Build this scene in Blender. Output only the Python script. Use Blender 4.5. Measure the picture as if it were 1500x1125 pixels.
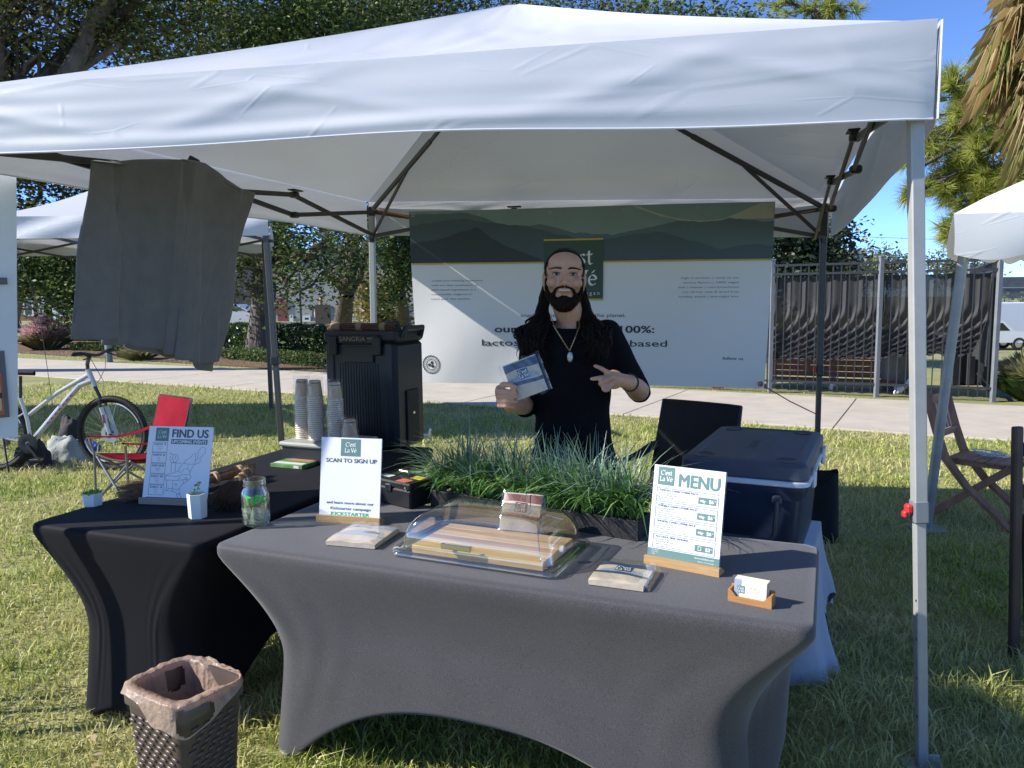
import bpy, bmesh, math, random
import numpy as np
from mathutils import Vector, Matrix, noise, Euler
random.seed(7); RNG = np.random.default_rng(7)
for _o in list(bpy.data.objects): bpy.data.objects.remove(_o)
SC = bpy.context.scene
COL = SC.collection
# ------------------------------------------------------------ camera
CAM_H, FPX = 1.56, 1127.0
PITCH, ROLL = 6.28, -0.63
cd = bpy.data.cameras.new('camera'); cam = bpy.data.objects.new('camera', cd); COL.objects.link(cam)
cd.sensor_width = 36.0; cd.lens = 36.0*FPX/1500.0; cd.clip_start = .05; cd.clip_end = 3000
CM = Matrix.Translation((0, 0, CAM_H)) @ Matrix.Rotation(math.radians(90-PITCH), 4, 'X') @ Matrix.Rotation(math.radians(ROLL), 4, 'Z')
cam.matrix_world = CM
SC.camera = cam
# ------------------------------------------------------------ sky, sun, exposure
SUN_EL, SUN_AZ = math.radians(33), math.radians(187)   # direction towards the sun, azimuth from +X counter-clockwise
W = bpy.data.worlds.new('World'); SC.world = W; W.use_nodes = True
wn = W.node_tree; wn.nodes.clear()
sky = wn.nodes.new('ShaderNodeTexSky'); sky.sky_type = 'NISHITA'; sky.sun_disc = False
sky.sun_elevation = SUN_EL; sky.sun_rotation = math.radians(90) - SUN_AZ
sky.air_density = 0.5; sky.dust_density = 0.0; sky.ozone_density = 10; sky.altitude = 0
bg = wn.nodes.new('ShaderNodeBackground'); bg.inputs['Strength'].default_value = 0.12
hs = wn.nodes.new('ShaderNodeHueSaturation'); hs.inputs['Saturation'].default_value = 0.95
wo = wn.nodes.new('ShaderNodeOutputWorld')
wn.links.new(sky.outputs[0], hs.inputs['Color']); wn.links.new(hs.outputs[0], bg.inputs[0]); wn.links.new(bg.outputs[0], wo.inputs[0])
sd = bpy.data.lights.new('sun', 'SUN'); sun = bpy.data.objects.new('sun', sd); COL.objects.link(sun)
sd.energy = 3.3; sd.angle = math.radians(.53); sd.color = (1.0, .955, .88)
SUN_DIR = Vector((math.cos(SUN_EL)*math.cos(SUN_AZ), math.cos(SUN_EL)*math.sin(SUN_AZ), math.sin(SUN_EL)))
sun.rotation_euler = SUN_DIR.to_track_quat('Z', 'Y').to_euler(); sun.location = (-8, 0, 9)
SC.view_settings.view_transform = 'Standard'; SC.view_settings.look = 'None'
SC.view_settings.exposure = 1.32; SC.view_settings.gamma = 1; SC.view_settings.use_curve_mapping = False
SC.render.engine = 'CYCLES'
SC.cycles.max_bounces = 10; SC.cycles.transparent_max_bounces = 24; SC.cycles.diffuse_bounces = 4
SC.cycles.use_denoising = True

# ------------------------------------------------------------ measuring helpers: photograph point + known plane -> place in the world
def ray(x, y):
    return CM.to_3x3() @ Vector(((x-750)/FPX, (562.5-y)/FPX, -1))
def PZ(x, y, z=0.0):
    d = ray(x, y); t = (z-CAM_H)/d.z
    return Vector((0, 0, CAM_H)) + d*t
def PY(x, y, Y):
    d = ray(x, y); return Vector((0, 0, CAM_H)) + d*(Y/d.y)
CMI = CM.inverted()
def proj(p):
    c = CMI @ Vector(p); return 750+FPX*c.x/-c.z, 562.5-FPX*c.y/-c.z
def RZ(a): return Matrix.Rotation(a, 4, 'Z')
def RX(a): return Matrix.Rotation(a, 4, 'X')
def RY(a): return Matrix.Rotation(a, 4, 'Y')
def TR(*p): return Matrix.Translation(p[0] if len(p) == 1 else p)
def srgb(r, g, b):
    f = lambda c: (c/255/12.92 if c/255 <= .04045 else ((c/255+.055)/1.055)**2.4)
    return (f(r), f(g), f(b))

# ------------------------------------------------------------ materials
MATS = {}
def _nt(name):
    m = bpy.data.materials.new(name); m.use_nodes = True; nt = m.node_tree; nt.nodes.clear()
    out = nt.nodes.new('ShaderNodeOutputMaterial'); return m, nt, out
def N(nt, t, **k):
    n = nt.nodes.new(t)
    for a, b in k.items():
        if a.startswith('i_'): n.inputs[a[2:].replace('_', ' ')].default_value = b
        else: setattr(n, a, b)
    return n
def mat(name, col, rough=.6, var=.0, scale=8., bump=0., bscale=60., metal=0., spec=.5, transl=0., tcol=None, col2=None, aniso=None,
        sheen=0., clear=0., detail=4., bdist=.01, emit=None, coord='Object', rvar=0.):
    m, nt, out = _nt(name); L = nt.links.new
    p = N(nt, 'ShaderNodeBsdfPrincipled'); p.inputs['Roughness'].default_value = rough; p.inputs['Metallic'].default_value = metal
    p.inputs['Specular IOR Level'].default_value = spec
    if sheen: p.inputs['Sheen Weight'].default_value = sheen
    if clear: p.inputs['Coat Weight'].default_value = clear; p.inputs['Coat Roughness'].default_value = .06
    p.inputs['Base Color'].default_value = (*col, 1)
    tc = N(nt, 'ShaderNodeTexCoord')
    mp = N(nt, 'ShaderNodeMapping'); L(tc.outputs[coord], mp.inputs['Vector'])
    if aniso: mp.inputs['Scale'].default_value = aniso
    csock = None
    if var or col2:
        nz = N(nt, 'ShaderNodeTexNoise'); nz.inputs['Scale'].default_value = scale; nz.inputs['Detail'].default_value = detail
        nz.inputs['Roughness'].default_value = .6
        L(mp.outputs[0], nz.inputs['Vector'])
        rp = N(nt, 'ShaderNodeValToRGB')
        c1 = tuple(c*(1-var) for c in col); c2 = col2 if col2 else tuple(min(1, c*(1+var)) for c in col)
        rp.color_ramp.elements[0].position = .32; rp.color_ramp.elements[0].color = (*c1, 1)
        rp.color_ramp.elements[1].position = .68; rp.color_ramp.elements[1].color = (*c2, 1)
        L(nz.outputs['Fac'], rp.inputs[0]); L(rp.outputs[0], p.inputs['Base Color']); csock = rp.outputs[0]
        if rvar:
            mr = N(nt, 'ShaderNodeMapRange'); L(nz.outputs['Fac'], mr.inputs[0])
            mr.inputs[1].default_value = .3; mr.inputs[2].default_value = .7
            mr.inputs[3].default_value = max(.02, rough-rvar); mr.inputs[4].default_value = min(1, rough+rvar)
            L(mr.outputs[0], p.inputs['Roughness'])
    if bump:
        nb = N(nt, 'ShaderNodeTexNoise'); nb.inputs['Scale'].default_value = bscale; nb.inputs['Detail'].default_value = 3
        L(mp.outputs[0], nb.inputs['Vector'])
        bp = N(nt, 'ShaderNodeBump'); bp.inputs['Strength'].default_value = bump; bp.inputs['Distance'].default_value = bdist
        L(nb.outputs['Fac'], bp.inputs['Height']); L(bp.outputs[0], p.inputs['Normal'])
    if emit:
        p.inputs['Emission Color'].default_value = (*emit[0], 1); p.inputs['Emission Strength'].default_value = emit[1]
    if transl:
        t = N(nt, 'ShaderNodeBsdfTranslucent'); t.inputs[0].default_value = (*(tcol or col), 1)
        if csock and not tcol: L(csock, t.inputs[0])
        if bump: L(bp.outputs[0], t.inputs['Normal'])
        mx = N(nt, 'ShaderNodeMixShader'); mx.inputs[0].default_value = transl
        L(p.outputs[0], mx.inputs[1]); L(t.outputs[0], mx.inputs[2]); L(mx.outputs[0], out.inputs[0])
    else: L(p.outputs[0], out.inputs[0])
    MATS[name] = m; return m
def leafmat(name, cols, rough=.45, transl=.3, spec=.5):
    """leaf colours chosen per leaf (each leaf is a mesh island)"""
    m, nt, out = _nt(name); L = nt.links.new
    g = N(nt, 'ShaderNodeNewGeometry'); rp = N(nt, 'ShaderNodeValToRGB')
    e = rp.color_ramp.elements
    for i, c in enumerate(cols):
        pos = i/(len(cols)-1)
        if i == 0: e[0].color = (*c, 1); e[0].position = 0
        elif i == len(cols)-1: e[-1].color = (*c, 1); e[-1].position = 1
        else:
            q = e.new(pos); q.color = (*c, 1)
    L(g.outputs['Random Per Island'], rp.inputs[0])
    p = N(nt, 'ShaderNodeBsdfPrincipled'); p.inputs['Roughness'].default_value = rough; p.inputs['Specular IOR Level'].default_value = spec
    L(rp.outputs[0], p.inputs['Base Color'])
    t = N(nt, 'ShaderNodeBsdfTranslucent'); L(rp.outputs[0], t.inputs[0])
    mx = N(nt, 'ShaderNodeMixShader'); mx.inputs[0].default_value = transl
    L(p.outputs[0], mx.inputs[1]); L(t.outputs[0], mx.inputs[2]); L(mx.outputs[0], out.inputs[0])
    MATS[name] = m; return m
def clearmat(name, tint=(.95, .96, .97), refl=.12, rough=.03, rim=.5):
    """thin clear plastic or glass: see-through with reflections that grow at grazing angles"""
    m, nt, out = _nt(name); L = nt.links.new
    tr = N(nt, 'ShaderNodeBsdfTransparent'); tr.inputs[0].default_value = (*tint, 1)
    gl = N(nt, 'ShaderNodeBsdfGlossy'); gl.inputs['Roughness'].default_value = rough; gl.inputs[0].default_value = (1, 1, 1, 1)
    lw = N(nt, 'ShaderNodeLayerWeight'); lw.inputs[0].default_value = .35
    ma = N(nt, 'ShaderNodeMapRange'); L(lw.outputs['Facing'], ma.inputs[0]); ma.inputs[3].default_value = refl; ma.inputs[4].default_value = rim
    mx = N(nt, 'ShaderNodeMixShader'); L(ma.outputs[0], mx.inputs[0])
    L(tr.outputs[0], mx.inputs[1]); L(gl.outputs[0], mx.inputs[2]); L(mx.outputs[0], out.inputs[0])
    MATS[name] = m; return m

# ------------------------------------------------------------ mesh builder
class MB:
    def __init__(s): s.v = []; s.f = []; s.mi = []; s.cur = 0
    def add(s, vs, fs, M=None):
        n = len(s.v)
        if M is None: s.v.extend(tuple(v) for v in vs)
        else: s.v.extend(tuple(M @ Vector(v)) for v in vs)
        for f in fs: s.f.append(tuple(i+n for i in f)); s.mi.append(s.cur)
        return s
    def box(s, c, size, M=None, bev=0.):
        hx, hy, hz = size[0]/2, size[1]/2, size[2]/2
        T = TR(Vector(c)) if M is None else M @ TR(Vector(c))
        b = min(bev, hx*.9, hy*.9, hz*.9)
        if b <= 0:
            vs = [(x*hx, y*hy, z*hz) for x in (-1, 1) for y in (-1, 1) for z in (-1, 1)]
            return s.add(vs, [(0, 1, 3, 2), (4, 6, 7, 5), (0, 4, 5, 1), (2, 3, 7, 6), (0, 2, 6, 4), (1, 5, 7, 3)], T)
        vs = []; ix = {}
        for x in (-1, 1):
            for y in (-1, 1):
                for z in (-1, 1):
                    for a in range(3):
                        ix[x, y, z, a] = len(vs)
                        d = [hx-b, hy-b, hz-b]; d[a] = (hx, hy, hz)[a]
                        vs.append((x*d[0], y*d[1], z*d[2]))
        fs = []
        S = (-1, 1)
        for k in S:
            fs.append([ix[k, -1, -1, 0], ix[k, 1, -1, 0], ix[k, 1, 1, 0], ix[k, -1, 1, 0]][::k])
            fs.append([ix[-1, k, -1, 1], ix[-1, k, 1, 1], ix[1, k, 1, 1], ix[1, k, -1, 1]][::k])
            fs.append([ix[-1, -1, k, 2], ix[1, -1, k, 2], ix[1, 1, k, 2], ix[-1, 1, k, 2]][::k])
        for p in S:
            for q in S:
                fs.append([ix[p, q, -1, 0], ix[p, q, 1, 0], ix[p, q, 1, 1], ix[p, q, -1, 1]][::-1 if p*q > 0 else 1])
                fs.append([ix[p, -1, q, 0], ix[p, 1, q, 0], ix[p, 1, q, 2], ix[p, -1, q, 2]][::1 if p*q > 0 else -1])
                fs.append([ix[-1, p, q, 1], ix[1, p, q, 1], ix[1, p, q, 2], ix[-1, p, q, 2]][::-1 if p*q > 0 else 1])
                for r in S: fs.append([ix[p, q, r, 0], ix[p, q, r, 1], ix[p, q, r, 2]][::1 if p*q*r > 0 else -1])
        return s.add(vs, fs, T)
    def tube(s, pts, r, n=8, cap=True, closed=False, M=None, ry=None, round_ends=False, up=None):
        P = [Vector(p) for p in pts]; k = len(P)
        R = list(r) if hasattr(r, '__len__') else [r]*k
        if round_ends:
            d0 = (P[0]-P[1]).normalized(); d1 = (P[-1]-P[-2]).normalized()
            pre = [(P[0]+d0*R[0]*math.sin(a), R[0]*math.cos(a)) for a in (1.45, 1.1, .6)]
            post = [(P[-1]+d1*R[-1]*math.sin(a), R[-1]*math.cos(a)) for a in (.6, 1.1, 1.45)]
            P = [p for p, _ in pre]+P+[p for p, _ in post]; R = [q for _, q in pre]+R+[q for _, q in post]; k = len(P)
        vs = []; fs = []
        T = []
        for i in range(k):
            a = P[(i-1) % k] if (closed or i > 0) else P[i]; b = P[(i+1) % k] if (closed or i < k-1) else P[i]
            t = (b-a); T.append(t.normalized() if t.length > 1e-9 else Vector((0, 0, 1)))
        ref = Vector(up) if up else (Vector((0, 0, 1)) if abs(T[0].z) < .9 else Vector((1, 0, 0)))
        u = (ref - T[0]*ref.dot(T[0])).normalized()
        for i in range(k):
            u = (u - T[i]*u.dot(T[i]));
            u = u.normalized() if u.length > 1e-6 else T[i].orthogonal().normalized()
            w = T[i].cross(u)
            q = R[i]*(ry if ry else 1)
            for j in range(n):
                a = 2*math.pi*j/n
                vs.append(P[i]+w*math.cos(a)*R[i]+u*math.sin(a)*q)
        kk = k if closed else k-1
        for i in range(kk):
            for j in range(n):
                a, b = i*n+j, i*n+(j+1) % n; c, d = ((i+1) % k)*n+(j+1) % n, ((i+1) % k)*n+j
                fs.append((a, b, c, d))
        if cap and not closed:
            fs.append(tuple(range(n))[::-1]); fs.append(tuple(range((k-1)*n, k*n)))
        return s.add(vs, fs, M)
    def bar(s, p, q, w, h, up=(0, 0, 1), bev=0.):
        """rectangular bar from p to q, w across, h along 'up'"""
        p, q = Vector(p), Vector(q); t = q-p; L = t.length; t.normalize(); u = Vector(up); u = u-t*u.dot(t)
        u = u.normalized() if u.length > 1e-5 else t.orthogonal().normalized()
        x = t.cross(u); Mx = Matrix((x, t, u)).transposed().to_4x4(); Mx.translation = (p+q)/2
        return s.box((0, 0, 0), (w, L, h), Mx, bev)
    def lathe(s, prof, n=24, M=None, cap0=False, cap1=False):
        vs = [(r*math.cos(2*math.pi*j/n), r*math.sin(2*math.pi*j/n), z) for r, z in prof for j in range(n)]
        fs = [(i*n+j, i*n+(j+1) % n, (i+1)*n+(j+1) % n, (i+1)*n+j) for i in range(len(prof)-1) for j in range(n)]
        if cap0: fs.append(tuple(range(n))[::-1])
        if cap1: fs.append(tuple(range((len(prof)-1)*n, len(prof)*n)))
        return s.add(vs, fs, M)
    def prism(s, poly, z0, z1, M=None):
        n = len(poly)
        vs = [(x, y, z0) for x, y in poly]+[(x, y, z1) for x, y in poly]
        fs = [tuple(range(n))[::-1], tuple(range(n, 2*n))]+[(i, (i+1) % n, n+(i+1) % n, n+i) for i in range(n)]
        return s.add(vs, fs, M)
    def grid(s, fn, nu, nv, cu=False, M=None):
        vs = [fn(i/(nu if cu else nu-1), j/(nv-1)) for j in range(nv) for i in range(nu)]
        fs = []
        for j in range(nv-1):
            for i in range(nu if cu else nu-1):
                fs.append((j*nu+i, j*nu+(i+1) % nu, (j+1)*nu+(i+1) % nu, (j+1)*nu+i))
        return s.add(vs, fs, M)
    def ell(s, c, r, M=None, nu=16, nv=10):
        c = Vector(c)
        prof = [(math.sin(math.pi*k/nv), -math.cos(math.pi*k/nv)) for k in range(nv+1)]
        prof[0] = (.01, -1); prof[-1] = (.01, 1)
        T = TR(c) @ Matrix.Diagonal((r[0], r[1], r[2], 1)); T = M @ T if M else T
        return s.lathe(prof, nu, T, True, True)
    def quad(s, a, b, c, d, M=None): return s.add([a, b, c, d], [(0, 1, 2, 3)], M)
    def poly(s, pts, M=None): return s.add(pts, [tuple(range(len(pts)))], M)
    def mesh(s, name, mats, smooth=True, ang=35., recalc=True):
        me = bpy.data.meshes.new(name); me.from_pydata(s.v, [], s.f)
        mats = mats if isinstance(mats, (list, tuple)) else [mats]
        for m in mats: me.materials.append(m)
        if len(mats) > 1: me.polygons.foreach_set('material_index', s.mi)
        if recalc and len(s.f) < 60000:
            bm = bmesh.new(); bm.from_mesh(me); bmesh.ops.recalc_face_normals(bm, faces=bm.faces); bm.to_mesh(me); bm.free()
        if smooth:
            me.shade_smooth()
            if ang: me.set_sharp_from_angle(angle=math.radians(ang))
        me.update(); return me
    def build(s, name, mats, parent=None, world=False, smooth=True, ang=35., loc=None, recalc=True, M=None):
        """one mesh object. parent: coordinates are the thing's own unless world=True. no parent: M or loc is where its base stands"""
        X = None
        if parent is not None and world: X = WM[parent.name].inverted()
        elif parent is None and M is not None and world: X = M.inverted()
        elif parent is None and loc is not None: X = TR(-Vector(loc)); M = TR(Vector(loc))
        if X is not None: s.v = [tuple(X @ Vector(v)) for v in s.v]
        me = s.mesh(name, mats, smooth, ang, recalc)
        o = bpy.data.objects.new(name, me); COL.objects.link(o)
        if parent is not None: o.parent = parent; WM[o.name] = WM[parent.name]
        else:
            if M is not None: o.matrix_world = M
            WM[o.name] = M.copy() if M is not None else Matrix()
        return o
WM = {}
def thing(name, label, cat, loc=(0, 0, 0), rotz=0., group=None, M=None):
    o = bpy.data.objects.new(name, None); COL.objects.link(o); o.empty_display_size = .1
    M = M if M is not None else TR(Vector(loc)) @ RZ(rotz)
    o.matrix_world = M; WM[o.name] = M.copy(); o['label'] = label; o['category'] = cat
    if group: o['group'] = group
    return o
def tag(o, label, cat, group=None, kind=None):
    o['label'] = label; o['category'] = cat
    if group: o['group'] = group
    if kind: o['kind'] = kind
    return o
def structure(o, kind='structure'): o['kind'] = kind; return o
def rawmesh(name, verts, faces_flat, sizes, m, parent=None, smooth=False):
    """fast path for tens of thousands of blades or leaves"""
    me = bpy.data.meshes.new(name)
    verts = np.asarray(verts, np.float32).reshape(-1, 3); sizes = np.asarray(sizes, np.int32); ff = np.asarray(faces_flat, np.int32)
    me.vertices.add(len(verts)); me.vertices.foreach_set('co', verts.ravel())
    me.loops.add(len(ff)); me.loops.foreach_set('vertex_index', ff)
    me.polygons.add(len(sizes))
    st = np.zeros(len(sizes), np.int32); st[1:] = np.cumsum(sizes)[:-1]
    me.polygons.foreach_set('loop_start', st); me.polygons.foreach_set('loop_total', sizes)
    me.materials.append(m); me.update(calc_edges=True); me.validate()
    if smooth: me.shade_smooth()
    o = bpy.data.objects.new(name, me); COL.objects.link(o)
    if parent is not None: o.parent = parent; WM[o.name] = WM[parent.name]
    else: WM[o.name] = Matrix()
    return o
def dup(root, M, label=None, group=None, children=True):
    r = root.copy(); COL.objects.link(r); r.matrix_world = M; WM[r.name] = M.copy()
    if label: r['label'] = label
    if group: r['group'] = group
    if children:
        for ch in list(root.children):
            c = ch.copy(); COL.objects.link(c); c.parent = r; WM[c.name] = M.copy()
            for g in list(ch.children):
                d = g.copy(); COL.objects.link(d); d.parent = c; WM[d.name] = M.copy()
    return r
def part_copy(o, parent, M):
    c = o.copy(); COL.objects.link(c); c.parent = parent; c.matrix_local = M; return c

# ------------------------------------------------------------ lettering
_TC = {}
def text_geo(t, bold=0.):
    k = (t, bold)
    if k not in _TC:
        cu = bpy.data.curves.new('lettering', 'FONT'); cu.body = t; cu.resolution_u = 3; cu.fill_mode = 'FRONT'; cu.offset = bold
        ob = bpy.data.objects.new('lettering', cu); COL.objects.link(ob)
        me = ob.to_mesh()
        vs = [tuple(v.co) for v in me.vertices]; fs = [tuple(p.vertices) for p in me.polygons]
        ob.to_mesh_clear(); bpy.data.objects.remove(ob); bpy.data.curves.remove(cu)
        xs = [v[0] for v in vs] or [0, 1]
        _TC[k] = (vs, fs, min(xs), max(xs))
    return _TC[k]
def text(mb, t, x, y, h, M, w=None, align='l', bold=0., wmax=None):
    """t with capitals h high, baseline at (x, y) of the plane M; w stretches it to a width; bold thickens the strokes"""
    vs, fs, x0, x1 = text_geo(t)
    sy = h/.727; sx = sy if w is None else w/(x1-x0)
    wd = (x1-x0)*sx; ox = x - x0*sx - (0 if align == 'l' else wd/2 if align == 'c' else wd)
    bd = min(bold, h*.05)
    for k, (dx, dy) in enumerate(((-bd, 0), (0, bd*.6), (bd, 0), (0, -bd*.6)) if bd else ((0, 0),)):
        mb.add([(ox+v[0]*sx+dx, y+v[1]*sy+dy, k*2e-5) for v in vs], fs, M)
def _arc(cx, cy, rx, ry, a0, a1, n=14):
    return [(cx+rx*math.cos(math.radians(a0+(a1-a0)*i/n)), cy+ry*math.sin(math.radians(a0+(a1-a0)*i/n))) for i in range(n+1)]
_E = [[(.06, .27), (.42, .28)], _arc(.25, .25, .19, .25, 8, 318)]
NIB = {
 'C': (.62, [_arc(.36, .36, .31, .37, 48, 312, 18)]), "'": (.16, [[(.09, .74), (.05, .54)]]), 'e': (.47, _E),
 's': (.37, [[(.30, .43), (.22, .50), (.12, .49), (.07, .40), (.12, .31), (.24, .22), (.30, .12), (.24, .02), (.13, -.01), (.05, .07)]]),
 't': (.34, [[(.15, .66), (.15, .12), (.19, .03), (.26, .0), (.33, .05)], [(.02, .48), (.32, .49)]]),
 'L': (.52, [[(.14, .72), (.14, .01)], [(.03, .71), (.26, .72)], [(.03, .0), (.46, .01)], [(.46, .0), (.49, .14)]]),
 'a': (.46, [[(.07, .40), (.13, .49), (.23, .50), (.32, .43), (.33, .30), (.33, .08), (.38, .0), (.45, .04)], [(.33, .29), (.18, .25), (.08, .18), (.07, .07), (.15, -.01), (.25, .02), (.33, .10)]]),
 'V': (.60, [[(.08, .72), (.31, .0)], [(.31, .0), (.53, .72)], [(.0, .715), (.18, .72)], [(.45, .715), (.62, .72)]]),
 'é': (.47, _E + [[(.22, .60), (.35, .74)]]), ' ': (.22, []),
}
def nib_text(mb, t, x, y, h, M, align='l', weight=1.):
    """broad-pen serif letters for the booth's own wordmark"""
    sc = h/.72; wd = sum(NIB[c][0] for c in t)*sc
    ox = x - (0 if align == 'l' else wd/2 if align == 'c' else wd); k = 0
    nx, ny = .040*weight, .020*weight
    for c in t:
        adv, st = NIB[c]
        for s in st:
            vs = []; fs = []
            for i, (a, b) in enumerate(s):
                p0 = s[max(0, i-1)]; p1 = s[min(len(s)-1, i+1)]
                dx, dy = p1[0]-p0[0], p1[1]-p0[1]; l = math.hypot(dx, dy) or 1
                ux, uy = -dy/l, dx/l
                d = nx*ux+ny*uy; sg = 1 if d >= 0 else -1
                ex, ey = sg*nx+ux*.014*weight, sg*ny+uy*.014*weight
                vs += [(ox+(a+ex)*sc, y+(b+ey)*sc, k*2e-5), (ox+(a-ex)*sc, y+(b-ey)*sc, k*2e-5)]
            for i in range(len(s)-1): fs.append((2*i, 2*i+1, 2*i+3, 2*i+2))
            mb.add(vs, fs, M); k += 1
        ox += adv*sc
def line2(mb, pts, w, M, closed=False):
    """printed rule along pts"""
    n = len(pts); vs = []; fs = []
    for i in range(n):
        p0 = pts[(i-1) % n] if (closed or i) else pts[i]; p1 = pts[(i+1) % n] if (closed or i < n-1) else pts[i]
        dx, dy = p1[0]-p0[0], p1[1]-p0[1]; l = math.hypot(dx, dy) or 1
        ux, uy = -dy/l*w/2, dx/l*w/2
        vs += [(pts[i][0]+ux, pts[i][1]+uy, 0), (pts[i][0]-ux, pts[i][1]-uy, 0)]
    for i in range(n if closed else n-1):
        j = (i+1) % n; fs.append((2*i, 2*i+1, 2*j+1, 2*j))
    mb.add(vs, fs, M)
def rect2(mb, x0, y0, x1, y1, M, z=0.): mb.add([(x0, y0, z), (x1, y0, z), (x1, y1, z), (x0, y1, z)], [(0, 1, 2, 3)], M)
def frame2(mb, x0, y0, x1, y1, w, M):
    rect2(mb, x0, y0, x1, y0+w, M); rect2(mb, x0, y1-w, x1, y1, M); rect2(mb, x0, y0+w, x0+w, y1-w, M); rect2(mb, x1-w, y0+w, x1, y1-w, M)
# ============================================================ SETTING
def grassmat(name, cols, straw):
    m, nt, out = _nt(name); L = nt.links.new
    g = N(nt, 'ShaderNodeNewGeometry'); rp = N(nt, 'ShaderNodeValToRGB'); e = rp.color_ramp.elements
    e[0].color = (*cols[0], 1); e[1].color = (*cols[-1], 1)
    for i, c in enumerate(cols[1:-1]): q = e.new((i+1)/(len(cols)-1)); q.color = (*c, 1)
    L(g.outputs['Random Per Island'], rp.inputs[0])
    nz = N(nt, 'ShaderNodeTexNoise'); nz.inputs['Scale'].default_value = .9; nz.inputs['Detail'].default_value = 4; L(g.outputs['Position'], nz.inputs['Vector'])
    mr = N(nt, 'ShaderNodeMapRange'); L(nz.outputs['Fac'], mr.inputs[0]); mr.inputs[1].default_value = .40; mr.inputs[2].default_value = .64; mr.inputs[4].default_value = .85
    mx = N(nt, 'ShaderNodeMix', data_type='RGBA'); L(mr.outputs[0], mx.inputs[0]); L(rp.outputs[0], mx.inputs[6]); mx.inputs[7].default_value = (*straw, 1)
    p = N(nt, 'ShaderNodeBsdfPrincipled'); p.inputs['Roughness'].default_value = .5; p.inputs['Specular IOR Level'].default_value = .35
    L(mx.outputs[2], p.inputs['Base Color'])
    t = N(nt, 'ShaderNodeBsdfTranslucent'); L(mx.outputs[2], t.inputs[0])
    ms = N(nt, 'ShaderNodeMixShader'); ms.inputs[0].default_value = .35
    L(p.outputs[0], ms.inputs[1]); L(t.outputs[0], ms.inputs[2]); L(ms.outputs[0], out.inputs[0]); return m
M_soil = mat('lawn_soil', (.20, .22, .07), .95, scale=1.3, col2=(.34, .31, .14), bump=.6, bscale=45, bdist=.03, detail=8)
M_grass = grassmat('lawn_blades', [(.13, .22, .035), (.28, .37, .06), (.46, .50, .11), (.62, .56, .22)], (.62, .56, .27))
M_path = mat('path_concrete', (.47, .42, .345), .9, var=.10, scale=2.2, bump=.15, bscale=120, detail=7)
M_mulch = mat('mulch', (.11, .055, .03), .95, scale=9, col2=(.2, .12, .07), bump=1, bscale=30, bdist=.05)
M_road = mat('asphalt', (.09, .088, .085), .9, var=.2, scale=3)
g = MB()
def sm(t): t = min(1, max(0, t)); return t*t*(3-2*t)
def gz(x, y): return -2.1*sm((y-19)/14)*sm((x-.45*y-2)/6)          # the ground falls away to the road beyond the fence corner
xs = [-800, -300, -120, -60, -30]+[k*2.5-10 for k in range(50)]+[140, 200, 300, 500, 800]; ys = [-40, -10, 0, 8, 14]+[17+k*2 for k in range(40)]+[110, 150, 220, 400, 800, 1600]
g.add([(x, y, gz(x, y)) for y in ys for x in xs], [(j*len(xs)+i, j*len(xs)+i+1, (j+1)*len(xs)+i+1, (j+1)*len(xs)+i) for j in range(len(ys)-1) for i in range(len(xs)-1)])
ground = structure(g.build('ground', M_soil, ang=0))
def path_y(x): return 10.98-.553*x
PD = Vector((.875, -.484, 0)); PN = Vector((.484, .875, 0))
path = bpy.data.objects.new('path', None); COL.objects.link(path); structure(path); WM['path'] = Matrix()
o0 = Vector((0, 10.98, 0))
for k in range(-7, 8):
    a = o0+PD*(k*2.6-.9)
    b = MB(); b.box((1.294, 1.5, -.03), (2.588, 3.0, .1), Matrix(((PD.x, PN.x, 0, a.x), (PD.y, PN.y, 0, a.y), (0, 0, 1, 0), (0, 0, 0, 1))), .006)
    b.build('slab', M_path, path, smooth=False)
def on_path(x, y, m=0.):
    s = (y-(10.98-.553*x))*.875
    return (s > -m) & (s < 3.0+m)
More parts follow.
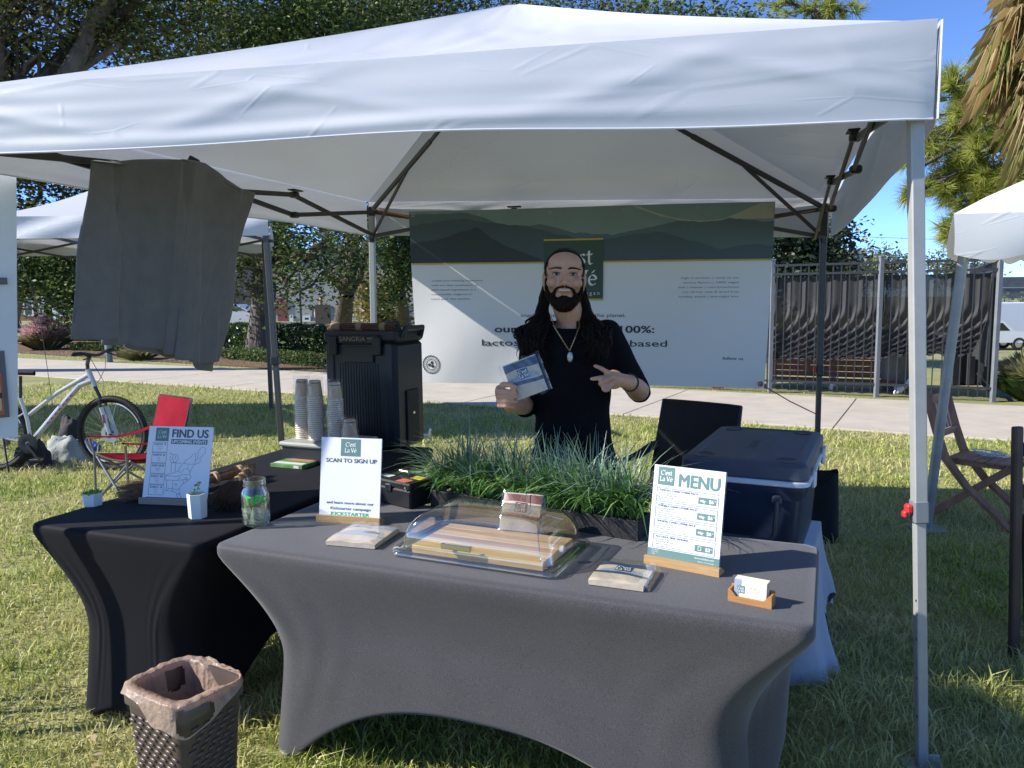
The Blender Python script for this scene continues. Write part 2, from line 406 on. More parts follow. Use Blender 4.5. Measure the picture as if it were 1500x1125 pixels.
# lawn blades: closest where the camera sees them largest
def blades(name, n, rmin, rmax, h0, h1, wbase, keep, th0=-.76, th1=.80, fall=1.5, m=None):
    rr = np.linspace(rmin, rmax, 400); pdf = rr*np.minimum(1, (2.6/rr)**fall); cdf = np.cumsum(pdf); cdf /= cdf[-1]
    r = np.interp(RNG.random(n), cdf, rr); th = RNG.uniform(th0, th1, n)
    x = r*np.sin(th); y = r*np.cos(th)
    k = keep(x, y); x, y, r = x[k], y[k], r[k]; n = len(x)
    cl = .5+.5*np.sin(x*7.1+2*np.sin(y*5.3))*np.sin(y*6.7+1.5*np.sin(x*4.1))
    cl2 = .5+.5*np.sin(x*23+3*np.sin(y*17))*np.sin(y*21+2*np.sin(x*19))
    h = (h0+(h1-h0)*RNG.random(n)**1.6*(.35+.65*cl2))*(.5+.8*cl)*(.75+.5*(.5+.5*np.sin(x*1.9+1.3*np.sin(y*1.4))*np.sin(y*2.3+x)))
    w = wbase*(.6+.8*RNG.random(n))*(1+r*.13)
    az = RNG.uniform(0, 2*np.pi, n); ln = RNG.uniform(.25, 1.5, n)
    dx, dy = np.cos(az), np.sin(az); sx, sy = -dy, dx
    fa = RNG.uniform(0, 2*np.pi, n); sx = np.cos(fa); sy = np.sin(fa)
    mx_, my_ = x+dx*h*ln*.3, y+dy*h*ln*.3; tx, ty = x+dx*h*ln, y+dy*h*ln
    V = np.empty((n, 5, 3), np.float32)
    V[:, 0] = np.stack([x-sx*w/2, y-sy*w/2, np.zeros(n)-.002], 1); V[:, 1] = np.stack([x+sx*w/2, y+sy*w/2, np.zeros(n)-.002], 1)
    V[:, 2] = np.stack([mx_+sx*w*.42, my_+sy*w*.42, h*.62], 1); V[:, 3] = np.stack([mx_-sx*w*.42, my_-sy*w*.42, h*.62], 1)
    V[:, 4] = np.stack([tx, ty, h*(1-.25*np.clip(ln-.6, 0, 1))], 1)
    b = np.arange(n)[:, None]*5
    F = np.concatenate([b+np.array([[0, 1, 2, 3]]), b+np.array([[3, 2, 4]])], 1)
    o = rawmesh(name, V, F.ravel(), np.tile([4, 3], n), m or M_grass)
    return o
lawn = blades('grass', 270000, 1.7, 17.5, .018, .105, .0042, lambda x, y: ~on_path(x, y, .03) & (y < path_y(x)+.2))
tag(lawn, 'sunlit yellow green lawn grass growing around the booth tables', 'grass', kind='stuff')
verge = blades('grass', 46000, 9, 30, .02, .05, .004, lambda x, y: (~on_path(x, y, .03)) & (y > path_y(x)+3.2) & ((y < path_y(x)+5.9-np.clip(x, -3, 9)*.42)), fall=1.2)
tag(verge, 'strip of bright green grass growing on the far side of the path', 'grass', kind='stuff')

M_litter = leafmat('dry_leaves', [(.30, .20, .09), (.45, .33, .16), (.5, .42, .25), (.2, .13, .06)], .7, .2)
rl = RNG.uniform(1.9, 9, 700); tl = RNG.uniform(-.7, .75, 700); pl = np.stack([rl*np.sin(tl), rl*np.cos(tl), RNG.uniform(.02, .06, 700)], 1)
_V = []
for c in pl:
    a = RNG.normal(size=3); a[2] *= .25; a /= np.linalg.norm(a); b_ = np.cross(a, [0, 0, 1.]) + RNG.normal(size=3)*.2; L_ = RNG.uniform(.012, .03); _V.append([c-a*L_, c+b_*L_*.35, c+a*L_, c-b_*L_*.35])
tag(rawmesh('leaf_litter', np.array(_V), np.arange(2800), np.full(700, 4), M_litter), 'small dry leaves scattered over the lawn', 'leaves', kind='stuff')
# ------------------------------------------------------------ trees
M_bark = mat('bark', (.055, .045, .036), .95, scale=5, col2=(.13, .11, .09), bump=1, bscale=14, bdist=.06, aniso=(1, 1, .25))
M_bark2 = mat('bark_pale', (.12, .10, .08), .95, scale=6, col2=(.22, .19, .15), bump=1, bscale=18, bdist=.04, aniso=(1, 1, .3))
L_oak = leafmat('oak_leaves', [(.022, .036, .012), (.045, .065, .018), (.10, .115, .03), (.20, .19, .06)], .55, .3, .25)
L_lush = leafmat('lush_leaves', [(.022, .045, .012), (.045, .085, .02), (.10, .15, .035), (.20, .23, .07)], .52, .32, .3)
L_dark = leafmat('dark_leaves', [(.008, .018, .008), (.015, .032, .012), (.03, .05, .018)], .45, .2)
L_yel = leafmat('yellow_leaves', [(.16, .14, .03), (.26, .21, .05), (.32, .26, .09)], .5, .35)
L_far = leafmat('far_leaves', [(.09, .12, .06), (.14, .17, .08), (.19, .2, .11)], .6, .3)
L_pine = leafmat('pine_needles', [(.12, .18, .03), (.26, .32, .05), (.42, .45, .09), (.55, .50, .13)], .5, .4, .3)
L_hedge = leafmat('hedge_leaves', [(.02, .05, .012), (.04, .085, .02), (.08, .13, .03)], .35, .25)
def leaf_mesh(centers, size, asp=.45, flat=.5, jitter=.35):
    n = len(centers); c = np.asarray(centers, np.float32)
    a = RNG.normal(size=(n, 3)); a[:, 2] *= flat; a /= np.linalg.norm(a, axis=1, keepdims=True)
    b = RNG.normal(size=(n, 3)); b -= a*(a*b).sum(1, keepdims=True); b /= np.linalg.norm(b, axis=1, keepdims=True)
    s = size*(1+jitter*RNG.uniform(-1, 1, n))[:, None]
    V = np.stack([c-a*s*.5, c+b*s*.5*asp-a*s*.05, c+a*s*.5, c-b*s*.5*asp-a*s*.05], 1)
    return V, np.arange(4*n), np.full(n, 4)
def blob_points(blobs, ncl, per, sig):
    vol = np.array([r[0]*r[1]*r[2] for _, r in blobs]); pr = vol/vol.sum(); out = []; cls = []
    for (c, r), k in zip(blobs, np.round(pr*ncl).astype(int)):
        d = RNG.normal(size=(k, 3)); d /= np.linalg.norm(d, axis=1, keepdims=True)
        cc = np.array(c)+d*(RNG.random(k)**.42)[:, None]*np.array(r); cls.append(cc)
    cc = np.concatenate(cls)
    m = (per*RNG.uniform(.4, 1.6, len(cc))).astype(int)
    idx = np.repeat(np.arange(len(cc)), m)
    sg = sig*RNG.uniform(.6, 1.4, len(cc))
    pts = cc[idx]+RNG.normal(size=(len(idx), 3))*sg[idx][:, None]*np.array([1, 1, .7])
    return pts, cc
def limb(mb, p, q, r0, r1, wig=.08, n=6, nseg=5):
    p, q = Vector(p), Vector(q); L = (q-p).length
    pts = [p.lerp(q, i/nseg)+Vector((random.uniform(-1, 1), random.uniform(-1, 1), random.uniform(-.5, 1)))*L*wig*(0 if i in (0, nseg) else 1) for i in range(nseg+1)]
    mb.tube(pts, [r0+(r1-r0)*(i/nseg)**.8 for i in range(nseg+1)], n, cap=False); return pts
def tree(name, label, base, blobs, tr, fork, leaf, ncl, per, sig, lm, bm_=None, group=None, twigs=40, forks=None, wob=.012, asp=.45):
    """trunk from base to fork, limbs into every blob of the crown, twigs to leaf clusters"""
    base = Vector(base); t = thing(name, label, 'tree', base, group=group)
    mb = MB(); fk = Vector(fork)
    pts = [base+Vector((0, 0, -.4))]+[base.lerp(fk, k)+Vector((random.uniform(-1, 1), random.uniform(-1, 1), 0))*wob*(fk-base).length for k in (.2, .45, .7)]+[fk]
    mb.tube(pts, [tr*1.55, tr*1.1, tr*.95, tr*.9, tr*.8], 12, cap=False)
    for f in (forks or []):
        lp = limb(mb, f[0], f[1], f[2], f[3], .05, 8)
    P_, C_ = blob_points(blobs, ncl, per, sig)
    limbs = []
    for c, r in blobs:
        lp = limb(mb, fk, Vector(c), tr*.55, tr*.16, .07, 8); limbs.append(lp)
    for k in range(twigs):
        lp = random.choice(limbs); a = lp[random.randint(2, 5)]; q = Vector(C_[random.randrange(len(C_))])
        if (q-a).length < max(r[0] for _, r in blobs)*1.2: limb(mb, a, q, tr*.13, tr*.03, .1, 5, 4)
    mb.build('trunk', bm_ or M_bark, t, world=True, ang=0)
    P_ -= np.array(base)
    rawmesh('crown', *leaf_mesh(P_, leaf, asp), lm, t)
    return t
def pxb(px, py, Y, rx, ry, rd=None):
    """a crown lobe seen at (px, py) from the camera's place, Y metres away"""
    c = PY(px, py, Y); s = Y/FPX
    return (tuple(c), (rx*s, (rd if rd else (rx+ry)/2)*s, ry*s))
# T0: nearer oak, crown overhead at the upper left
b0 = PZ(-130, 545)
tree('oak_tree', 'spreading oak with a long slanting limb over the left end of the canopy roof', b0,
     [pxb(30, -40, 17, 190, 110), pxb(190, 20, 18, 120, 100), pxb(-110, 60, 17, 150, 120), pxb(60, 80, 17.5, 90, 45), pxb(250, -60, 18, 130, 90)],
     .38, PY(-40, 250, 17), .13, 720, 36, .32, L_oak, group='trees behind the booth', twigs=80,
     forks=[(PY(-40, 250, 17), PY(95, 120, 17), .26, .2), (PY(95, 120, 17), PY(170, -20, 17), .2, .12), (PY(95, 120, 17), PY(240, 40, 17.5), .1, .03)])
# T1: thick trunk seen between the neighbour's canopy and the dispenser
b1 = PZ(384, 517)
tree('oak_tree', 'big oak with a thick dark trunk standing behind the clipped hedge', b1,
     [pxb(330, 40, 23, 170, 120), pxb(470, 60, 23, 150, 130), pxb(400, 340, 22.5, 130, 90), pxb(500, 370, 21, 85, 60), pxb(300, 380, 23, 80, 70), pxb(430, 430, 21, 55, 38)],
     .40, PY(388, 385, 23.5), .15, 1150, 36, .36, L_lush, group='trees behind the booth', twigs=110)
# T2: leaning forked trunk
b2 = PZ(497, 500)
tree('oak_tree', 'forked oak with a trunk leaning right above the drink dispenser', b2,
     [pxb(560, 330, 27, 110, 70), pxb(540, 40, 28, 140, 110), pxb(610, 60, 28, 120, 100), pxb(470, 400, 27, 40, 26)],
     .36, PY(508, 428, 28), .16, 680, 34, .38, L_oak, group='trees behind the booth', twigs=80,
     forks=[(PY(508, 428, 28), PY(535, 380, 28), .24, .16), (PY(508, 428, 28), PY(500, 370, 28), .22, .12)])
b3 = PZ(592, 498)
tree('oak_tree', 'small leafy tree with a short dark trunk beside the left edge of the banner', b3,
     [pxb(585, 390, 25, 30, 45), pxb(600, 350, 25, 45, 40), pxb(570, 440, 25, 22, 18)], .26, PY(585, 430, 26), .15, 170, 34, .3, L_lush,
     group='trees behind the booth', twigs=14)
for i, (cx, Y, lab, lm) in enumerate(((690, 30, 'tall leafy oak rising behind the middle of the canopy roof', L_lush),
                                      (860, 32, 'tall oak rising just right of the peak of the canopy roof', L_oak),
                                      (1030, 29, 'olive green tree whose top shows above the right half of the canopy roof', L_lush))):
    tree('oak_tree', lab, PZ(cx, 508), [pxb(cx-40, 60, Y, 120, 105 if i < 2 else 62), pxb(cx+60, 80, Y, 110, 95 if i < 2 else 66), pxb(cx, 200, Y, 150, 80)],
         .36, PY(cx, 330, Y), .17, 560, 34, .42, lm, group='trees behind the booth', twigs=40)
tree('dark_tree', 'small dark leafy tree standing behind the metal fence', PZ(1175, 545), [pxb(1175, 385, 17, 60, 55), pxb(1215, 352, 17, 30, 24), pxb(1150, 345, 17, 40, 26)],
     .14, PY(1178, 430, 17), .13, 260, 34, .26, L_dark, twigs=34)
tree('oak_tree', 'tall dense tree filling the far left background above the white neighbouring canopy', PZ(20, 486), [pxb(-60, 230, 36, 130, 110), pxb(70, 210, 37, 120, 100), pxb(190, 260, 37, 110, 90), pxb(20, 360, 36, 110, 70), pxb(150, 380, 37, 90, 60)],
     .36, PY(20, 400, 36), .26, 700, 32, .5, L_oak, group='trees behind the booth', twigs=30)
tree('yellow_tree', 'yellow leaved tree in the distance between two oak trunks', PZ(560, 474), [pxb(552, 440, 45, 34, 36), pxb(575, 470, 45, 30, 18)],
     .2, PY(558, 458, 45), .3, 110, 30, .5, L_yel, group='distant trees', twigs=8)
tree('round_tree', 'small round tree beyond the path between the white sign and the grey cloth', PZ(70, 502),
     [pxb(60, 400, 27, 85, 55), pxb(118, 435, 26, 50, 44), pxb(40, 360, 28, 70, 45), pxb(130, 370, 27, 60, 40)], .16, PY(70, 450, 27), .17, 560, 34, .36, L_lush, twigs=30)
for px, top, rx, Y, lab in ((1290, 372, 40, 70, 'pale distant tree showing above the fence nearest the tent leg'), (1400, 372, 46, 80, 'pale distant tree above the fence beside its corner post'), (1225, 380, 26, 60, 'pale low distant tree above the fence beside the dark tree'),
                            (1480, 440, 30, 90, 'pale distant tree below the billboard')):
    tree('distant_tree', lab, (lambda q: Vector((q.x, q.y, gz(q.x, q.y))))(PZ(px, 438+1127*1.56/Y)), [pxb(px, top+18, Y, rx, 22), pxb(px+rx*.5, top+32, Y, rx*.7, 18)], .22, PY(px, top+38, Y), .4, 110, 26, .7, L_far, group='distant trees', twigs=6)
# pines: tufts of long needles at the branch ends
def pine(label, base, fork, tr, ends, ntuft, needle=.2, nn=70, nw=.009):
    base = Vector(base); t = thing('pine_tree', label, 'tree', base, group='pines'); mb = MB(); fk = Vector(fork)
    mb.tube([base-Vector((0, 0, .1)), base.lerp(fk, .4)+Vector((.1, 0, 0)), base.lerp(fk, .7), fk, fk+(fk-base)*.4], [tr*1.3, tr, tr*.9, tr*.8, tr*.4], 10, cap=False)
    tips = []
    for c, r, k in ends:
        c = Vector(c); a = base.lerp(fk, random.uniform(.75, 1.3)); lp = limb(mb, a, c, tr*.4, tr*.12, .07, 6)
        for j in range(k):
            d = Vector((random.gauss(0, .5)*r[0], random.gauss(0, .5)*r[1], random.gauss(0, .5)*r[2])); q = c+d
            limb(mb, lp[random.randint(3, 5)], q, tr*.07, .008, .1, 4, 3); tips.append((q, (q-lp[4]).normalized()))
    mb.build('trunk', M_bark, t, world=True, ang=0)
    V = []; n = 0
    for q, ax in tips:
        D = RNG.normal(size=(nn, 3)); D /= np.linalg.norm(D, axis=1, keepdims=True); D = D*.8+np.array(ax)*.75; D /= np.linalg.norm(D, axis=1, keepdims=True)
        o_ = np.array(q-base)-np.array(ax)*RNG.uniform(0, .16, nn)[:, None]
        S = np.cross(D, RNG.normal(size=(nn, 3))); S /= np.linalg.norm(S, axis=1, keepdims=True)
        Ln = needle*RNG.uniform(.7, 1.2, nn)[:, None]
        V.append(np.stack([o_-S*nw/2, o_+S*nw/2, o_+D*Ln], 1)); n += nn
    V = np.concatenate(V)
    rawmesh('needles', V, np.arange(3*n), np.full(n, 3), L_pine, t)
def pe(px, py, Y, rx, ry, k): s = Y/FPX; return (PY(px, py, Y), (rx*s, rx*s, ry*s), k)
pine('long needled pine with yellow green tufts filling the right edge beside the palm', PZ(1560, 560), PY(1540, 200, 12.5), .2,
     [pe(1425, 175, 12.5, 62, 55, 85), pe(1475, 250, 12, 60, 60, 80), pe(1410, 255, 12.5, 50, 50, 70), pe(1352, 215, 12.5, 26, 36, 32), pe(1460, 115, 13, 50, 26, 50), pe(1345, 275, 12, 22, 14, 9), pe(1325, 285, 12, 14, 10, 5), pe(1485, 330, 12, 40, 22, 34), pe(1415, 340, 12.5, 40, 22, 34), pe(1388, 120, 12.5, 14, 22, 9), pe(1440, 300, 12.3, 50, 26, 40), pe(1500, 180, 12, 40, 70, 50)], 0, .27, 100, .011)
pine('thin topped pine whose tufts show above the right half of the canopy roof', PZ(1215, 520), PY(1215, 60, 21), .2,
     [pe(1190, 10, 21, 40, 16, 16), pe(1240, 18, 21, 40, 14, 14), pe(1150, 2, 21, 40, 16, 10), pe(1220, -40, 21, 70, 30, 20)], 0, .33, 60, .016)
# palm: skirt of dry hanging fan leaves
L_palm = leafmat('palm_leaves', [(.34, .24, .12), (.44, .33, .17), (.50, .40, .23), (.24, .25, .08), (.16, .20, .05)], .55, .3)
def palm():
    base = PZ(1665, 640); top = PY(1628, 15, 8.6)
    t = thing('palm_tree', 'palm with a skirt of dry tan fan leaves hanging at the top right corner', 'tree', base)
    mb = MB(); mb.tube([base-Vector((0, 0, .1)), base.lerp(top, .5)+Vector((.05, 0, 0)), top], [.24, .2, .22], 14, cap=False)
    V = []
    for k in range(120):
        az = random.uniform(0, 2*math.pi); el = random.uniform(-1.15, .9)
        d = Vector((math.cos(az)*math.cos(el), math.sin(az)*math.cos(el), math.sin(el))); s = top+Vector((0, 0, random.uniform(-.5, .3)))
        L_ = random.uniform(.5, .95); e = s+d*L_+Vector((0, 0, -.25*L_*(1-el)))
        mb.tube([s, s.lerp(e, .5)+Vector((0, 0, .06)), e], [.014, .012, .008], 4, cap=False)
        side = d.cross(Vector((0, 0, 1))).normalized()
        for j in range(34):
            a = (j/33-.5)*2.3; v = (d*math.cos(a)+side*math.sin(a)).normalized(); ll = random.uniform(.45, .75)
            m_ = e+v*ll*.5+Vector((0, 0, -.06)); q = e+v*ll*.8+Vector((random.uniform(-.05, .05), random.uniform(-.05, .05), -.25-.35*random.random()))
            w = v.cross(Vector((0, 0, 1))); w = (w.normalized() if w.length > .01 else side)*.0075
            V.append([e-w*.4, e+w*.4, m_+w, q, m_-w])
    mb.build('trunk', M_bark2, t, world=True, ang=0)
    V = np.array([[tuple(p-base) for p in q] for q in V]); n = len(V)
    rawmesh('fronds', V, np.arange(5*n), np.full(n, 5), L_palm, t)
palm()
# ------------------------------------------------------------ hedges, beds, low plants
def leafy_mass(name, label, cat, boxes, leaf, per_m3, lm, group=None, stems=True, topround=.15):
    c0 = Vector(boxes[0][0]); base = Vector((c0.x, c0.y, 0)); t = thing(name, label, cat, base, group=group)
    P_ = []
    mb = MB()
    for c, sz, rz in boxes:
        n = int(per_m3*sz[0]*sz[1]*sz[2]); u = RNG.uniform(-.5, .5, (n, 3))
        k = np.argmax(np.abs(u), 1); sh = RNG.random(n) < .75
        u[np.arange(n)[sh], k[sh]] = np.sign(u[np.arange(n)[sh], k[sh]])*RNG.uniform(.42, .52, sh.sum())
        p = u*np.array(sz); p *= (1+.05*np.sin(p[:, :1]*6+p[:, 1:2]*7))
        x = p[:, 0]*math.cos(rz)-p[:, 1]*math.sin(rz)+c[0]-base.x; y = p[:, 0]*math.sin(rz)+p[:, 1]*math.cos(rz)+c[1]-base.y
        P_.append(np.stack([x, y, np.maximum(.01, p[:, 2]+c[2])], 1))
        for j in range(int(sz[0]*3)):
            q = Vector((c[0]-base.x+math.cos(rz)*(j/3-sz[0]/2+.15), c[1]-base.y+math.sin(rz)*(j/3-sz[0]/2+.15), 0))
            mb.tube([q, q+Vector((.05, .02, sz[2]*.5)), q+Vector((.1*random.uniform(-1, 1), .1, sz[2]*.85))], [.02, .014, .008], 5, cap=False)
    P_ = np.concatenate(P_)
    rawmesh('foliage', *leaf_mesh(P_, leaf, .55, .8), lm, t)
    mb.build('stems', M_bark, t, ang=0)['kind'] = 'stuff'
    return t
ra = math.radians(-29)
def hb(pxa, pxb_, ybase, h, d):
    a, b = PZ(pxa, ybase[0]), PZ(pxb_, ybase[1]); c = (a+b)/2; L_ = (b-a).length; return ((c.x, c.y, h/2), (L_, d, h), math.atan2(b.y-a.y, b.x-a.x))
leafy_mass('hedge', 'clipped green hedge behind the thick oak trunk', 'hedge', [hb(335, 475, (509, 517), .85, .9), hb(475, 640, (517, 520), .8, .9)], .09, 3300, L_hedge)
leafy_mass('hedge', 'short dark green hedge behind the pink grass', 'hedge', [hb(88, 165, (498, 500), .75, 1.0)], .1, 2200, L_hedge)
leafy_mass('ground_cover', 'low bright green ground cover along the mulch bed', 'plant', [hb(335, 480, (524, 537), .3, .8), hb(110, 230, (512, 516), .25, .9)], .07, 5200, L_lush)
bed = MB(); a, b, c, d = PZ(-60, 512), PZ(520, 548), PZ(640, 525), PZ(60, 494)
bed.poly([tuple(Vector(p)+Vector((0, 0, .012))) for p in (a, b, c, d)])
structure(bed.build('mulch_bed', M_mulch, smooth=False))
L_muhly = leafmat('muhly_plumes', [(.50, .27, .28), (.62, .40, .38), (.7, .5, .46)], .7, .5)
L_muhlyg = leafmat('muhly_blades', [(.24, .25, .10), (.36, .34, .17), (.45, .42, .24)], .6, .4)
def fountain_grass(label, base, r, h, mats_, n=2600, plume=True, cat='ornamental grass', group=None, nm='ornamental_grass'):
    t = thing(nm, label, cat, base, group=group)
    for part, m_, hh, sp, k in (('blades', mats_[0], h*.75, 1.0, n),)+((('plumes', mats_[1], h*1.08, .8, n),) if plume else ()):
        az = RNG.uniform(0, 2*np.pi, k); q = RNG.random(k)**.6
        b_ = np.stack([np.cos(az)*q*r*.35, np.sin(az)*q*r*.35, np.zeros(k)], 1)
        e = np.stack([np.cos(az)*q*r*sp, np.sin(az)*q*r*sp, hh*(1-.45*q)*RNG.uniform(.6, 1.1, k)], 1)
        m2 = b_*.6+e*.4+np.array([0, 0, hh*.22]); s = RNG.normal(size=(k, 3)); s[:, 2] = 0; s /= np.linalg.norm(s, axis=1, keepdims=True)
        w = .012 if part == 'blades' else .02
        V = np.stack([b_-s*w*.5, b_+s*w*.5, m2+s*w*.5, e, m2-s*w*.5], 1)
        if part == 'plumes': V = np.stack([m2-s*w*.2, m2+s*w*.2, (m2+e)/2+s*w, e, (m2+e)/2-s*w], 1)
        rawmesh(part, V, np.arange(5*k), np.full(k, 5), m_, t)
fountain_grass('fluffy clump of pink plumed grass beyond the path by the white sign', PZ(68, 512), 1.05, 1.15, (L_muhlyg, L_muhly), 5200)
fountain_grass('pale green tuft of grass in the mulch bed under the hanging cloth', PZ(205, 527), .7, .6, (L_muhlyg, L_muhly), 2000, False, group='grass tufts in the bed')
fountain_grass('dark spiky grass clump outside the right corner of the fence', PZ(1522, 588), .75, .85, (L_hedge, L_muhlyg), 2600, True)
fountain_grass('large dark spiky grass clump at the right edge behind the fence corner', PZ(1580, 575), 1.0, 1.0, (L_hedge, L_muhlyg), 2600, True)
# ------------------------------------------------------------ far buildings, vehicles, poles
M_brick = mat('brick_wall', (.30, .16, .13), .9, var=.15, scale=30)
M_cream = mat('cream_wall', (.42, .40, .36), .9, var=.06, scale=4)
M_glass = mat('window_glass', (.05, .06, .075), .12, spec=.7)
M_whitep = mat('white_paint', (.72, .73, .74), .45, var=.03)
M_redp = mat('red_panel', (.26, .07, .07), .7, var=.1)
M_bluep = mat('blue_door', (.09, .13, .19), .6)
def building(label, pa, pb, Y, ytop, depth, wallm, panels, group=None):
    a, b = PY(pa, 440, Y), PY(pb, 440, Y); H_ = PY((pa+pb)/2, ytop, Y).z
    t = thing('building', label, 'building', ((a.x+b.x)/2, Y, 0), group=group)
    w = MB(); w.box((0, depth/2, H_/2), (b.x-a.x, depth, H_)); w.build('wall', wallm, t, smooth=False)
    r = MB(); r.box((0, depth/2, H_+.15), (b.x-a.x+.4, depth+.4, .3)); r.build('roof', M_cream, t, smooth=False)
    cx = (a.x+b.x)/2
    for nm, x0, y0, x1, y1, m_ in panels:
        p, q = PY(x0, y1, Y), PY(x1, y0, Y); w_, h_ = q.x-p.x, q.z-p.z
        f = MB(); cc = ((p.x+q.x)/2-cx, -.04, max(.05, (p.z+q.z)/2))
        if nm == 'window':
            for sx in (-1, 1): f.box((cc[0]+sx*(w_/2-.06), -.05, cc[2]), (.12, .1, h_))
            for sz in (-1, 0, 1): f.box((cc[0], -.05, cc[2]+sz*(h_/2-.06)), (w_-.24, .1, .12))
            o = f.build('window', M_whitep, t, smooth=False)
            g_ = MB(); g_.box((cc[0], -.01, cc[2]), (w_-.2, .03, h_-.2)); g_.build('pane', M_glass, o, smooth=False)
        else:
            f.box(cc, (w_, .08, h_)); f.build(nm, m_, t, smooth=False)
    return t
building('pink brick apartment building far behind the left trees', -120, 320, 75, 345, 14, M_brick,
         [('window', x, y, x+12, y+28, None) for x in (36, 58, 82, 104, 150, 190, 240, 280) for y in (360, 395, 435)]+[('panel', 64, 356, 78, 470, M_whitep), ('panel', 116, 380, 132, 470, M_cream)])
building('cream building with red panels and blue doors behind the oak trunks', 398, 660, 62, 372, 12, M_cream,
         [('panel', 399, 436, 420, 458, M_redp), ('panel', 408, 460, 421, 484, M_redp), ('door', 458, 448, 475, 483, M_bluep), ('door', 484, 450, 489, 478, M_bluep), ('door', 425, 467, 430, 484, M_whitep), ('window', 512, 440, 530, 462, None), ('window', 560, 440, 590, 462, None), ('window', 445, 465, 455, 478, None)])
building('low pale building behind the fence beside the dark tree', 1205, 1262, 60, 372, 9, M_cream, [('window', 1215, 400, 1226, 430, None), ('window', 1240, 400, 1250, 430, None)])
rd = MB(); rd.quad((34, 42, -2.094), (120, 40, -2.094), (130, 62, -2.094), (40, 62, -2.094)); structure(rd.build('road', mat('pale_asphalt', (.2, .18, .16), .9, var=.15, scale=1), smooth=False))
rd = MB(); rd.quad((-60, 48, .006), (8, 48, .006), (8, 60, .006), (-60, 60, .006)); structure(rd.build('road', M_road, smooth=False))
M_carw = mat('car_white', (.75, .76, .78), .25, clear=.6); M_card = mat('car_dark_blue', (.03, .045, .08), .22, clear=.8); M_tyre = mat('tyre_rubber', (.018, .018, .018), .8)
M_chrome = mat('chrome', (.6, .6, .62), .2, metal=1.)
M_tint = mat('tinted_glass', (.012, .015, .02), .06, spec=.8)
def wheel(t, x, y, r, w):
    b = MB(); b.lathe([(r*.62, -w/2), (r*.93, -w/2), (r, -w*.35), (r, w*.35), (r*.93, w/2), (r*.62, w/2)], 20, TR(x, y, r) @ RX(math.pi/2)); o = b.build('wheel', M_tyre, t)
    b = MB(); b.lathe([(.02, -w*.3), (r*.3, -w*.36), (r*.62, -w*.3), (r*.62, w*.3), (r*.3, w*.36), (.02, w*.3)], 16, TR(x, y, r) @ RX(math.pi/2), True, True); b.build('rim', M_chrome, o)
def car(name, label, cat, loc, rz, L_, prof, glass, paint, wx, r=.34, w=1.8, group=None):
    """prof: side outline (x, z) of the body shell; glass: side window outline"""
    t = thing(name, label, cat, loc, rz, group)
    P_ = Matrix(((1, 0, 0, 0), (0, 0, 1, 0), (0, 1, 0, 0), (0, 0, 0, 1)))
    b = MB(); b.prism(prof, -w/2, w/2, P_); b.build('body', paint, t, ang=20)
    for s in (-1, 1):
        b = MB(); b.prism(glass, s*(w/2+.004)-.006, s*(w/2+.004)+.006, P_); b.build('window', M_tint, t, smooth=False)
    for x in wx:
        for s in (-1, 1): wheel(t, x, s*(w/2-.1), r, .24)
    for s in (-1, 1):
        b = MB(); b.box((prof[0][0]+.01, s*w*.36, .8), (.06, .28, .16), bev=.03); b.build('light', M_redp, t)
        b = MB(); b.box((max(p[0] for p in prof)-.02, s*w*.36, .75), (.08, .3, .16), bev=.03); b.build('headlight', M_glass, t)
    return t
sedan = [(-2.2, .35), (-2.25, .8), (-1.95, 1.0), (-1.5, 1.02), (-.9, 1.42), (.3, 1.44), (1.0, 1.03), (2.0, .85), (2.25, .65), (2.2, .32)]
sglass = [(-1.35, 1.03), (-.85, 1.36), (.25, 1.38), (.85, 1.04)]
car('parked_car', 'dark blue car parked beyond the pink grass', 'car', (PZ(57, 479).x, 45, 0), 0, 4.5, sedan, sglass, M_card, (-1.4, 1.4))
car('parked_car', 'white car parked left of the thick oak trunk', 'car', (PZ(352, 478).x, 50, 0), 0, 4.5, sedan, sglass, M_carw, (-1.4, 1.4))
pick = [(-2.8, .5), (-2.85, 1.15), (-.8, 1.2), (-.55, 1.85), (.75, 1.88), (1.4, 1.25), (2.6, 1.15), (2.85, .95), (2.85, .5)]
pglass = [(-.45, 1.28), (-.32, 1.76), (.66, 1.78), (1.15, 1.28)]
pk = PY(1440, 500, 51)
car('pickup_truck', 'white pickup truck parked behind the right corner of the fence', 'truck', (pk.x, 51, -2.09), math.radians(-4), 5.7, pick, pglass, M_carw, (-1.75, 1.75), .42, 1.95)
def box_trailer():
    a = PY(1470, 440, 53); t = thing('box_trailer', 'tall white box trailer parked beside the pickup at the right edge', 'trailer', (a.x+3.1, 56, -2.09), 0)
    b = MB(); b.box((0, 0, 1.75), (6.2, 2.3, 2.6), bev=.06); b.build('body', M_carw, t)
    b = MB()
    for x in (-3.1, 3.1):
        for y in (-1.15, 1.15): b.box((x, y, 1.75), (.08, .08, 2.6))
    b.build('corner_trim', M_chrome, t)
    for x in (-.5, .5):
        for s in (-1, 1): wheel(t, x, s*1.0, .36, .24)
    b = MB(); b.box((0, 0, .42), (6.0, 1.0, .12)); b.build('chassis', M_tyre, t)
box_trailer()
M_steel = mat('galvanised_steel', (.34, .36, .37), .5, var=.12, scale=10, metal=.3); M_dkmetal = mat('dark_metal', (.035, .037, .04), .5)
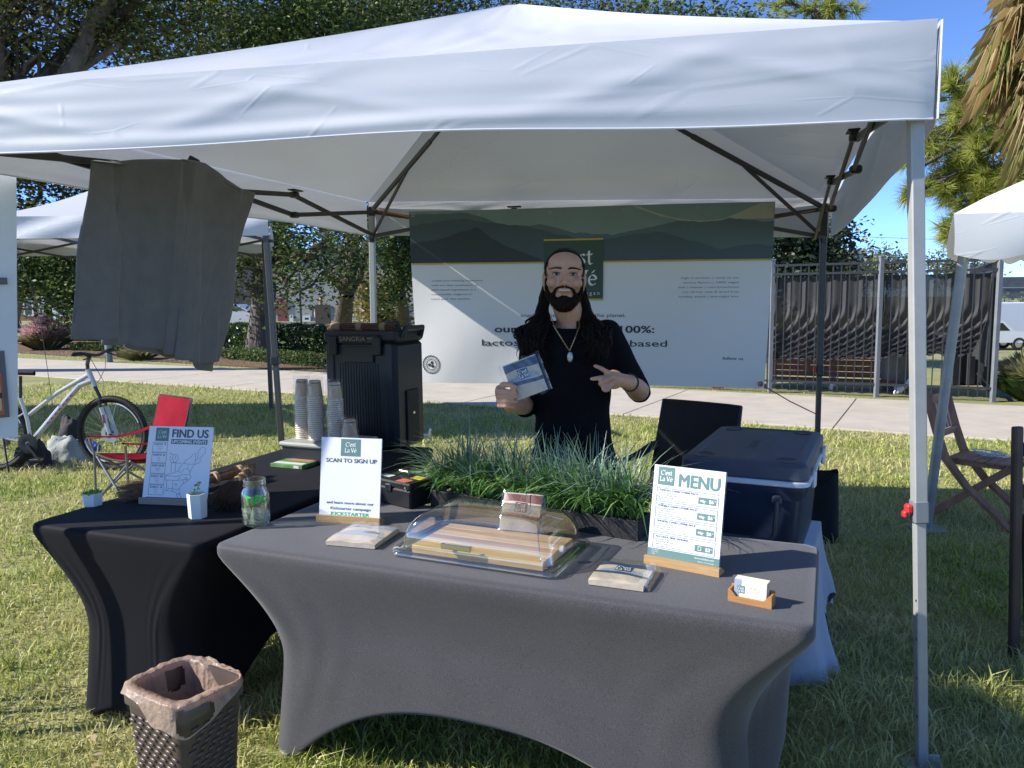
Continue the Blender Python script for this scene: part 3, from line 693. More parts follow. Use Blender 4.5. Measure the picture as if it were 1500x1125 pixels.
def billboard():
    a = PY(1502, 421, 110); t = thing('billboard', 'grey billboard on a post far away at the right edge', 'billboard', (a.x, 110, -2.1))
    w = 7.0; h = 3.0; z = a.z+2.1
    b = MB(); b.box((0, 0, z), (w, .4, h)); b.build('board', mat('billboard_grey', (.10, .11, .13), .8, var=.2, scale=1), t, smooth=False)
    b = MB(); b.box((0, -.28, z), (w, .08, .12)); b.box((0, -.3, z-h/2-.1), (w+.4, .8, .12)); b.build('catwalk', M_steel, t, smooth=False)
    b = MB(); b.tube([(0, 0, 0), (0, 0, z-h/2)], .3, 10); b.build('post', M_dkmetal, t)
billboard()
def pole(name, label, cat, px, py, ptop, r, m_, board=None):
    a = PZ(px, py); h = PY(px, ptop, a.y).z; t = thing(name, label, cat, a)
    b = MB(); b.tube([(0, 0, -.05), (0, 0, h)], [r, r*.9], 10); b.build('post', m_, t)
    if board:
        b = MB(); b.box((0, -.06, h-board[1]/2+.1), (board[0], .03, board[1]), bev=.008); b.build('board', board[2], t)
    return t
pole('sign_post', 'brown board on a post seen from behind near the distant doors', 'sign', 475, 500, 450, .04, M_dkmetal, (.62, .78, mat('board_brown', (.10, .09, .075), .8, var=.1)))
pole('bollard', 'grey green square post beside the path below the hanging cloth', 'post', 160, 531, 470, .09, mat('post_green', (.17, .21, .20), .6, var=.08))
pole('lamp_post', 'slim dark post standing before the cream building', 'post', 442, 494, 400, .05, M_dkmetal)
# line across the sky
a, b = PY(1180, 343, 40), PY(1640, 352, 45)
w_ = MB(); w_.tube([a.lerp(b, k/8)-Vector((0, 0, .5*math.sin(math.pi*k/8)*.3)) for k in range(9)], .012, 5)
w_.tube([a, Vector((a.x, a.y, 0))], .07, 8); w_.tube([b, Vector((b.x, b.y, 0))], .1, 8)
tag(w_.build('power_line', M_dkmetal, loc=(a.x, a.y, 0)), 'thin power line crossing the blue sky above the fence', 'power line')
# ------------------------------------------------------------ metal picket fence
M_fence = mat('fence_steel', (.030, .033, .037), .45, var=.1, scale=20, metal=.2); M_post = mat('fence_post', (.17, .185, .20), .45, var=.1)
FA, FB = Vector((2.2, 13.44, 0)), Vector((6.97, 11.06, 0)); FH = 2.08
FDIR = (FB-FA).normalized(); FN = Vector((-FDIR.y, FDIR.x, 0)); FC = FB+FN*5.2
fence = thing('fence', 'black metal picket fence beyond the path with grey posts', 'fence', FA)
pk0 = None
def pickets(A, B, step, off):
    global pk0
    L_ = (B-A).length; d = (B-A)/L_; k = 0; s = off
    while s < L_-.03:
        if pk0 is None:
            b = MB(); b.box((0, 0, FH/2+.03), (.016, .016, FH-.1), None); pk0 = b.mesh('picket', M_fence, False)
        o = bpy.data.objects.new('picket', pk0); COL.objects.link(o); o.parent = fence; WM[o.name] = WM['fence']
        o.matrix_local = TR(A+d*s-FA) @ RZ(math.atan2(d.y, d.x)); s += step
pickets(FA, FB, .118, .06); pickets(FB, FC, .118, .1)
for A, B in ((FA, FB), (FB, FC)):
    for z, h in ((FH-.03, .035), (FH-.17, .035), (.2, .035)):
        b = MB(); b.bar(A-FA+Vector((0, 0, z)), B-FA+Vector((0, 0, z)), .038, h); b.build('rail', M_fence, fence, smooth=False)
for p in (Vector((4.2, 12.45, 0)), Vector((5.6, 11.74, 0)), FB, FC):
    b = MB(); b.box((p.x-FA.x, p.y-FA.y, FH/2+.02), (.062, .062, FH+.06), bev=.004); b.box((p.x-FA.x, p.y-FA.y, FH+.06), (.075, .075, .03), bev=.006); b.build('post', M_post, fence)
# privacy screen hung on the inside of the fence, its lower part swept sideways in folds
def screen_mat():
    m, nt, out = _nt('screen_mesh'); L = nt.links.new
    p = N(nt, 'ShaderNodeBsdfPrincipled'); p.inputs['Base Color'].default_value = (.034, .035, .037, 1); p.inputs['Roughness'].default_value = .75
    t = N(nt, 'ShaderNodeBsdfTransparent'); mx = N(nt, 'ShaderNodeMixShader'); mx.inputs[0].default_value = .03
    L(p.outputs[0], mx.inputs[1]); L(t.outputs[0], mx.inputs[2]); L(mx.outputs[0], out.inputs[0]); return m
def screen():
    b = MB(); L_ = (FB-FA).length
    def f(u, v):
        s = u*(L_-.1); z = FH-.22-v*1.25; q = max(0, (v-.3)/.7)
        ph = (s*1.0+q**2.2*1.05)*2*math.pi/.20
        amp = .012+.085*q**1.3
        off = .07+.22*q**2*math.sin(math.pi*min(1, v*1.02))+amp*math.sin(ph)
        p = FA+FDIR*(s-.2*q**2)+FN*off; return (p.x, p.y, z+.06*q*math.sin(s*1.6)+.02*q*math.sin(ph))
    b.grid(f, 420, 34)
    M_scr = screen_mat()
    tag(b.build('privacy_screen', M_scr, loc=FA, recalc=False, ang=0), 'black mesh screen billowing in curved folds inside the fence', 'screen')
    b = MB()
    def f2(u, v):
        s = .05+u*5.0; p = FB+FN*s-FDIR*(.07+.05*math.sin(s*9)*v); return (p.x, p.y, FH-.22-v*1.35)
    b.grid(f2, 90, 10); tag(b.build('privacy_screen', M_scr, loc=FB, recalc=False, ang=0), 'black mesh screen hanging on the return side of the fence beyond the corner', 'screen')
screen()
def bench():
    a = FA+FDIR*2.15+FN*1.15; t = thing('slatted_bench', 'reddish brown slatted bench with pale posts seen through the fence', 'bench', M=TR(a) @ RZ(math.atan2(FDIR.y, FDIR.x)))
    M_w = mat('bench_wood', (.20, .075, .045), .6, var=.25, scale=6, aniso=(.4, 6, 6))
    for k in range(4):
        b = MB(); b.box((.95, .1, .22+k*.1), (2.0, .03, .09), bev=.005); b.build('slat', M_w, t)
    for k in range(4):
        b = MB(); b.box((.95, -.05-.1*k, .15), (2.0, .085, .03), bev=.005); b.build('slat', M_w, t)
    for x in (-.03, .95, 1.93):
        b = MB(); b.box((x, .14, .31), (.09, .05, .62), bev=.005); b.build('post', M_whitep, t)
        b = MB(); b.box((x, -.36, .066), (.07, .05, .132), bev=.004); b.build('leg', M_whitep, t)
        b = MB(); b.box((x, -.12, .114), (.06, .5, .04)); b.build('bearer', M_whitep, t)
bench()
def barrel():
    p = PZ(1316, 578)+FN*.75; t = thing('storage_drum', 'grey brown drum with a rounded lid standing inside the fence', 'drum', p)
    m_ = mat('drum_grey', (.16, .15, .13), .7, var=.15)
    b = MB(); b.lathe([(.01, 0), (.24, 0), (.27, .05), (.28, .3), (.27, .6), (.25, .66)], 24, None, True); b.build('body', m_, t)
    b = MB(); b.lathe([(.275, .64), (.275, .69), (.24, .76), (.15, .81), (.01, .83)], 24, None, False, True); b.build('lid', m_, t)
barrel()
p0 = PZ(1318, 582)+FN*.4; p1 = PY(1352, 532, p0.y+.2)
w_ = MB(); w_.tube([p0+Vector((0, 0, .03)), p1], .028, 8); w_.tube([p0+Vector((-.06, 0, .03)), p0+Vector((.07, 0, .12))], .04, 8, round_ends=True)
tag(w_.build('pipe', M_whitep, loc=p0), 'white pipe leaning diagonally inside the fence by the drum', 'pipe')
w_ = MB(); q0 = PZ(1400, 575)+FN*1.2
for dx, hh in ((0, .8), (.25, .95), (.5, .7)): w_.box((q0.x+dx, q0.y, hh/2), (.16, .3, hh), bev=.02)
tag(w_.build('stacked_crate', mat('crate_dark', (.03, .03, .035), .6), loc=(q0.x, q0.y, 0)), 'dark storage boxes inside the corner of the fence', 'boxes')
w_ = MB(); q0 = PZ(1048, 573.5)+Vector((.1, .25, 0)); w_.box((q0.x, q0.y, .05), (.22, .10, .05), bev=.02); w_.tube([(q0.x-.2, q0.y, .06), (q0.x+.3, q0.y+.05, .04)], .014, 6)
tag(w_.build('garden_tool', mat('orange_plastic', (.6, .09, .02), .5), loc=(q0.x, q0.y, 0)), 'orange tool lying in the grass under the banner', 'tool')
# ============================================================ CANOPY TENT
def fabric(name, col, transl, rough=.45, tcol=None, bump=.06, bscale=3.6, spec=.4):
    m, nt, out = _nt(name); L = nt.links.new
    tc = N(nt, 'ShaderNodeTexCoord')
    p = N(nt, 'ShaderNodeBsdfPrincipled'); p.inputs['Base Color'].default_value = (*col, 1); p.inputs['Roughness'].default_value = rough; p.inputs['Specular IOR Level'].default_value = spec
    # creases left from folding: two stretched ridged noises
    hs = []
    for sc, mp_, ro, wd in ((bscale*.55, (.5, .5, 2.2), (.15, .12, .5), .05), (bscale*1.1, (.7, .5, 2.0), (-.2, -.35, -.6), .035)):
        mp = N(nt, 'ShaderNodeMapping'); mp.inputs['Scale'].default_value = mp_; mp.inputs['Rotation'].default_value = ro; L(tc.outputs['Object'], mp.inputs['Vector'])
        vo = N(nt, 'ShaderNodeTexVoronoi'); vo.feature = 'DISTANCE_TO_EDGE'; vo.inputs['Scale'].default_value = sc; L(mp.outputs[0], vo.inputs['Vector'])
        mr = N(nt, 'ShaderNodeMapRange'); mr.interpolation_type = 'SMOOTHSTEP'; L(vo.outputs['Distance'], mr.inputs[0]); mr.inputs[1].default_value = 0; mr.inputs[2].default_value = wd; mr.inputs[3].default_value = 1; mr.inputs[4].default_value = 0
        nz = N(nt, 'ShaderNodeTexNoise'); nz.inputs['Scale'].default_value = sc*.9; L(mp.outputs[0], nz.inputs['Vector'])
        m2 = N(nt, 'ShaderNodeMapRange'); L(nz.outputs['Fac'], m2.inputs[0]); m2.inputs[1].default_value = .50; m2.inputs[2].default_value = .78
        k = N(nt, 'ShaderNodeMath', operation='MULTIPLY'); L(mr.outputs[0], k.inputs[0]); L(m2.outputs[0], k.inputs[1]); hs.append(k)
    nz = N(nt, 'ShaderNodeTexNoise'); nz.inputs['Scale'].default_value = bscale*.8; nz.inputs['Detail'].default_value = 1; L(tc.outputs['Object'], nz.inputs['Vector'])
    s = N(nt, 'ShaderNodeMath', operation='ADD'); L(hs[0].outputs[0], s.inputs[0]); L(hs[1].outputs[0], s.inputs[1])
    s2 = N(nt, 'ShaderNodeMath', operation='ADD'); L(s.outputs[0], s2.inputs[0]); L(nz.outputs['Fac'], s2.inputs[1])
    bp = N(nt, 'ShaderNodeBump'); bp.inputs['Strength'].default_value = bump; bp.inputs['Distance'].default_value = .05; L(s2.outputs[0], bp.inputs['Height'])
    L(bp.outputs[0], p.inputs['Normal'])
    t = N(nt, 'ShaderNodeBsdfTranslucent'); t.inputs[0].default_value = (*(tcol or col), 1); L(bp.outputs[0], t.inputs['Normal'])
    mx = N(nt, 'ShaderNodeMixShader'); mx.inputs[0].default_value = transl
    L(p.outputs[0], mx.inputs[1]); L(t.outputs[0], mx.inputs[2]); L(mx.outputs[0], out.inputs[0]); return m
M_tentw = fabric('canopy_polyester', (.61, .62, .645), .12, .45, tcol=(.62, .65, .72))
M_tenti = fabric('canopy_polyester_thin', (.78, .79, .82), .25, .5, tcol=(.6, .62, .68))
M_frame = mat('frame_powder_coat', (.055, .053, .048), .5, var=.1, scale=20)
M_leg = mat('leg_light_grey', (.34, .345, .34), .42, var=.06, scale=14, metal=.15)
M_black = mat('black_plastic', (.014, .014, .016), .42)
M_red = mat('red_plastic', (.55, .025, .03), .4)
FLc, FRc = Vector((-2.03, 2.66, 2.26)), PY(1371, 31, 2.38)
BRc, BLc = PY(1216, 290, 5.38), PY(539, 296, 5.8)
APEX = PY(755, 5, 4.1)
LEGF = {}
tent = thing('canopy_tent', 'white pop up canopy over the booth with grey legs', 'canopy', ((FLc.x+BRc.x)/2, 4.0, 0))
CORN = [FLc, FRc, BRc, BLc]; VALS = [.205, .283, .26, .24]
def roof_pt(i, s, t):
    a, b = CORN[i], CORN[(i+1) % 4]; e = a.lerp(b, s)
    p = e.lerp(APEX, t)
    sag = -.07*math.sin(math.pi*t)*(max(0, math.sin(math.pi*s))**.7) - .02*math.sin(math.pi*t)
    nrm = noise.noise(Vector((p.x*1.7, p.y*1.7, i*3.)))*.022+noise.noise(Vector((p.x*5+s*4, p.y*5, i*7.)))*.007
    # tension folds that run out from the corners along the eave
    w = min(1, t*7)*min(1, (1-t)*5)*max(0, math.sin(math.pi*s))**.5
    fold = .012*max(0, math.sin(math.pi*s))**.5*math.sin(30*t*(1.2-abs(s-.5))+4*s+i)*math.exp(-t*7)*(.3+abs(s-.5)*1.4)
    return (p.x, p.y, p.z+sag+(nrm)*w+fold*min(1, t*10))
r = MB()
for i in range(4): r.grid(lambda s, t: roof_pt(i, s, t*.985), 56, 40)
ap = [roof_pt(i, s/10, .985) for i in range(4) for s in range(10)]
r.poly([(p[0], p[1], p[2]) for p in ap])
r.build('roof', M_tentw, tent, world=True, ang=24)
def val_pt(i, s, v):
    a, b = CORN[i], CORN[(i+1) % 4]; e = a.lerp(b, s); d = (b-a).normalized(); n = Vector((d.y, -d.x, 0))
    ee = math.sin(math.pi*s)
    out = .012+.035*v*ee**.5+.006*math.sin(s*13+i*2)*v*ee+.009*noise.noise(Vector((s*5, v*1.6+i*5, 1.3)))*ee
    # long tension folds fanning out of the two corners, and a slack roll along the hem
    for s0, sg in ((s, 1), (1-s, -1)):
        for k, (sl, am, wd) in enumerate(((.14, .006, .12), (.40, .007, .11), (.70, .006, .10))):
            yy = sl+(.28-.5*sl)*s0*1.9+.03*noise.noise(Vector((s0*4, k*3., i))); out += am*math.exp(-((v-yy)/wd)**2)*math.exp(-s0*2.2)*min(1, s0*14)
    for k in range(5):
        c_ = .12+.19*k+.05*math.sin(k*2.3+i); out += .006*math.exp(-(((s-c_)*3.3+(v-.5)*(.8 if k % 2 else -1.1))/.11)**2)*math.sin(math.pi*min(1, v*1.1))
    out += .012*math.exp(-((v-.86-.05*math.sin(s*6))/.10)**2)*ee
    low = VALS[i]*(1-s)+VALS[(i+1) % 4]*s+.012*math.sin(s*9+i)*ee
    p = e+n*out; z = e.z+.012*math.sin(math.pi*s*2)*0-low*v+.004*(1-v)
    return (p.x, p.y, z)
for i in range(4):
    b = MB(); b.grid(lambda s, v: val_pt(i, s, v), 120, 26)
    o = b.build('valance', M_tentw, tent, world=True, ang=0)
    h = MB(); h.tube([val_pt(i, k/40, 1.0) for k in range(41)], .0035, 5); h.build('hem', M_tenti, o, world=True)
# small lettering free corner tab: bound seam at the near right corner
b = MB(); b.tube([FRc+Vector((.012, -.014, .0)), FRc+Vector((.012, -.014, -VALS[1]))], .0035, 6); b.build('corner_seam', M_tenti, tent, world=True)
# legs: outer tube, inner tube, foot, slider
def corner_in(c, k=.05):
    m = (FLc+FRc+BRc+BLc)/4; d = Vector((m.x-c.x, m.y-c.y, 0)).normalized(); return Vector((c.x, c.y, 0))+d*k
feet = {0: Vector((-2.12, 2.62, 0)), 1: PZ(1350, 1128), 2: Vector((corner_in(BRc).x+.0, corner_in(BRc).y, 0)), 3: Vector((corner_in(BLc).x-.02, corner_in(BLc).y, 0))}
TOPN, SLID = {}, {}
MF = Matrix()
yaw = math.atan2((FRc-FLc).y, (FRc-FLc).x)
for i, c in enumerate(CORN):
    t_ = corner_in(c, .06); t_.z = c.z-.07; f = feet[i]
    if i == 1: pass
    ax = (t_-f); up = Vector((math.cos(yaw), math.sin(yaw), 0))
    TOPN[i] = t_; SLID[i] = f+ax*((c.z-(.165, .235, .27, .26)[i])/ax.z)
    sp = .88 if i == 1 else 1.05
    q = f+ax*(sp/ax.z)
    lm = M_leg if i in (1, 3) else M_frame
    b = MB(); b.bar(q, t_, .040, .040, up, .004); leg = b.build('leg', lm, tent, world=True)
    b = MB(); b.bar(f+Vector((0, 0, .01)), q, .032, .032, up, .003)
    b.build('inner_tube', lm if i != 2 else M_frame, leg, world=True)
    b = MB(); b.box((0, 0, .006), (.11, .11, .006), TR(f) @ RZ(yaw), .002); b.box((.03, 0, .03), (.05, .004, .05), TR(f) @ RZ(yaw)); b.build('foot_plate', M_steel, leg, world=True)
    b = MB(); b.bar(f+ax*((sp-.045)/ax.z), f+ax*((sp+.03)/ax.z), .046, .046, up, .005)
    b.build('lock_collar', M_post if i == 1 else M_black, leg, world=True)
    cd_ = Vector((math.cos(yaw), math.sin(yaw), 0)) if i in (0, 3) else -Vector((math.cos(yaw), math.sin(yaw), 0))
    pq = f+ax*((sp+.0)/ax.z)+cd_*.032
    b = MB(); b.box((0, 0, 0), (.022, .03, .03), TR(pq) @ RZ(yaw), .006); b.box((-.012 if i == 1 else .012, 0, -.018), (.014, .024, .022), TR(pq) @ RZ(yaw), .005); b.build('release_button', M_red, leg, world=True)
    if i == 1:
        for dz in (.19, .32, .45, .58):
            b = MB(); b.tube([f+ax*(dz/ax.z)-cd_*0+Vector((-.016, -.012, 0)), f+ax*(dz/ax.z)+Vector((-.0145, -.008, 0))], .005, 8); b.build('pin_hole', M_black, leg, world=True)
    for z_, nm in ((t_, 'top_bracket'), (SLID[i], 'slider')):
        b = MB(); b.bar(z_-ax.normalized()*.045, z_+ax.normalized()*.03, .046, .046, up, .01); b.build(nm, M_black, tent, world=True)
# scissor trusses, three crossings a side, rafters and struts
INSET = .045
def bar(p, q, w=.014, h=.027, nm='truss_bar', up=(0, 0, 1)):
    b = MB(); b.bar(p, q, w, h, up, .002); return b.build(nm, M_frame, tent, world=True)
for i in range(4):
    j = (i+1) % 4; d = (CORN[j]-CORN[i]).normalized(); n = Vector((-d.y, d.x, 0)).normalized()
    up_ = lambda s: TOPN[i].lerp(TOPN[j], s)+n*INSET+Vector((0, 0, -.01))
    lo_ = lambda s: SLID[i].lerp(SLID[j], s)+n*INSET+Vector((0, 0, .035*math.sin(math.pi*s)))
    for k in range(3):
        a, c = k/3, (k+1)/3
        bar(up_(a)+n*.008, lo_(c)+n*.008); bar(lo_(a)-n*.008, up_(c)-n*.008)
    for k in (1, 2):
        for f_ in (up_, lo_):
            p = f_(k/3); b = MB(); b.box((0, 0, 0), (.05, .05, .035), TR(p) @ RZ(math.atan2(d.y, d.x)), .008)
            if f_ is up_: b.box((0, .01, .026), (.10, .05, .008), TR(p) @ RZ(math.atan2(d.y, d.x)), .003)
            b.build('joint', M_black, tent, world=True)
hub = APEX-Vector((0, 0, .16))
for i in range(4):
    a = TOPN[i]; m_ = a.lerp(hub, .5)-Vector((0, 0, .01))
    bar(a, m_, .02, .03, 'rafter'); bar(m_, hub, .016, .024, 'rafter')
    bar(SLID[i], a.lerp(hub, .32)-Vector((0, 0, .015)), .013, .024, 'strut')
b = MB(); b.lathe([(.01, -.05), (.06, -.04), (.06, .03), (.02, .08), (.01, .1)], 14, TR(hub)); b.build('peak_hub', M_black, tent, world=True)
# ------------------------------------------------------------ banner
BY, BY2 = 5.55, 5.20
B_l, B_r = PY(599, 307, BY), PY(1136, 298, BY2)
B_bl, B_br = PY(625, 556, BY), PY(1126, 572, BY2)
bx = Vector((B_r.x-B_l.x, B_r.y-B_l.y, 0)); BW = bx.length; bx.normalize(); BH = 1.29
BZ0 = (B_bl.z+B_br.z)/2; BH = (B_l.z+B_r.z)/2-BZ0
BM = Matrix(((bx.x, 0, bx.y, B_l.x), (bx.y, 0, -bx.x, B_l.y), (0, 1, 0, BZ0), (0, 0, 0, 1)))   # banner plane: x along, y up, z towards the booth
M_vinyl = mat('vinyl_white', (.72, .71, .69), .42, bump=.22, bscale=3.2, bdist=.02, transl=.04)
ban = thing('banner', 'wide printed banner hung across the back of the canopy', 'banner', M=BM)
def bwave(x, y, z=0.):
    """the sheet sways in at its corners and ripples"""
    u, v = x/BW, y/BH
    dx = -.10*(1-v)*(u-.5)*0.85
    dz = .018*math.sin(u*7+v*3)+.012*math.sin(u*15-v*6+1)*(1-v)+.02*(1-v)*math.sin(u*4+1)
    return (x+dx, y+.018*(u-.5)*(1-v)*-2, z+dz)
def bsheet(mb, x0, y0, x1, y1, z, n=40, m=20):
    nx = max(2, int(n*(x1-x0)/BW)+2); ny = max(2, int(m*(y1-y0)/BH)+2)
    mb.grid(lambda u, v: bwave(x0+(x1-x0)*u, y0+(y1-y0)*v, z), nx, ny)
def bwrap(mb, z):
    mb.v = [bwave(v[0], v[1], z+v[2]) for v in mb.v]; return mb
s = MB(); bsheet(s, 0, 0, BW, BH, 0, 60, 30); s.build('sheet', M_vinyl, ban, ang=0, recalc=False)
def bu(px, py):
    """photograph point -> banner coordinates"""
    u = (px-(599+(625-599)*(py-307)/249))/((1136-10*(py-298)/272)-(599+26*(py-307)/249))
    yt = 307-9*u; yb = 556+16*u
    return (u*BW, (1-(py-yt)/(yb-yt))*BH)
def bpoly(pts): return [bu(*p) for p in pts]
def print_mat(nm, c): return mat(nm, c, .45, var=.06, scale=3, bump=.15, bscale=3.2, bdist=.02)
SKYP = print_mat('print_sky', (.17, .245, .235))
yg = bu(870, 381)[1]
s = MB(); bsheet(s, 0, yg, BW, BH, .0015, 60, 20); s.build('printed_sky', SKYP, ban, ang=0, recalc=False)
def ridge(nm, pts, col, z):
    """a printed mountain range: jagged outline down to the gold line"""
    P_ = bpoly(pts); xs = [p[0] for p in P_]; mb = MB(); n = 150; x0, x1 = max(0, min(xs)), min(BW, max(xs)); prev = None
    vs = []; fs = []
    for k in range(n+1):
        x = x0+(x1-x0)*k/n; y = np.interp(x, xs, [p[1] for p in P_])+.012*noise.noise(Vector((x*9, z*900, 0)))+.006*noise.noise(Vector((x*30, z*900, 0)))
        y = max(y, yg+.0005)
        for j in range(5): vs.append((x, yg+(min(y, BH-.002)-yg)*j/4, 0))
    for k in range(n):
        for j in range(4): fs.append((k*5+j, (k+1)*5+j, (k+1)*5+j+1, k*5+j+1))
    mb.add(vs, fs); bwrap(mb, z); return mb.build(nm, print_mat(nm, col), ban, ang=0, recalc=False)
ridge('printed_haze', [(938, 296), (975, 314), (1030, 330), (1075, 322), (1130, 326), (1140, 290)], (.17, .20, .14), .0022) if False else None
s = MB(); s.add([(x, y, 0) for x, y in bpoly([(935, 303), (1135, 299), (1134, 322), (1075, 323), (1020, 327), (975, 318)])], [(0, 1, 2, 3, 4, 5)]); bwrap(s, .003); s.build('printed_light', print_mat('print_light', (.36, .37, .28)), ban, recalc=False)
ridge('printed_far_range', [(598, 312), (690, 310), (730, 322), (760, 330), (800, 326), (850, 340), (905, 344), (950, 334), (1000, 325), (1040, 326), (1075, 322), (1136, 328)], (.075, .118, .125), .0030)
ridge('printed_mid_range', [(598, 330), (640, 322), (690, 318), (720, 324), (780, 330), (830, 342), (880, 352), (930, 345), (975, 340), (1020, 352), (1060, 366), (1105, 358), (1136, 362)], (.045, .074, .084), .0042)
ridge('printed_near_range', [(598, 357), (618, 352), (645, 348), (680, 336), (705, 332), (725, 345), (745, 356), (790, 372), (810, 381.5)], (.020, .031, .036), .0054)
s = MB(); s.add([], []); rect2(s, 0, yg-.010, BW, yg, Matrix())
s = MB(); bsheet(s, 0, yg-.011, BW, yg, .0062, 60, 2); s.build('gold_line', print_mat('print_gold', (.50, .36, .05)), ban, ang=0, recalc=False)
lx0, ly1 = bu(806, 349); lx1, ly0 = bu(896, 438)
s = MB(); bsheet(s, lx0, ly0, lx1, ly1, .008, 60, 40); lg = s.build('printed_logo', print_mat('print_green', (.026, .062, .036)), ban, ang=0, recalc=False)
s = MB(); bsheet(s, lx0, ly1-.010, lx1, ly1+.001, .0095, 60, 2); bsheet(s, lx0, ly0-.001, lx1, ly0+.010, .0095, 60, 2); s.build('gold_border', MATS['print_gold'], lg, ang=0, recalc=False)
M_inkw = mat('print_white', (.7, .71, .7), .5); M_ink = mat('print_dark', (.022, .026, .032), .5); M_inkg = mat('print_grey', (.10, .105, .115), .5)
cxl = (lx0+lx1)/2; lw = lx1-lx0; lh = ly1-ly0
s = MB(); nib_text(s, "C'est", cxl, ly0+lh*.585, lh*.235, Matrix(), 'c'); nib_text(s, 'La Vé', cxl+.008, ly0+lh*.245, lh*.235, Matrix(), 'c')
text(s, 'v e g a n', lx1-lw*.06, ly0+lh*.085, lh*.065, Matrix(), align='r')
bwrap(s, .0105); s.build('logo_lettering', M_inkw, lg, smooth=False, recalc=False)
s = MB()
for k, (t_, e) in enumerate((('enrich your snacking experience', 717), ('with our ideal combination of', 710), ('plant-based ingredients in a', 708), ('compostable, single-serve', 702), ('snack pack that satisfies.', 701))):
    x, y = bu(640, 408.5+6.6*k); x2, _ = bu(e, 408); text(s, t_, x, y, .0125, Matrix(), w=x2-bu(640, 408)[0])
for k, (t_, e) in enumerate((('high in protein | ready to eat', 1007), ('savory flavors | 100% vegan', 1010), ('deli | cheese | mini bruschetta', 1003), ('mix of raw nuts & dried fruit', 1009), ('midday snack | late-night bite', 1004))):
    x, y = bu(1088, 408.5+6.9*k); x2, _ = bu(e, 408.5+6.9*k); text(s, t_, x, y, .0125, Matrix(), w=x-x2, align='r')
bwrap(s, .002); s.build('small_print', M_inkg, ban, smooth=False, recalc=False)
s = MB()
x, y = bu(930, 463.5); x0, _ = bu(776, 462); text(s, 'snacks good for you and the planet.', x, y, .026, Matrix(), w=x-x0, align='r')
x, y = bu(971, 487.5); x0, _ = bu(739, 484); text(s, 'our ingredients are 100%:', x, y, .05, Matrix(), w=x-x0, align='r', bold=.0026)
x, y = bu(990, 508.5); x0, _ = bu(721, 504); text(s, 'lactose free and plant based', x, y, .046, Matrix(), w=x-x0, align='r', bold=.0008)
x, y = bu(1096, 529); x0, _ = bu(1068, 529); text(s, 'follow us', x, y, .021, Matrix(), w=x-x0, align='r', bold=.0004)
bwrap(s, .002); s.build('lettering', M_ink, ban, smooth=False, recalc=False)
ex, ey = bu(645, 530); s = MB()
for rr, w_, nn in ((.064, .006, 40), (.056, .0022, 40), (.037, .004, 30)): line2(s, [(ex+(rr+(.002*math.cos(k*math.pi) if rr == .064 else 0))*math.cos(2*math.pi*k/nn), ey+(rr+(.002*math.cos(k*math.pi) if rr == .064 else 0))*math.sin(2*math.pi*k/nn)) for k in range(nn)], w_, Matrix(), True)
for k in range(22):
    a = 2*math.pi*k/22; s.add([(ex+.0465*math.cos(a)+dx, ey+.0465*math.sin(a)+dy, 0) for dx, dy in ((-.0022, -.003), (.0022, -.003), (.0022, .003), (-.0022, .003))], [(0, 1, 2, 3)])
for a0 in (70, 190, 310):
    a = math.radians(a0); c_ = (ex+.015*math.cos(a), ey+.015*math.sin(a))
    s.poly([(c_[0]+.014*math.cos(a+q*2*math.pi/10)*(1 if q % 2 else .62), c_[1]+.012*math.sin(a+q*2*math.pi/10), 0) for q in range(10)])
bwrap(s, .002); s.build('printed_seal', M_ink, ban, smooth=False, recalc=False)
for u in (0, .2, .4, .6, .8, 1):
    x = min(BW-.03, max(.03, u*BW)); s = MB(); s.v, s.f = [], []
    for rr in (0,): s.tube([bwave(x+.009*math.cos(a), BH-.03+.009*math.sin(a), .003) for a in [2*math.pi*k/10 for k in range(10)]], .003, 5, closed=True)
    s.build('eyelet', M_steel, ban)
# red guy cord from the back right leg to the banner's lower corner
pa_ = SLID[2].lerp(feet[2], .0); q = feet[2]+Vector((0, -.02, 0)); q.z = PY(1190, 609, q.y).z
e_ = BM @ Vector(bwave(BW-.03, .03, .004))
w_ = MB(); w_.tube([q, q.lerp(e_, .5)-Vector((0, 0, .01)), e_], .004, 5); w_.tube([e_+Vector((.015*math.cos(a), -.01, .015*math.sin(a))) for a in (0, 1.2, 2.4, 3.6, 4.8, 6)], .005, 5)
tag(w_.build('red_cord', mat('cord_red', (.35, .04, .06), .7), loc=q), 'thin red cord tied from the rear right leg to the corner of the banner', 'cord')
w_ = MB()
dd = (BLc-BRc).normalized()
w_.tube([TOPN[2]+Vector((.0, -.05, .0)), TOPN[2]+dd*.12+Vector((0, -.06, -.03)), TOPN[2]+dd*.35+Vector((0, -.05, -.075))], .005, 5)
tag(w_.build('tie_cord', mat('cord_orange', (.5, .16, .05), .6), loc=TOPN[2]), 'orange cord tied along the truss at the rear right corner', 'cord')
w_ = MB(); w_.tube([TOPN[3]+Vector((.03, -.05, .0)), TOPN[3]-dd*.14+Vector((0, -.06, -.02)), TOPN[3]-dd*.34+Vector((0, -.05, -.06))], .006, 5)
tag(w_.build('tie_cord', MATS['cord_orange'], loc=TOPN[3]), 'orange cord tied along the truss at the rear left corner', 'cord')
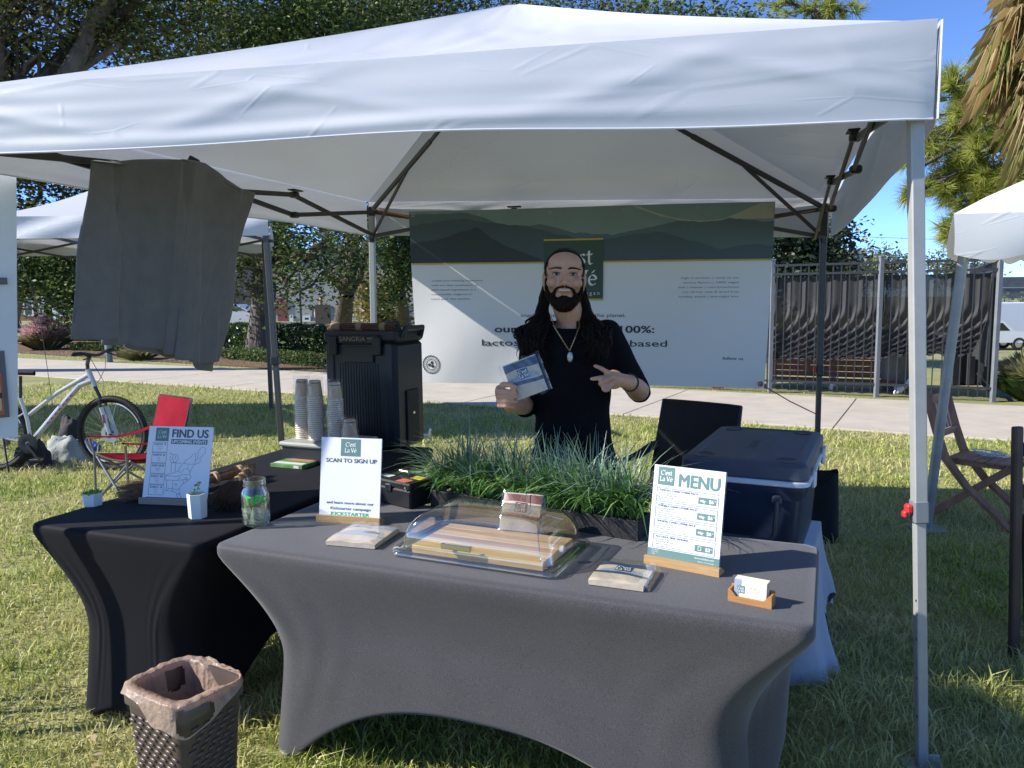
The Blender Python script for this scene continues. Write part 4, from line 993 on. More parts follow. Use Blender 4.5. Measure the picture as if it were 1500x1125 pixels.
# ------------------------------------------------------------ grey cloth over the left truss
def towel():
    M_t = mat('grey_terry', (.15, .152, .158), .95, var=.10, scale=14, bump=.5, bscale=260, bdist=.004, sheen=.3)
    Yt = 3.18
    top = [(134, 236), (165, 236), (215, 234), (262, 233), (285, 236), (312, 258), (345, 277), (371, 282)]
    bot = [(128, 495), (165, 502), (190, 505), (235, 517), (275, 527), (292, 532), (312, 531), (332, 527)]
    def f(u, v):
        x0 = np.interp(u, np.linspace(0, 1, 8), [p[0] for p in top]); y0 = np.interp(u, np.linspace(0, 1, 8), [p[1] for p in top])
        x1 = np.interp(u, np.linspace(0, 1, 8), [p[0] for p in bot]); y1 = np.interp(u, np.linspace(0, 1, 8), [p[1] for p in bot])
        Y = Yt+u*1.12
        a = PY(x0, y0, Y); b = PY(x1, y1, Y-.05)
        fp_ = .022*sum((1-abs(math.sin(u*q+v*w_+c)))**4 for q, w_, c in ((11, .8, .4), (7.3, -1.1, 1.9), (16, 1.3, .9)))*(.1+.9*v**.5)
        p = a.lerp(b, v)+Vector((-.25, -.97, 0))*fp_
        fold = (.085*math.sin(u*26+1.5*math.sin(u*9)+v*.9)*(.6+.4*math.sin(u*5+1))+.022*math.sin(u*57+v*2))*(.12+.88*v**.6)+.02*noise.noise(Vector((u*6, v*3, 2)))
        fold += .03*math.sin((u+v*.55)*17)*max(0, u-.45)*1.6
        return p+Vector((-.25, -.97, 0))*fold
    b = MB(); b.grid(f, 120, 60)
    # the piece that hangs over behind, its end showing under the front
    def f2(u, v):
        p = Vector(f(.12+.72*u, 0))+Vector((.03, .09, 0)); x, y = np.interp(u, [0, .3, .62, .8, 1], [182, 235, 280, 305, 312]), np.interp(u, [0, .3, .62, .7, .85, 1], [508, 521, 528, 541, 545, 530])
        q = PY(x, y, p.y+.02); r_ = p.lerp(q, v); return r_+Vector((-.25, -.97, 0))*.02*math.sin(u*20)*v
    b.grid(f2, 50, 24)
    top_ = [Vector(f(k/30, 0)) for k in range(31)]
    n0 = len(b.v)
    for k in range(30):
        a, c = top_[k], top_[k+1]; e1, e2 = Vector(f2(min(1, max(0, (k/30-.12)/.72)), 0)), Vector(f2(min(1, max(0, ((k+1)/30-.12)/.72)), 0))
        b.quad(a, c, e2+Vector((0, 0, .0)), e1)
    o = b.build('hanging_cloth', M_t, loc=(PY(250, 400, 3.5).x, 3.5, 0), ang=0, recalc=False)
    md = o.modifiers.new('thick', 'SOLIDIFY'); md.thickness = .006; md.offset = 0
    tag(o, 'dark grey towelling cloth hanging in folds over the left side truss of the canopy', 'cloth')
    # clip near the top
    c = PY(284, 235, 3.9); w_ = MB(); w_.box((0, 0, 0), (.05, .03, .03), TR(c) @ RY(.5), .005); tag(w_.build('clip', M_black, loc=c), 'small dark clip pinching the top of the grey cloth under the valance', 'clip')
towel()
# ------------------------------------------------------------ neighbour canopy at the left, behind
def neighbour():
    Y0 = 8.15; w = 3.05
    r_ = PY(393, 312, Y0); zt = r_.z; c = [Vector((r_.x-w, Y0+.1, zt)), Vector((r_.x, Y0, zt)), Vector((r_.x-.92, Y0+2.9, zt)), Vector((r_.x-w-1.85, Y0+3.0, zt))]
    t = thing('canopy_tent', 'white canopy of the neighbouring booth behind the hanging grey cloth', 'canopy', (r_.x-w/2, Y0+w/2, 0))
    apx = sum(c, Vector())/4+Vector((0, 0, .62)); b = MB()
    for i in range(4): b.grid(lambda s, k: tuple(c[i].lerp(c[(i+1) % 4], s).lerp(apx, k*.995)+Vector((0, 0, -.06*math.sin(math.pi*k)))), 14, 10)
    b.build('roof', M_tentw, t, world=True, ang=20)
    vz = zt-PY(392, 345, Y0).z
    for i in range(4):
        def vp(s, k):
            p = c[i].lerp(c[(i+1) % 4], s); d = (c[(i+1) % 4]-c[i]).normalized(); n = Vector((d.y, -d.x, 0))
            return tuple(p+n*(.02+.03*k*math.sin(math.pi*s)+.012*math.sin(s*19+k*5))-Vector((0, 0, vz*k)))
        b = MB(); b.grid(vp, 40, 8); b.build('valance', M_tentw, t, world=True, ang=0)
    for i, p in enumerate(c):
        m_ = sum(c, Vector())/4; d = (m_-p); d.z = 0; d.normalize(); q = p+d*.06
        f = Vector((q.x, q.y, 0)) if i != 1 else PZ(413, 657)
        b = MB(); b.bar(Vector((f.x, f.y, 0)), q-Vector((0, 0, .04)), .055, .055, (1, 0, 0), .005); lg_ = b.build('leg', M_frame, t, world=True)
        if i == 1:
            k = Vector((f.x, f.y, 0)).lerp(q, .38); b = MB(); b.box(k, (.085, .085, .09), bev=.01); b.build('lock_collar', M_black, lg_, world=True)
        j = (i+1) % 4
        for kk in range(3):
            for s_ in (0, 1):
                a_ = c[i].lerp(c[j], kk/3)+d*.05-Vector((0, 0, .05+.24*s_)); e_ = c[i].lerp(c[j], (kk+1)/3)+d*.05-Vector((0, 0, .29-.24*s_))
                b = MB(); b.bar(a_, e_, .016, .03); b.build('truss_bar', M_frame, t, world=True)
        b = MB(); b.bar(q-Vector((0, 0, .05)), apx-Vector((0, 0, .15)), .02, .03); b.build('rafter', M_frame, t, world=True)
    b = MB(); b.box(PY(396, 318, Y0-.03), (.05, .05, .12), bev=.01); b.build('corner_tab', mat('teal_webbing', (.02, .12, .16), .7), t, world=True)
neighbour()
_nb = [o for o in COL.objects if o.name.startswith('canopy_tent') and 'neighbouring' in o.get('label', '')][0]
dup(_nb, TR(-3.95, .25, 0) @ WM[_nb.name], 'unseen white neighbouring canopy added beyond the left edge to shade the lawn')  # copy out of view, added so its shadow falls across the lawn
# guy line by the bike
w_ = MB(); a, b_ = PY(57, 455, 8.2), PZ(88, 668); w_.tube([a, b_], .0035, 4)
a2 = PY(20, 348, 8.2); w_.tube([a2, a], .0035, 4)
tag(w_.build('guy_line', M_dkmetal, loc=b_), 'thin dark guy line slanting to the lawn behind the bicycle', 'rope')
# ------------------------------------------------------------ white printed panel at the left edge
def left_sign():
    a = PY(26.5, 640, 3.10); e = Vector((-2.62, 2.68, 0)); x = Vector((a.x, a.y, 0))-e; w = x.length; x.normalize(); n = Vector((x.y, -x.x, 0))
    z0, z1 = a.z, PY(25, 256, 3.10).z; M = Matrix(((x.x, n.x, 0, e.x), (x.y, n.y, 0, e.y), (0, 0, 1, 0), (0, 0, 0, 1)))
    t = thing('printed_board', 'tall white printed board on a stand at the left edge', 'sign', M=M)
    ms = mat('foamboard', (.66, .68, .69), .5, var=.05, scale=3, bump=.2, bscale=2.5, bdist=.03)
    tpx = PY(24.5, 256, 3.10); dw = (Vector((tpx.x, tpx.y, 0))-e).dot(x)-w
    b = MB(); wv = lambda u, v: .008*math.sin(u*5+v*9)
    b.grid(lambda u, v: (u*(w+dw*v), .01+wv(u, v), z0+(z1-z0)*v), 16, 24); b.grid(lambda u, v: (u*(w+dw*v), -.01+wv(u, v), z0+(z1-z0)*v), 16, 24)
    b.build('panel', ms, t, recalc=False)
    def at(px, py):
        d = ray(px, py); k = (e.x*n.x+e.y*n.y)/(d.x*n.x+d.y*n.y); p = Vector((0, 0, CAM_H))+d*k; return (p-e).dot(x), p.z
    def rc(x0, y0, x1, y1, z, nm, m_):
        (u1, za), (_, zb) = at(x1, y1), at(x1, y0); u0 = at(x0, y0)[0] if x0 is not None else .05; u0 = max(.04, u0)
        s_ = MB(); s_.box(((u0+u1)/2, .022+z, (za+zb)/2), (u1-u0, .002, abs(zb-za))); return s_.build(nm, m_, t, smooth=False)
    rc(None, 513, 14, 610, 0, 'printed_picture', mat('print_midgrey', (.10, .105, .115), .5)); rc(None, 407, 11, 417, 0, 'printed_strip', MATS['print_midgrey'])
    rc(-70, 545, 7, 606, .003, 'printed_frame', mat('print_orange', (.45, .10, .04), .5))
    rc(-64, 551, 3, 600, .006, 'printed_inset', mat('print_cream', (.5, .42, .3), .5)); rc(-64, 574, 3, 582, .009, 'printed_band', MATS['print_dark'])
    for u in (.04, w*.35):
        b = MB(); b.tube([(u, -.03, 0), (u, -.03, z1)], .012, 8); b.box((u, -.03, .015), (.05, .4, .025), bev=.008); b.build('stand_pole', M_steel, t)
left_sign()
# ------------------------------------------------------------ white frame tent at the right edge
def right_tent():
    M_v = fabric('vinyl_tent', (.74, .74, .71), .12, .4, bump=.12)
    base = PZ(1357, 775); Y = base.y; topp = PY(1413, 338, Y-.15)
    t = thing('frame_tent', 'white scalloped vinyl tent with a leaning grey steel pole at the right edge', 'tent', base)
    b = MB(); b.tube([base, base.lerp(topp, .6)+Vector((.006, 0, 0)), topp+Vector((.02, 0, .06))], .031, 14); b.build('pole', mat('pole_steel', (.34, .34, .33), .4, var=.15, scale=6, metal=.35), t, world=True)
    b = MB(); b.box(base+Vector((0, 0, .006)), (.2, .2, .01), bev=.003); b.build('base_plate', M_steel, t, world=True)
    c0 = PY(1397, 318, Y-.2); d1 = Vector((.995, -.1, 0)); d2 = Vector((.78, .62, 0))
    rise = 0.62
    def roofp(u, v):
        p = c0+d1*(u*3.2)+d2*(v*3.0); k = 1-max(abs(2*u-1), abs(2*v-1))
        return tuple(p+Vector((0, 0, .02+rise*1.6*k**.9)))
    b = MB(); b.grid(roofp, 25, 25); b.build('roof', M_v, t, world=True, ang=0)
    def val(a, d, L_, n):
        def f(s, v):
            p = a+d*(s*L_); sc = .25+.035*abs(math.sin(s*L_*math.pi/.42))
            return tuple(p+n*(.03*math.sin(v*2)+.015*math.sin(s*21)*v)+Vector((0, 0, .02-v*sc)))
        b = MB(); b.grid(f, 130, 7); b.build('valance', M_v, t, world=True, ang=0)
    val(c0, d1, 3.2, Vector((-.1, -.99, 0))); val(c0, d2, 3.0, Vector((-.62, .78, 0)))
    val(c0+d2*3.0, d1, 3.2, Vector((.1, .99, 0)))
    for q in (c0+d1*3.1, c0+d1*3.1+d2*2.9, c0+d2*2.9):
        b = MB(); b.tube([Vector((q.x+.06, q.y+.05, 0)), q+Vector((.05, .05, 0))], .031, 10); b.build('pole', MATS['pole_steel'], t, world=True)
right_tent()
# ============================================================ TABLES
TZ = .75
def spandex(name, c1, c2, sheen):
    m, nt, out = _nt(name); L = nt.links.new
    tc = N(nt, 'ShaderNodeTexCoord'); nz = N(nt, 'ShaderNodeTexNoise'); nz.inputs['Scale'].default_value = 330; nz.inputs['Detail'].default_value = 2; L(tc.outputs['Object'], nz.inputs['Vector'])
    n2 = N(nt, 'ShaderNodeTexNoise'); n2.inputs['Scale'].default_value = 7; n2.inputs['Detail'].default_value = 6; L(tc.outputs['Object'], n2.inputs['Vector'])
    ad = N(nt, 'ShaderNodeMix', data_type='FLOAT'); ad.inputs[0].default_value = .15; L(nz.outputs['Fac'], ad.inputs[2]); L(n2.outputs['Fac'], ad.inputs[3])
    rp = N(nt, 'ShaderNodeValToRGB'); rp.color_ramp.elements[0].position = .3; rp.color_ramp.elements[1].position = .72
    rp.color_ramp.elements[0].color = (*c1, 1); rp.color_ramp.elements[1].color = (*c2, 1); L(ad.outputs[0], rp.inputs[0])
    p = N(nt, 'ShaderNodeBsdfPrincipled'); L(rp.outputs[0], p.inputs['Base Color']); p.inputs['Roughness'].default_value = .72; p.inputs['Sheen Weight'].default_value = sheen; p.inputs['Sheen Roughness'].default_value = .45; p.inputs['Specular IOR Level'].default_value = .3 if c1[0] > .02 else .12
    bp = N(nt, 'ShaderNodeBump'); bp.inputs['Strength'].default_value = .25; bp.inputs['Distance'].default_value = .001; L(nz.outputs['Fac'], bp.inputs['Height']); L(bp.outputs[0], p.inputs['Normal'])
    L(p.outputs[0], out.inputs[0]); return m
M_sp1 = spandex('cover_charcoal', (.032, .032, .035), (.078, .076, .081), .22)
M_sp2 = spandex('cover_black', (.004, .004, .006), (.009, .009, .013), .03)
def cover(label, tlabel, M, L_, D, m_, arch=(.27, .26), pull=.165, group=None):
    """stretch cover: flat top, rounded edge, corners drawn in under the top towards four feet, hems arched between them"""
    hx, hy = L_/2, D/2
    def outline(ix, iy, R, mid):
        """rounded rectangle drawn in by ix, iy; sides bulge back out by mid between the corners"""
        P_ = []; ax, ay = hx-ix, hy-iy
        def side(a, b, n, nseg, l):
            for k in range(nseg):
                s = k/nseg; e = abs(2*s-1); q = mid*(1-e**2.4); P_.append((a[0]+(b[0]-a[0])*s+n[0]*q, a[1]+(b[1]-a[1])*s+n[1]*q, n, s, l))
        def arc(c, a0, l):
            for k in range(10):
                a = math.radians(a0+9*k); P_.append((c[0]+R*math.cos(a), c[1]+R*math.sin(a), (math.cos(a), math.sin(a)), 0., l))
        side((-ax+R, -ay), (ax-R, -ay), (0, -1), 60, 0); arc((ax-R, -ay+R), -90, 0); side((ax, -ay+R), (ax, ay-R), (1, 0), 36, 1); arc((ax-R, ay-R), 0, 1)
        side((ax-R, ay), (-ax+R, ay), (0, 1), 60, 0); arc((-ax+R, ay-R), 90, 0); side((-ax, ay-R), (-ax, -ay+R), (-1, 0), 36, 1); arc((-ax+R, -ay+R), 180, 1); return P_
    rings = []
    for ins, z in ((.030, TZ), (.012, TZ-.0008), (.0035, TZ-.005), (0, TZ-.014), (0, TZ-.034), (.002, TZ-.042)):
        rings.append([(p[0], p[1], z) for p in outline(ins, ins, .046-ins*.6, 0)])
    K = 34
    for k in range(1, K+1):
        t = k/K; g = math.sin(math.pi/2*min(1, t/.52))**1.05; ic = pull*g-.03*max(0, (t-.52)/.48)**1.5; im = .055*g+.02*t; iy = ic*.38; r = []
        for px, py, nn, s, l in outline(ic, iy, .046+.075*g, 0):
            e = abs(2*s-1); q = max(0, ((ic if l else iy)-im))*(1-e**2.2); zb = .012+arch[l]*(1-e**2.5); z = (TZ-.042)*(1-t)+zb*t
            wr = .0022*math.sin(s*70+t*9)*max(0, e-.55)*2.2*math.sin(math.pi*t)      # tension wrinkles near the corners
            r.append((px+nn[0]*(q+wr), py+nn[1]*(q+wr), z))
        rings.append(r)
    n = len(rings[0]); r = rings[-1]
    cen = lambda p, f: (p[0]*f, p[1]*f)
    rings.append([(*cen(p, .985), p[2]+.002) for p in r]); rings.append([(*cen(p, .983), p[2]+.03) for p in r])
    b = MB(); b.add([q for r in rings for q in r], [(j*n+i, j*n+(i+1) % n, (j+1)*n+(i+1) % n, (j+1)*n+i) for j in range(len(rings)-1) for i in range(n)]+[tuple(range(n))])
    c = b.build('stretch_cover', m_, None, M=M, ang=0); tag(c, label, 'tablecloth', group)
    t = thing('folding_table', tlabel, 'table', M=M)
    b = MB(); b.box((0, 0, TZ-.026), (L_-.03, D-.03, .03), bev=.01); b.build('tabletop', M_whitep, t)
    for x in (-1, 1):
        for y in (-1, 1):
            b = MB(); b.tube([(x*(hx-.21), y*(hy-.2), TZ-.04), (x*(hx-.205), y*(hy-.19), .012)], .0135, 8); b.build('leg', M_frame, t)
        b = MB(); b.tube([(x*(hx-.205), -(hy-.19), .16), (x*(hx-.205), hy-.19, .16)], .011, 8); b.build('crossbar', M_frame, t)
    return c
TA = math.radians(-22.4)
tx, ty = Vector((math.cos(TA), math.sin(TA), 0)), Vector((-math.sin(TA), math.cos(TA), 0))
FT0 = Vector((-1.022, 2.522, 0)); FTM = TR(FT0+tx*.95+ty*.352) @ RZ(TA)
cover('charcoal grey stretch cover on the front table, hems arched between the feet', 'folding table under the charcoal grey cover at the front', FTM, 1.90, .705, M_sp1)
LA = math.radians(-20.6); lx, ly = Vector((math.cos(LA), math.sin(LA), 0)), Vector((-math.sin(LA), math.cos(LA), 0))
LT0 = Vector((-1.058, 2.512, 0)); LTM = TR(LT0-lx*.405+ly*.90) @ RZ(LA)
cover('black stretch cover on the side table carrying the dispenser and the brooms', 'folding table under the black cover at the left', LTM, .81, 1.80, M_sp2, (.05, .3), .135)
M_wood = mat('wood_light', (.46, .29, .13), .5, var=.18, scale=9, aniso=(1, 14, 14)); M_paper = mat('paper_white', (.74, .75, .78), .45, var=.02); M_acryl = clearmat('acrylic', (.97, .98, .98), .05, .02, .35)
M_gr = mat('ink_sage', (.105, .20, .185), .5); M_ink2 = mat('ink_slate', (.075, .095, .12), .5); M_wh = mat('ink_white', (.74, .76, .76), .5); M_kick = mat('ink_green', (.02, .36, .15), .5); M_lite = mat('ink_pale', (.14, .17, .23), .5)
# ------------------------------------------------------------ signs in wooden stands
def stand_sign(label, pl, pr, top, content, wfrac=.955, lean=.19, deep=.05, wood=None, whscale=None):
    L0, R0 = PZ(*pl, TZ), PZ(*pr, TZ); x = R0-L0; w = x.length; x.normalize(); y = Vector((-x.y, x.x, 0)); o = (L0+R0)/2
    M = Matrix(((x.x, y.x, 0, o.x), (x.y, y.y, 0, o.y), (0, 0, 1, TZ), (0, 0, 0, 1)))
    t = thing('sign_stand', label, 'sign', M=M)
    b = MB(); b.prism([(0, 0), (deep, 0), (deep, .006), (.018, .024), (0, .026)], -w/2, w/2, Matrix(((0, 0, 1, 0), (1, 0, 0, 0), (0, 1, 0, 0), (0, 0, 0, 1)))); b.build('base', wood or M_wood, t, ang=20)
    sw = w*wfrac; up = Vector((0, math.sin(lean), math.cos(lean))); lo, hi = .1, .5
    for _ in range(30):
        h = (lo+hi)/2; q = M @ (Vector((-sw/2, .012, .012))+up*h)
        if proj(q)[1] > top: lo = h
        else: hi = h
    S = Matrix(((1, 0, 0, -sw/2), (0, up.y, -up.z, .012), (0, up.z, up.y, .012), (0, 0, 0, 1)))
    b = MB(); b.box((sw/2, h/2, -.0018), (sw, h, .0024), S, .0006); b.build('sheet', M_paper, t, smooth=False)
    b = MB(); b.box((sw/2, h/2, -.0045), (sw+.004, h+.002, .003), S, .0006); b.build('acrylic_back', M_acryl, t, smooth=False)
    content(t, sw, h, S)
    return t
def layer(mb, nm, m_, t, dz, S): mb.v = [tuple(Vector(v)+(S.to_3x3() @ Vector((0, 0, dz)))) for v in mb.v]; return mb.build(nm, m_, t, smooth=False, recalc=False)
def logo_block(t, x0, y0, x1, y1, S, weight=1.1):
    g_ = MB(); rect2(g_, x0, y0, x1, y1, S); o = layer(g_, 'printed_logo', M_gr, t, .0002, S)
    l = MB(); cx, w, h = (x0+x1)/2, x1-x0, y1-y0
    nib_text(l, "C'est", cx, y0+h*.56, h*.24, S, 'c', weight); nib_text(l, 'La Vé', cx, y0+h*.22, h*.24, S, 'c', weight)
    layer(l, 'logo_lettering', M_wh, o, .0004, S)
def menu(t, w, h, S):
    logo_block(t, .065*w, .795*h, .30*w, .985*h, S)
    l = MB(); text(l, 'MENU', .37*w, .80*h, .135*h, S, w=.56*w, bold=.0022); layer(l, 'title_lettering', M_gr, t, .0002, S)
    bx = MB(); dk = MB(); bd = MB(); wt = MB(); sm = MB()
    rows = (('FUMOSO CHARCUTERIE PACK', ('Jerky, Pepper Jack', 'Dried Mango Mix', 'Raw Almonds', 'Fig Crackers & Mini Bruschetta'), '$6'), ('ITALIAN CHARCUTERIE PACK', ('Deli Slices, Cheddar', 'Dried Cranberry Mix', 'Mini Bruschetta', 'Raw Walnuts & Dried Apricots'), '$6'),
            ('SMOKED CHARCUTERIE PACK', ('Smoked Deli, Gouda', 'Dried Pineapple Mix', 'Mini Bruschetta', 'Raw Cashews & Dried Cherries'), '$6'), ('ALCOHOL FREE SANGRIA', ('Fresh Fruit', 'Sparkling Water', 'Spices, Mint', 'Orange & Lemon Juice'), '$2'))
    for k, (a, ls, pr) in enumerate(rows):
        y1 = (.765-.162*k)*h; y0 = y1-.146*h
        bx = MB(); frame2(bx, .06*w, y0, .93*w, y1, .0017, S); layer(bx, 'printed_box', M_lite, t, .0002, S)
        text(dk, a, .10*w, y1-.033*h, .020*h, S, w=(.55 if k < 3 else .46)*w, bold=.0003)
        for j, s_ in enumerate(ls): text(sm, s_, .10*w, y1-(.058+.024*j)*h, .0145*h, S, w=(.24, .26, .21, .42)[j]*w)
        bd = MB(); rect2(bd, .655*w, y0+.03*h, .90*w, y0+.098*h, S); layer(bd, 'printed_badge', M_gr, t, .0002, S)
        text(wt, pr, .835*w, y0+.046*h, .036*h, S, align='c', bold=.0006); text(wt, '00', .885*w, y0+.066*h, .014*h, S, align='c')
        if k < 3: text(wt, '10g', .72*w, y0+.05*h, .026*h, S, align='c', bold=.0004); rect2(wt, .675*w, y0+.060*h, .765*w, y0+.064*h, S)
        else: frame2(wt, .70*w, y0+.045*h, .745*w, y0+.085*h, .0012, S)
    bd = MB(); rect2(bd, .0, .045*h, w, .125*h, S); layer(bd, 'printed_strip', M_gr, t, .0002, S)
    text(wt, 'www.cestlave.com', .93*w, .090*h, .020*h, S, align='r'); text(wt, 'follow us on social media', .93*w, .06*h, .012*h, S, align='r')
    for j, s_ in enumerate(('Plant Based', 'Dairy Free', 'Vegan')): text(wt, s_, .06*w, (.105-.020*j)*h, .012*h, S)
    layer(dk, 'lettering', M_ink2, t, .0002, S); layer(sm, 'small_print', M_ink2, t, .0002, S)
    layer(wt, 'price_lettering', M_wh, t, .0005, S)
stand_sign('menu card with four priced boxes in a light wooden stand', (943, 825), (1053, 846), 680, menu)
def scan(t, w, h, S):
    logo_block(t, .33*w, .775*h, .655*w, .985*h, S)
    l = MB(); text(l, 'SCAN TO SIGN UP', .09*w, .695*h, .052*h, S, w=.84*w, bold=.0007)
    text(l, 'and learn more about our', .12*w, .185*h, .034*h, S, w=.78*w, bold=.0003); text(l, 'Kickstarter campaign', .19*w, .115*h, .034*h, S, w=.66*w, bold=.0003); layer(l, 'lettering', M_ink2, t, .0002, S)
    k = MB(); text(k, 'KICKSTARTER', .20*w, .045*h, .042*h, S, w=.63*w, bold=.0030); layer(k, 'green_lettering', M_kick, t, .0002, S)
stand_sign('scan to sign up card in a light wooden stand behind the tip jar', (463, 764), (556, 770), 640, scan, lean=.15)
def find(t, w, h, S):
    logo_block(t, .115*w, .80*h, .32*w, .98*h, S, .9)
    l = MB(); text(l, 'FIND US', .375*w, .855*h, .112*h, S, w=.555*w, bold=.0022)
    bar_ = MB(); rect2(bar_, .365*w, .765*h, .925*w, .83*h, S)
    layer(bar_, 'printed_bar', M_ink2, t, .0002, S); bar_ = MB()
    wt = MB(); text(wt, 'UPCOMING EVENTS', .38*w, .776*h, .044*h, S, w=.53*w, bold=.0014)
    for k, (a, s2) in enumerate((('NOV 5', ('Farmers Day', 'Main Street', '9-2 PM')), ('NOV 6', ('Sunday', 'Market', '10-2 PM')), ('NOV 18-20', ('Vegan Fest', 'At the Park', '11 AM')), ('NOV 20', ('Makers Fair', 'Town Hall', '12-4 PM')), ('DEC 4', ('Saturday', 'Market', '9-2 PM')))):
        y1 = (.785-.143*k)*h; fr = MB(); frame2(fr, .085*w, y1-.136*h, .315*w, y1, .0013, S); layer(fr, 'printed_box', M_ink2, t, .0002, S)
        text(l, a, .20*w, y1-.042*h, .027*h, S, align='c', w=.18*w, bold=.0007)
        for j, q in enumerate(s2): text(l, q, .20*w, y1-(.068+.021*j)*h, .011*h, S, align='c')
    # outlines of the eastern states
    mp = MB(); T_ = lambda pts: [(x*w, y*h) for x, y in pts]
    LN = [[(.36, .64), (.42, .62), (.48, .63), (.50, .57), (.47, .52), (.40, .51), (.37, .56), (.38, .61)], [(.42, .62), (.41, .56), (.44, .52)], [(.46, .61), (.45, .56)],
          [(.40, .51), (.41, .40), (.40, .37), (.47, .38), (.52, .41), (.56, .38), (.60, .43), (.66, .44), (.66, .50), (.58, .51), (.55, .47), (.52, .41)], [(.47, .51), (.47, .39)], [(.40, .51), (.55, .51)],
          [(.60, .51), (.62, .55), (.68, .58), (.72, .63), (.76, .64), (.77, .54), (.75, .50), (.66, .50)], [(.76, .64), (.80, .67), (.80, .58), (.77, .54)], [(.80, .67), (.84, .73), (.90, .72), (.91, .66), (.86, .61), (.83, .57), (.86, .55), (.82, .52), (.75, .49), (.72, .44), (.70, .39), (.71, .35), (.73, .33), (.69, .29), (.62, .24), (.57, .20), (.56, .14), (.59, .08), (.60, .03), (.57, .02), (.54, .07), (.52, .12), (.46, .13), (.38, .14), (.33, .14), (.33, .10)],
          [(.33, .34), (.50, .33), (.60, .36), (.70, .36)], [(.33, .28), (.52, .28), (.60, .29), (.69, .29)], [(.52, .28), (.56, .33)], [(.60, .29), (.62, .24)], [(.36, .28), (.36, .14)], [(.45, .28), (.46, .13)], [(.40, .37), (.33, .34), (.33, .28)], [(.66, .44), (.70, .39)], [(.38, .14), (.39, .17), (.52, .16), (.57, .17)]]
    for q in LN: line2(mp, T_(q), .0013, S)
    for cx, cy in ((.50, .225), (.65, .31), (.56, .10)): line2(mp, T_([(cx+.018*math.cos(a*.785), cy+.013*math.sin(a*.785)) for a in range(8)]), .0013, S, True)
    rect2(bar_, .06*w, .012*h, .98*w, .05*h, S); text(wt, 'www.cestlave.com', .52*w, .022*h, .014*h, S, align='c')
    layer(l, 'lettering', M_ink2, t, .0002, S); layer(bar_, 'printed_bar', M_ink2, t, .0002, S); layer(wt, 'white_lettering', M_wh, t, .0005, S); layer(mp, 'printed_map', M_ink2, t, .0002, S)
stand_sign('find us card with a map and dates in a wooden stand on the black table', (203, 738), (303, 742), 624, find, lean=.26, wood=mat('wood_shaded', (.30, .235, .18), .55, var=.1, scale=9, aniso=(1, 14, 14)))  # greyed wood colour has the shade on this stand painted in
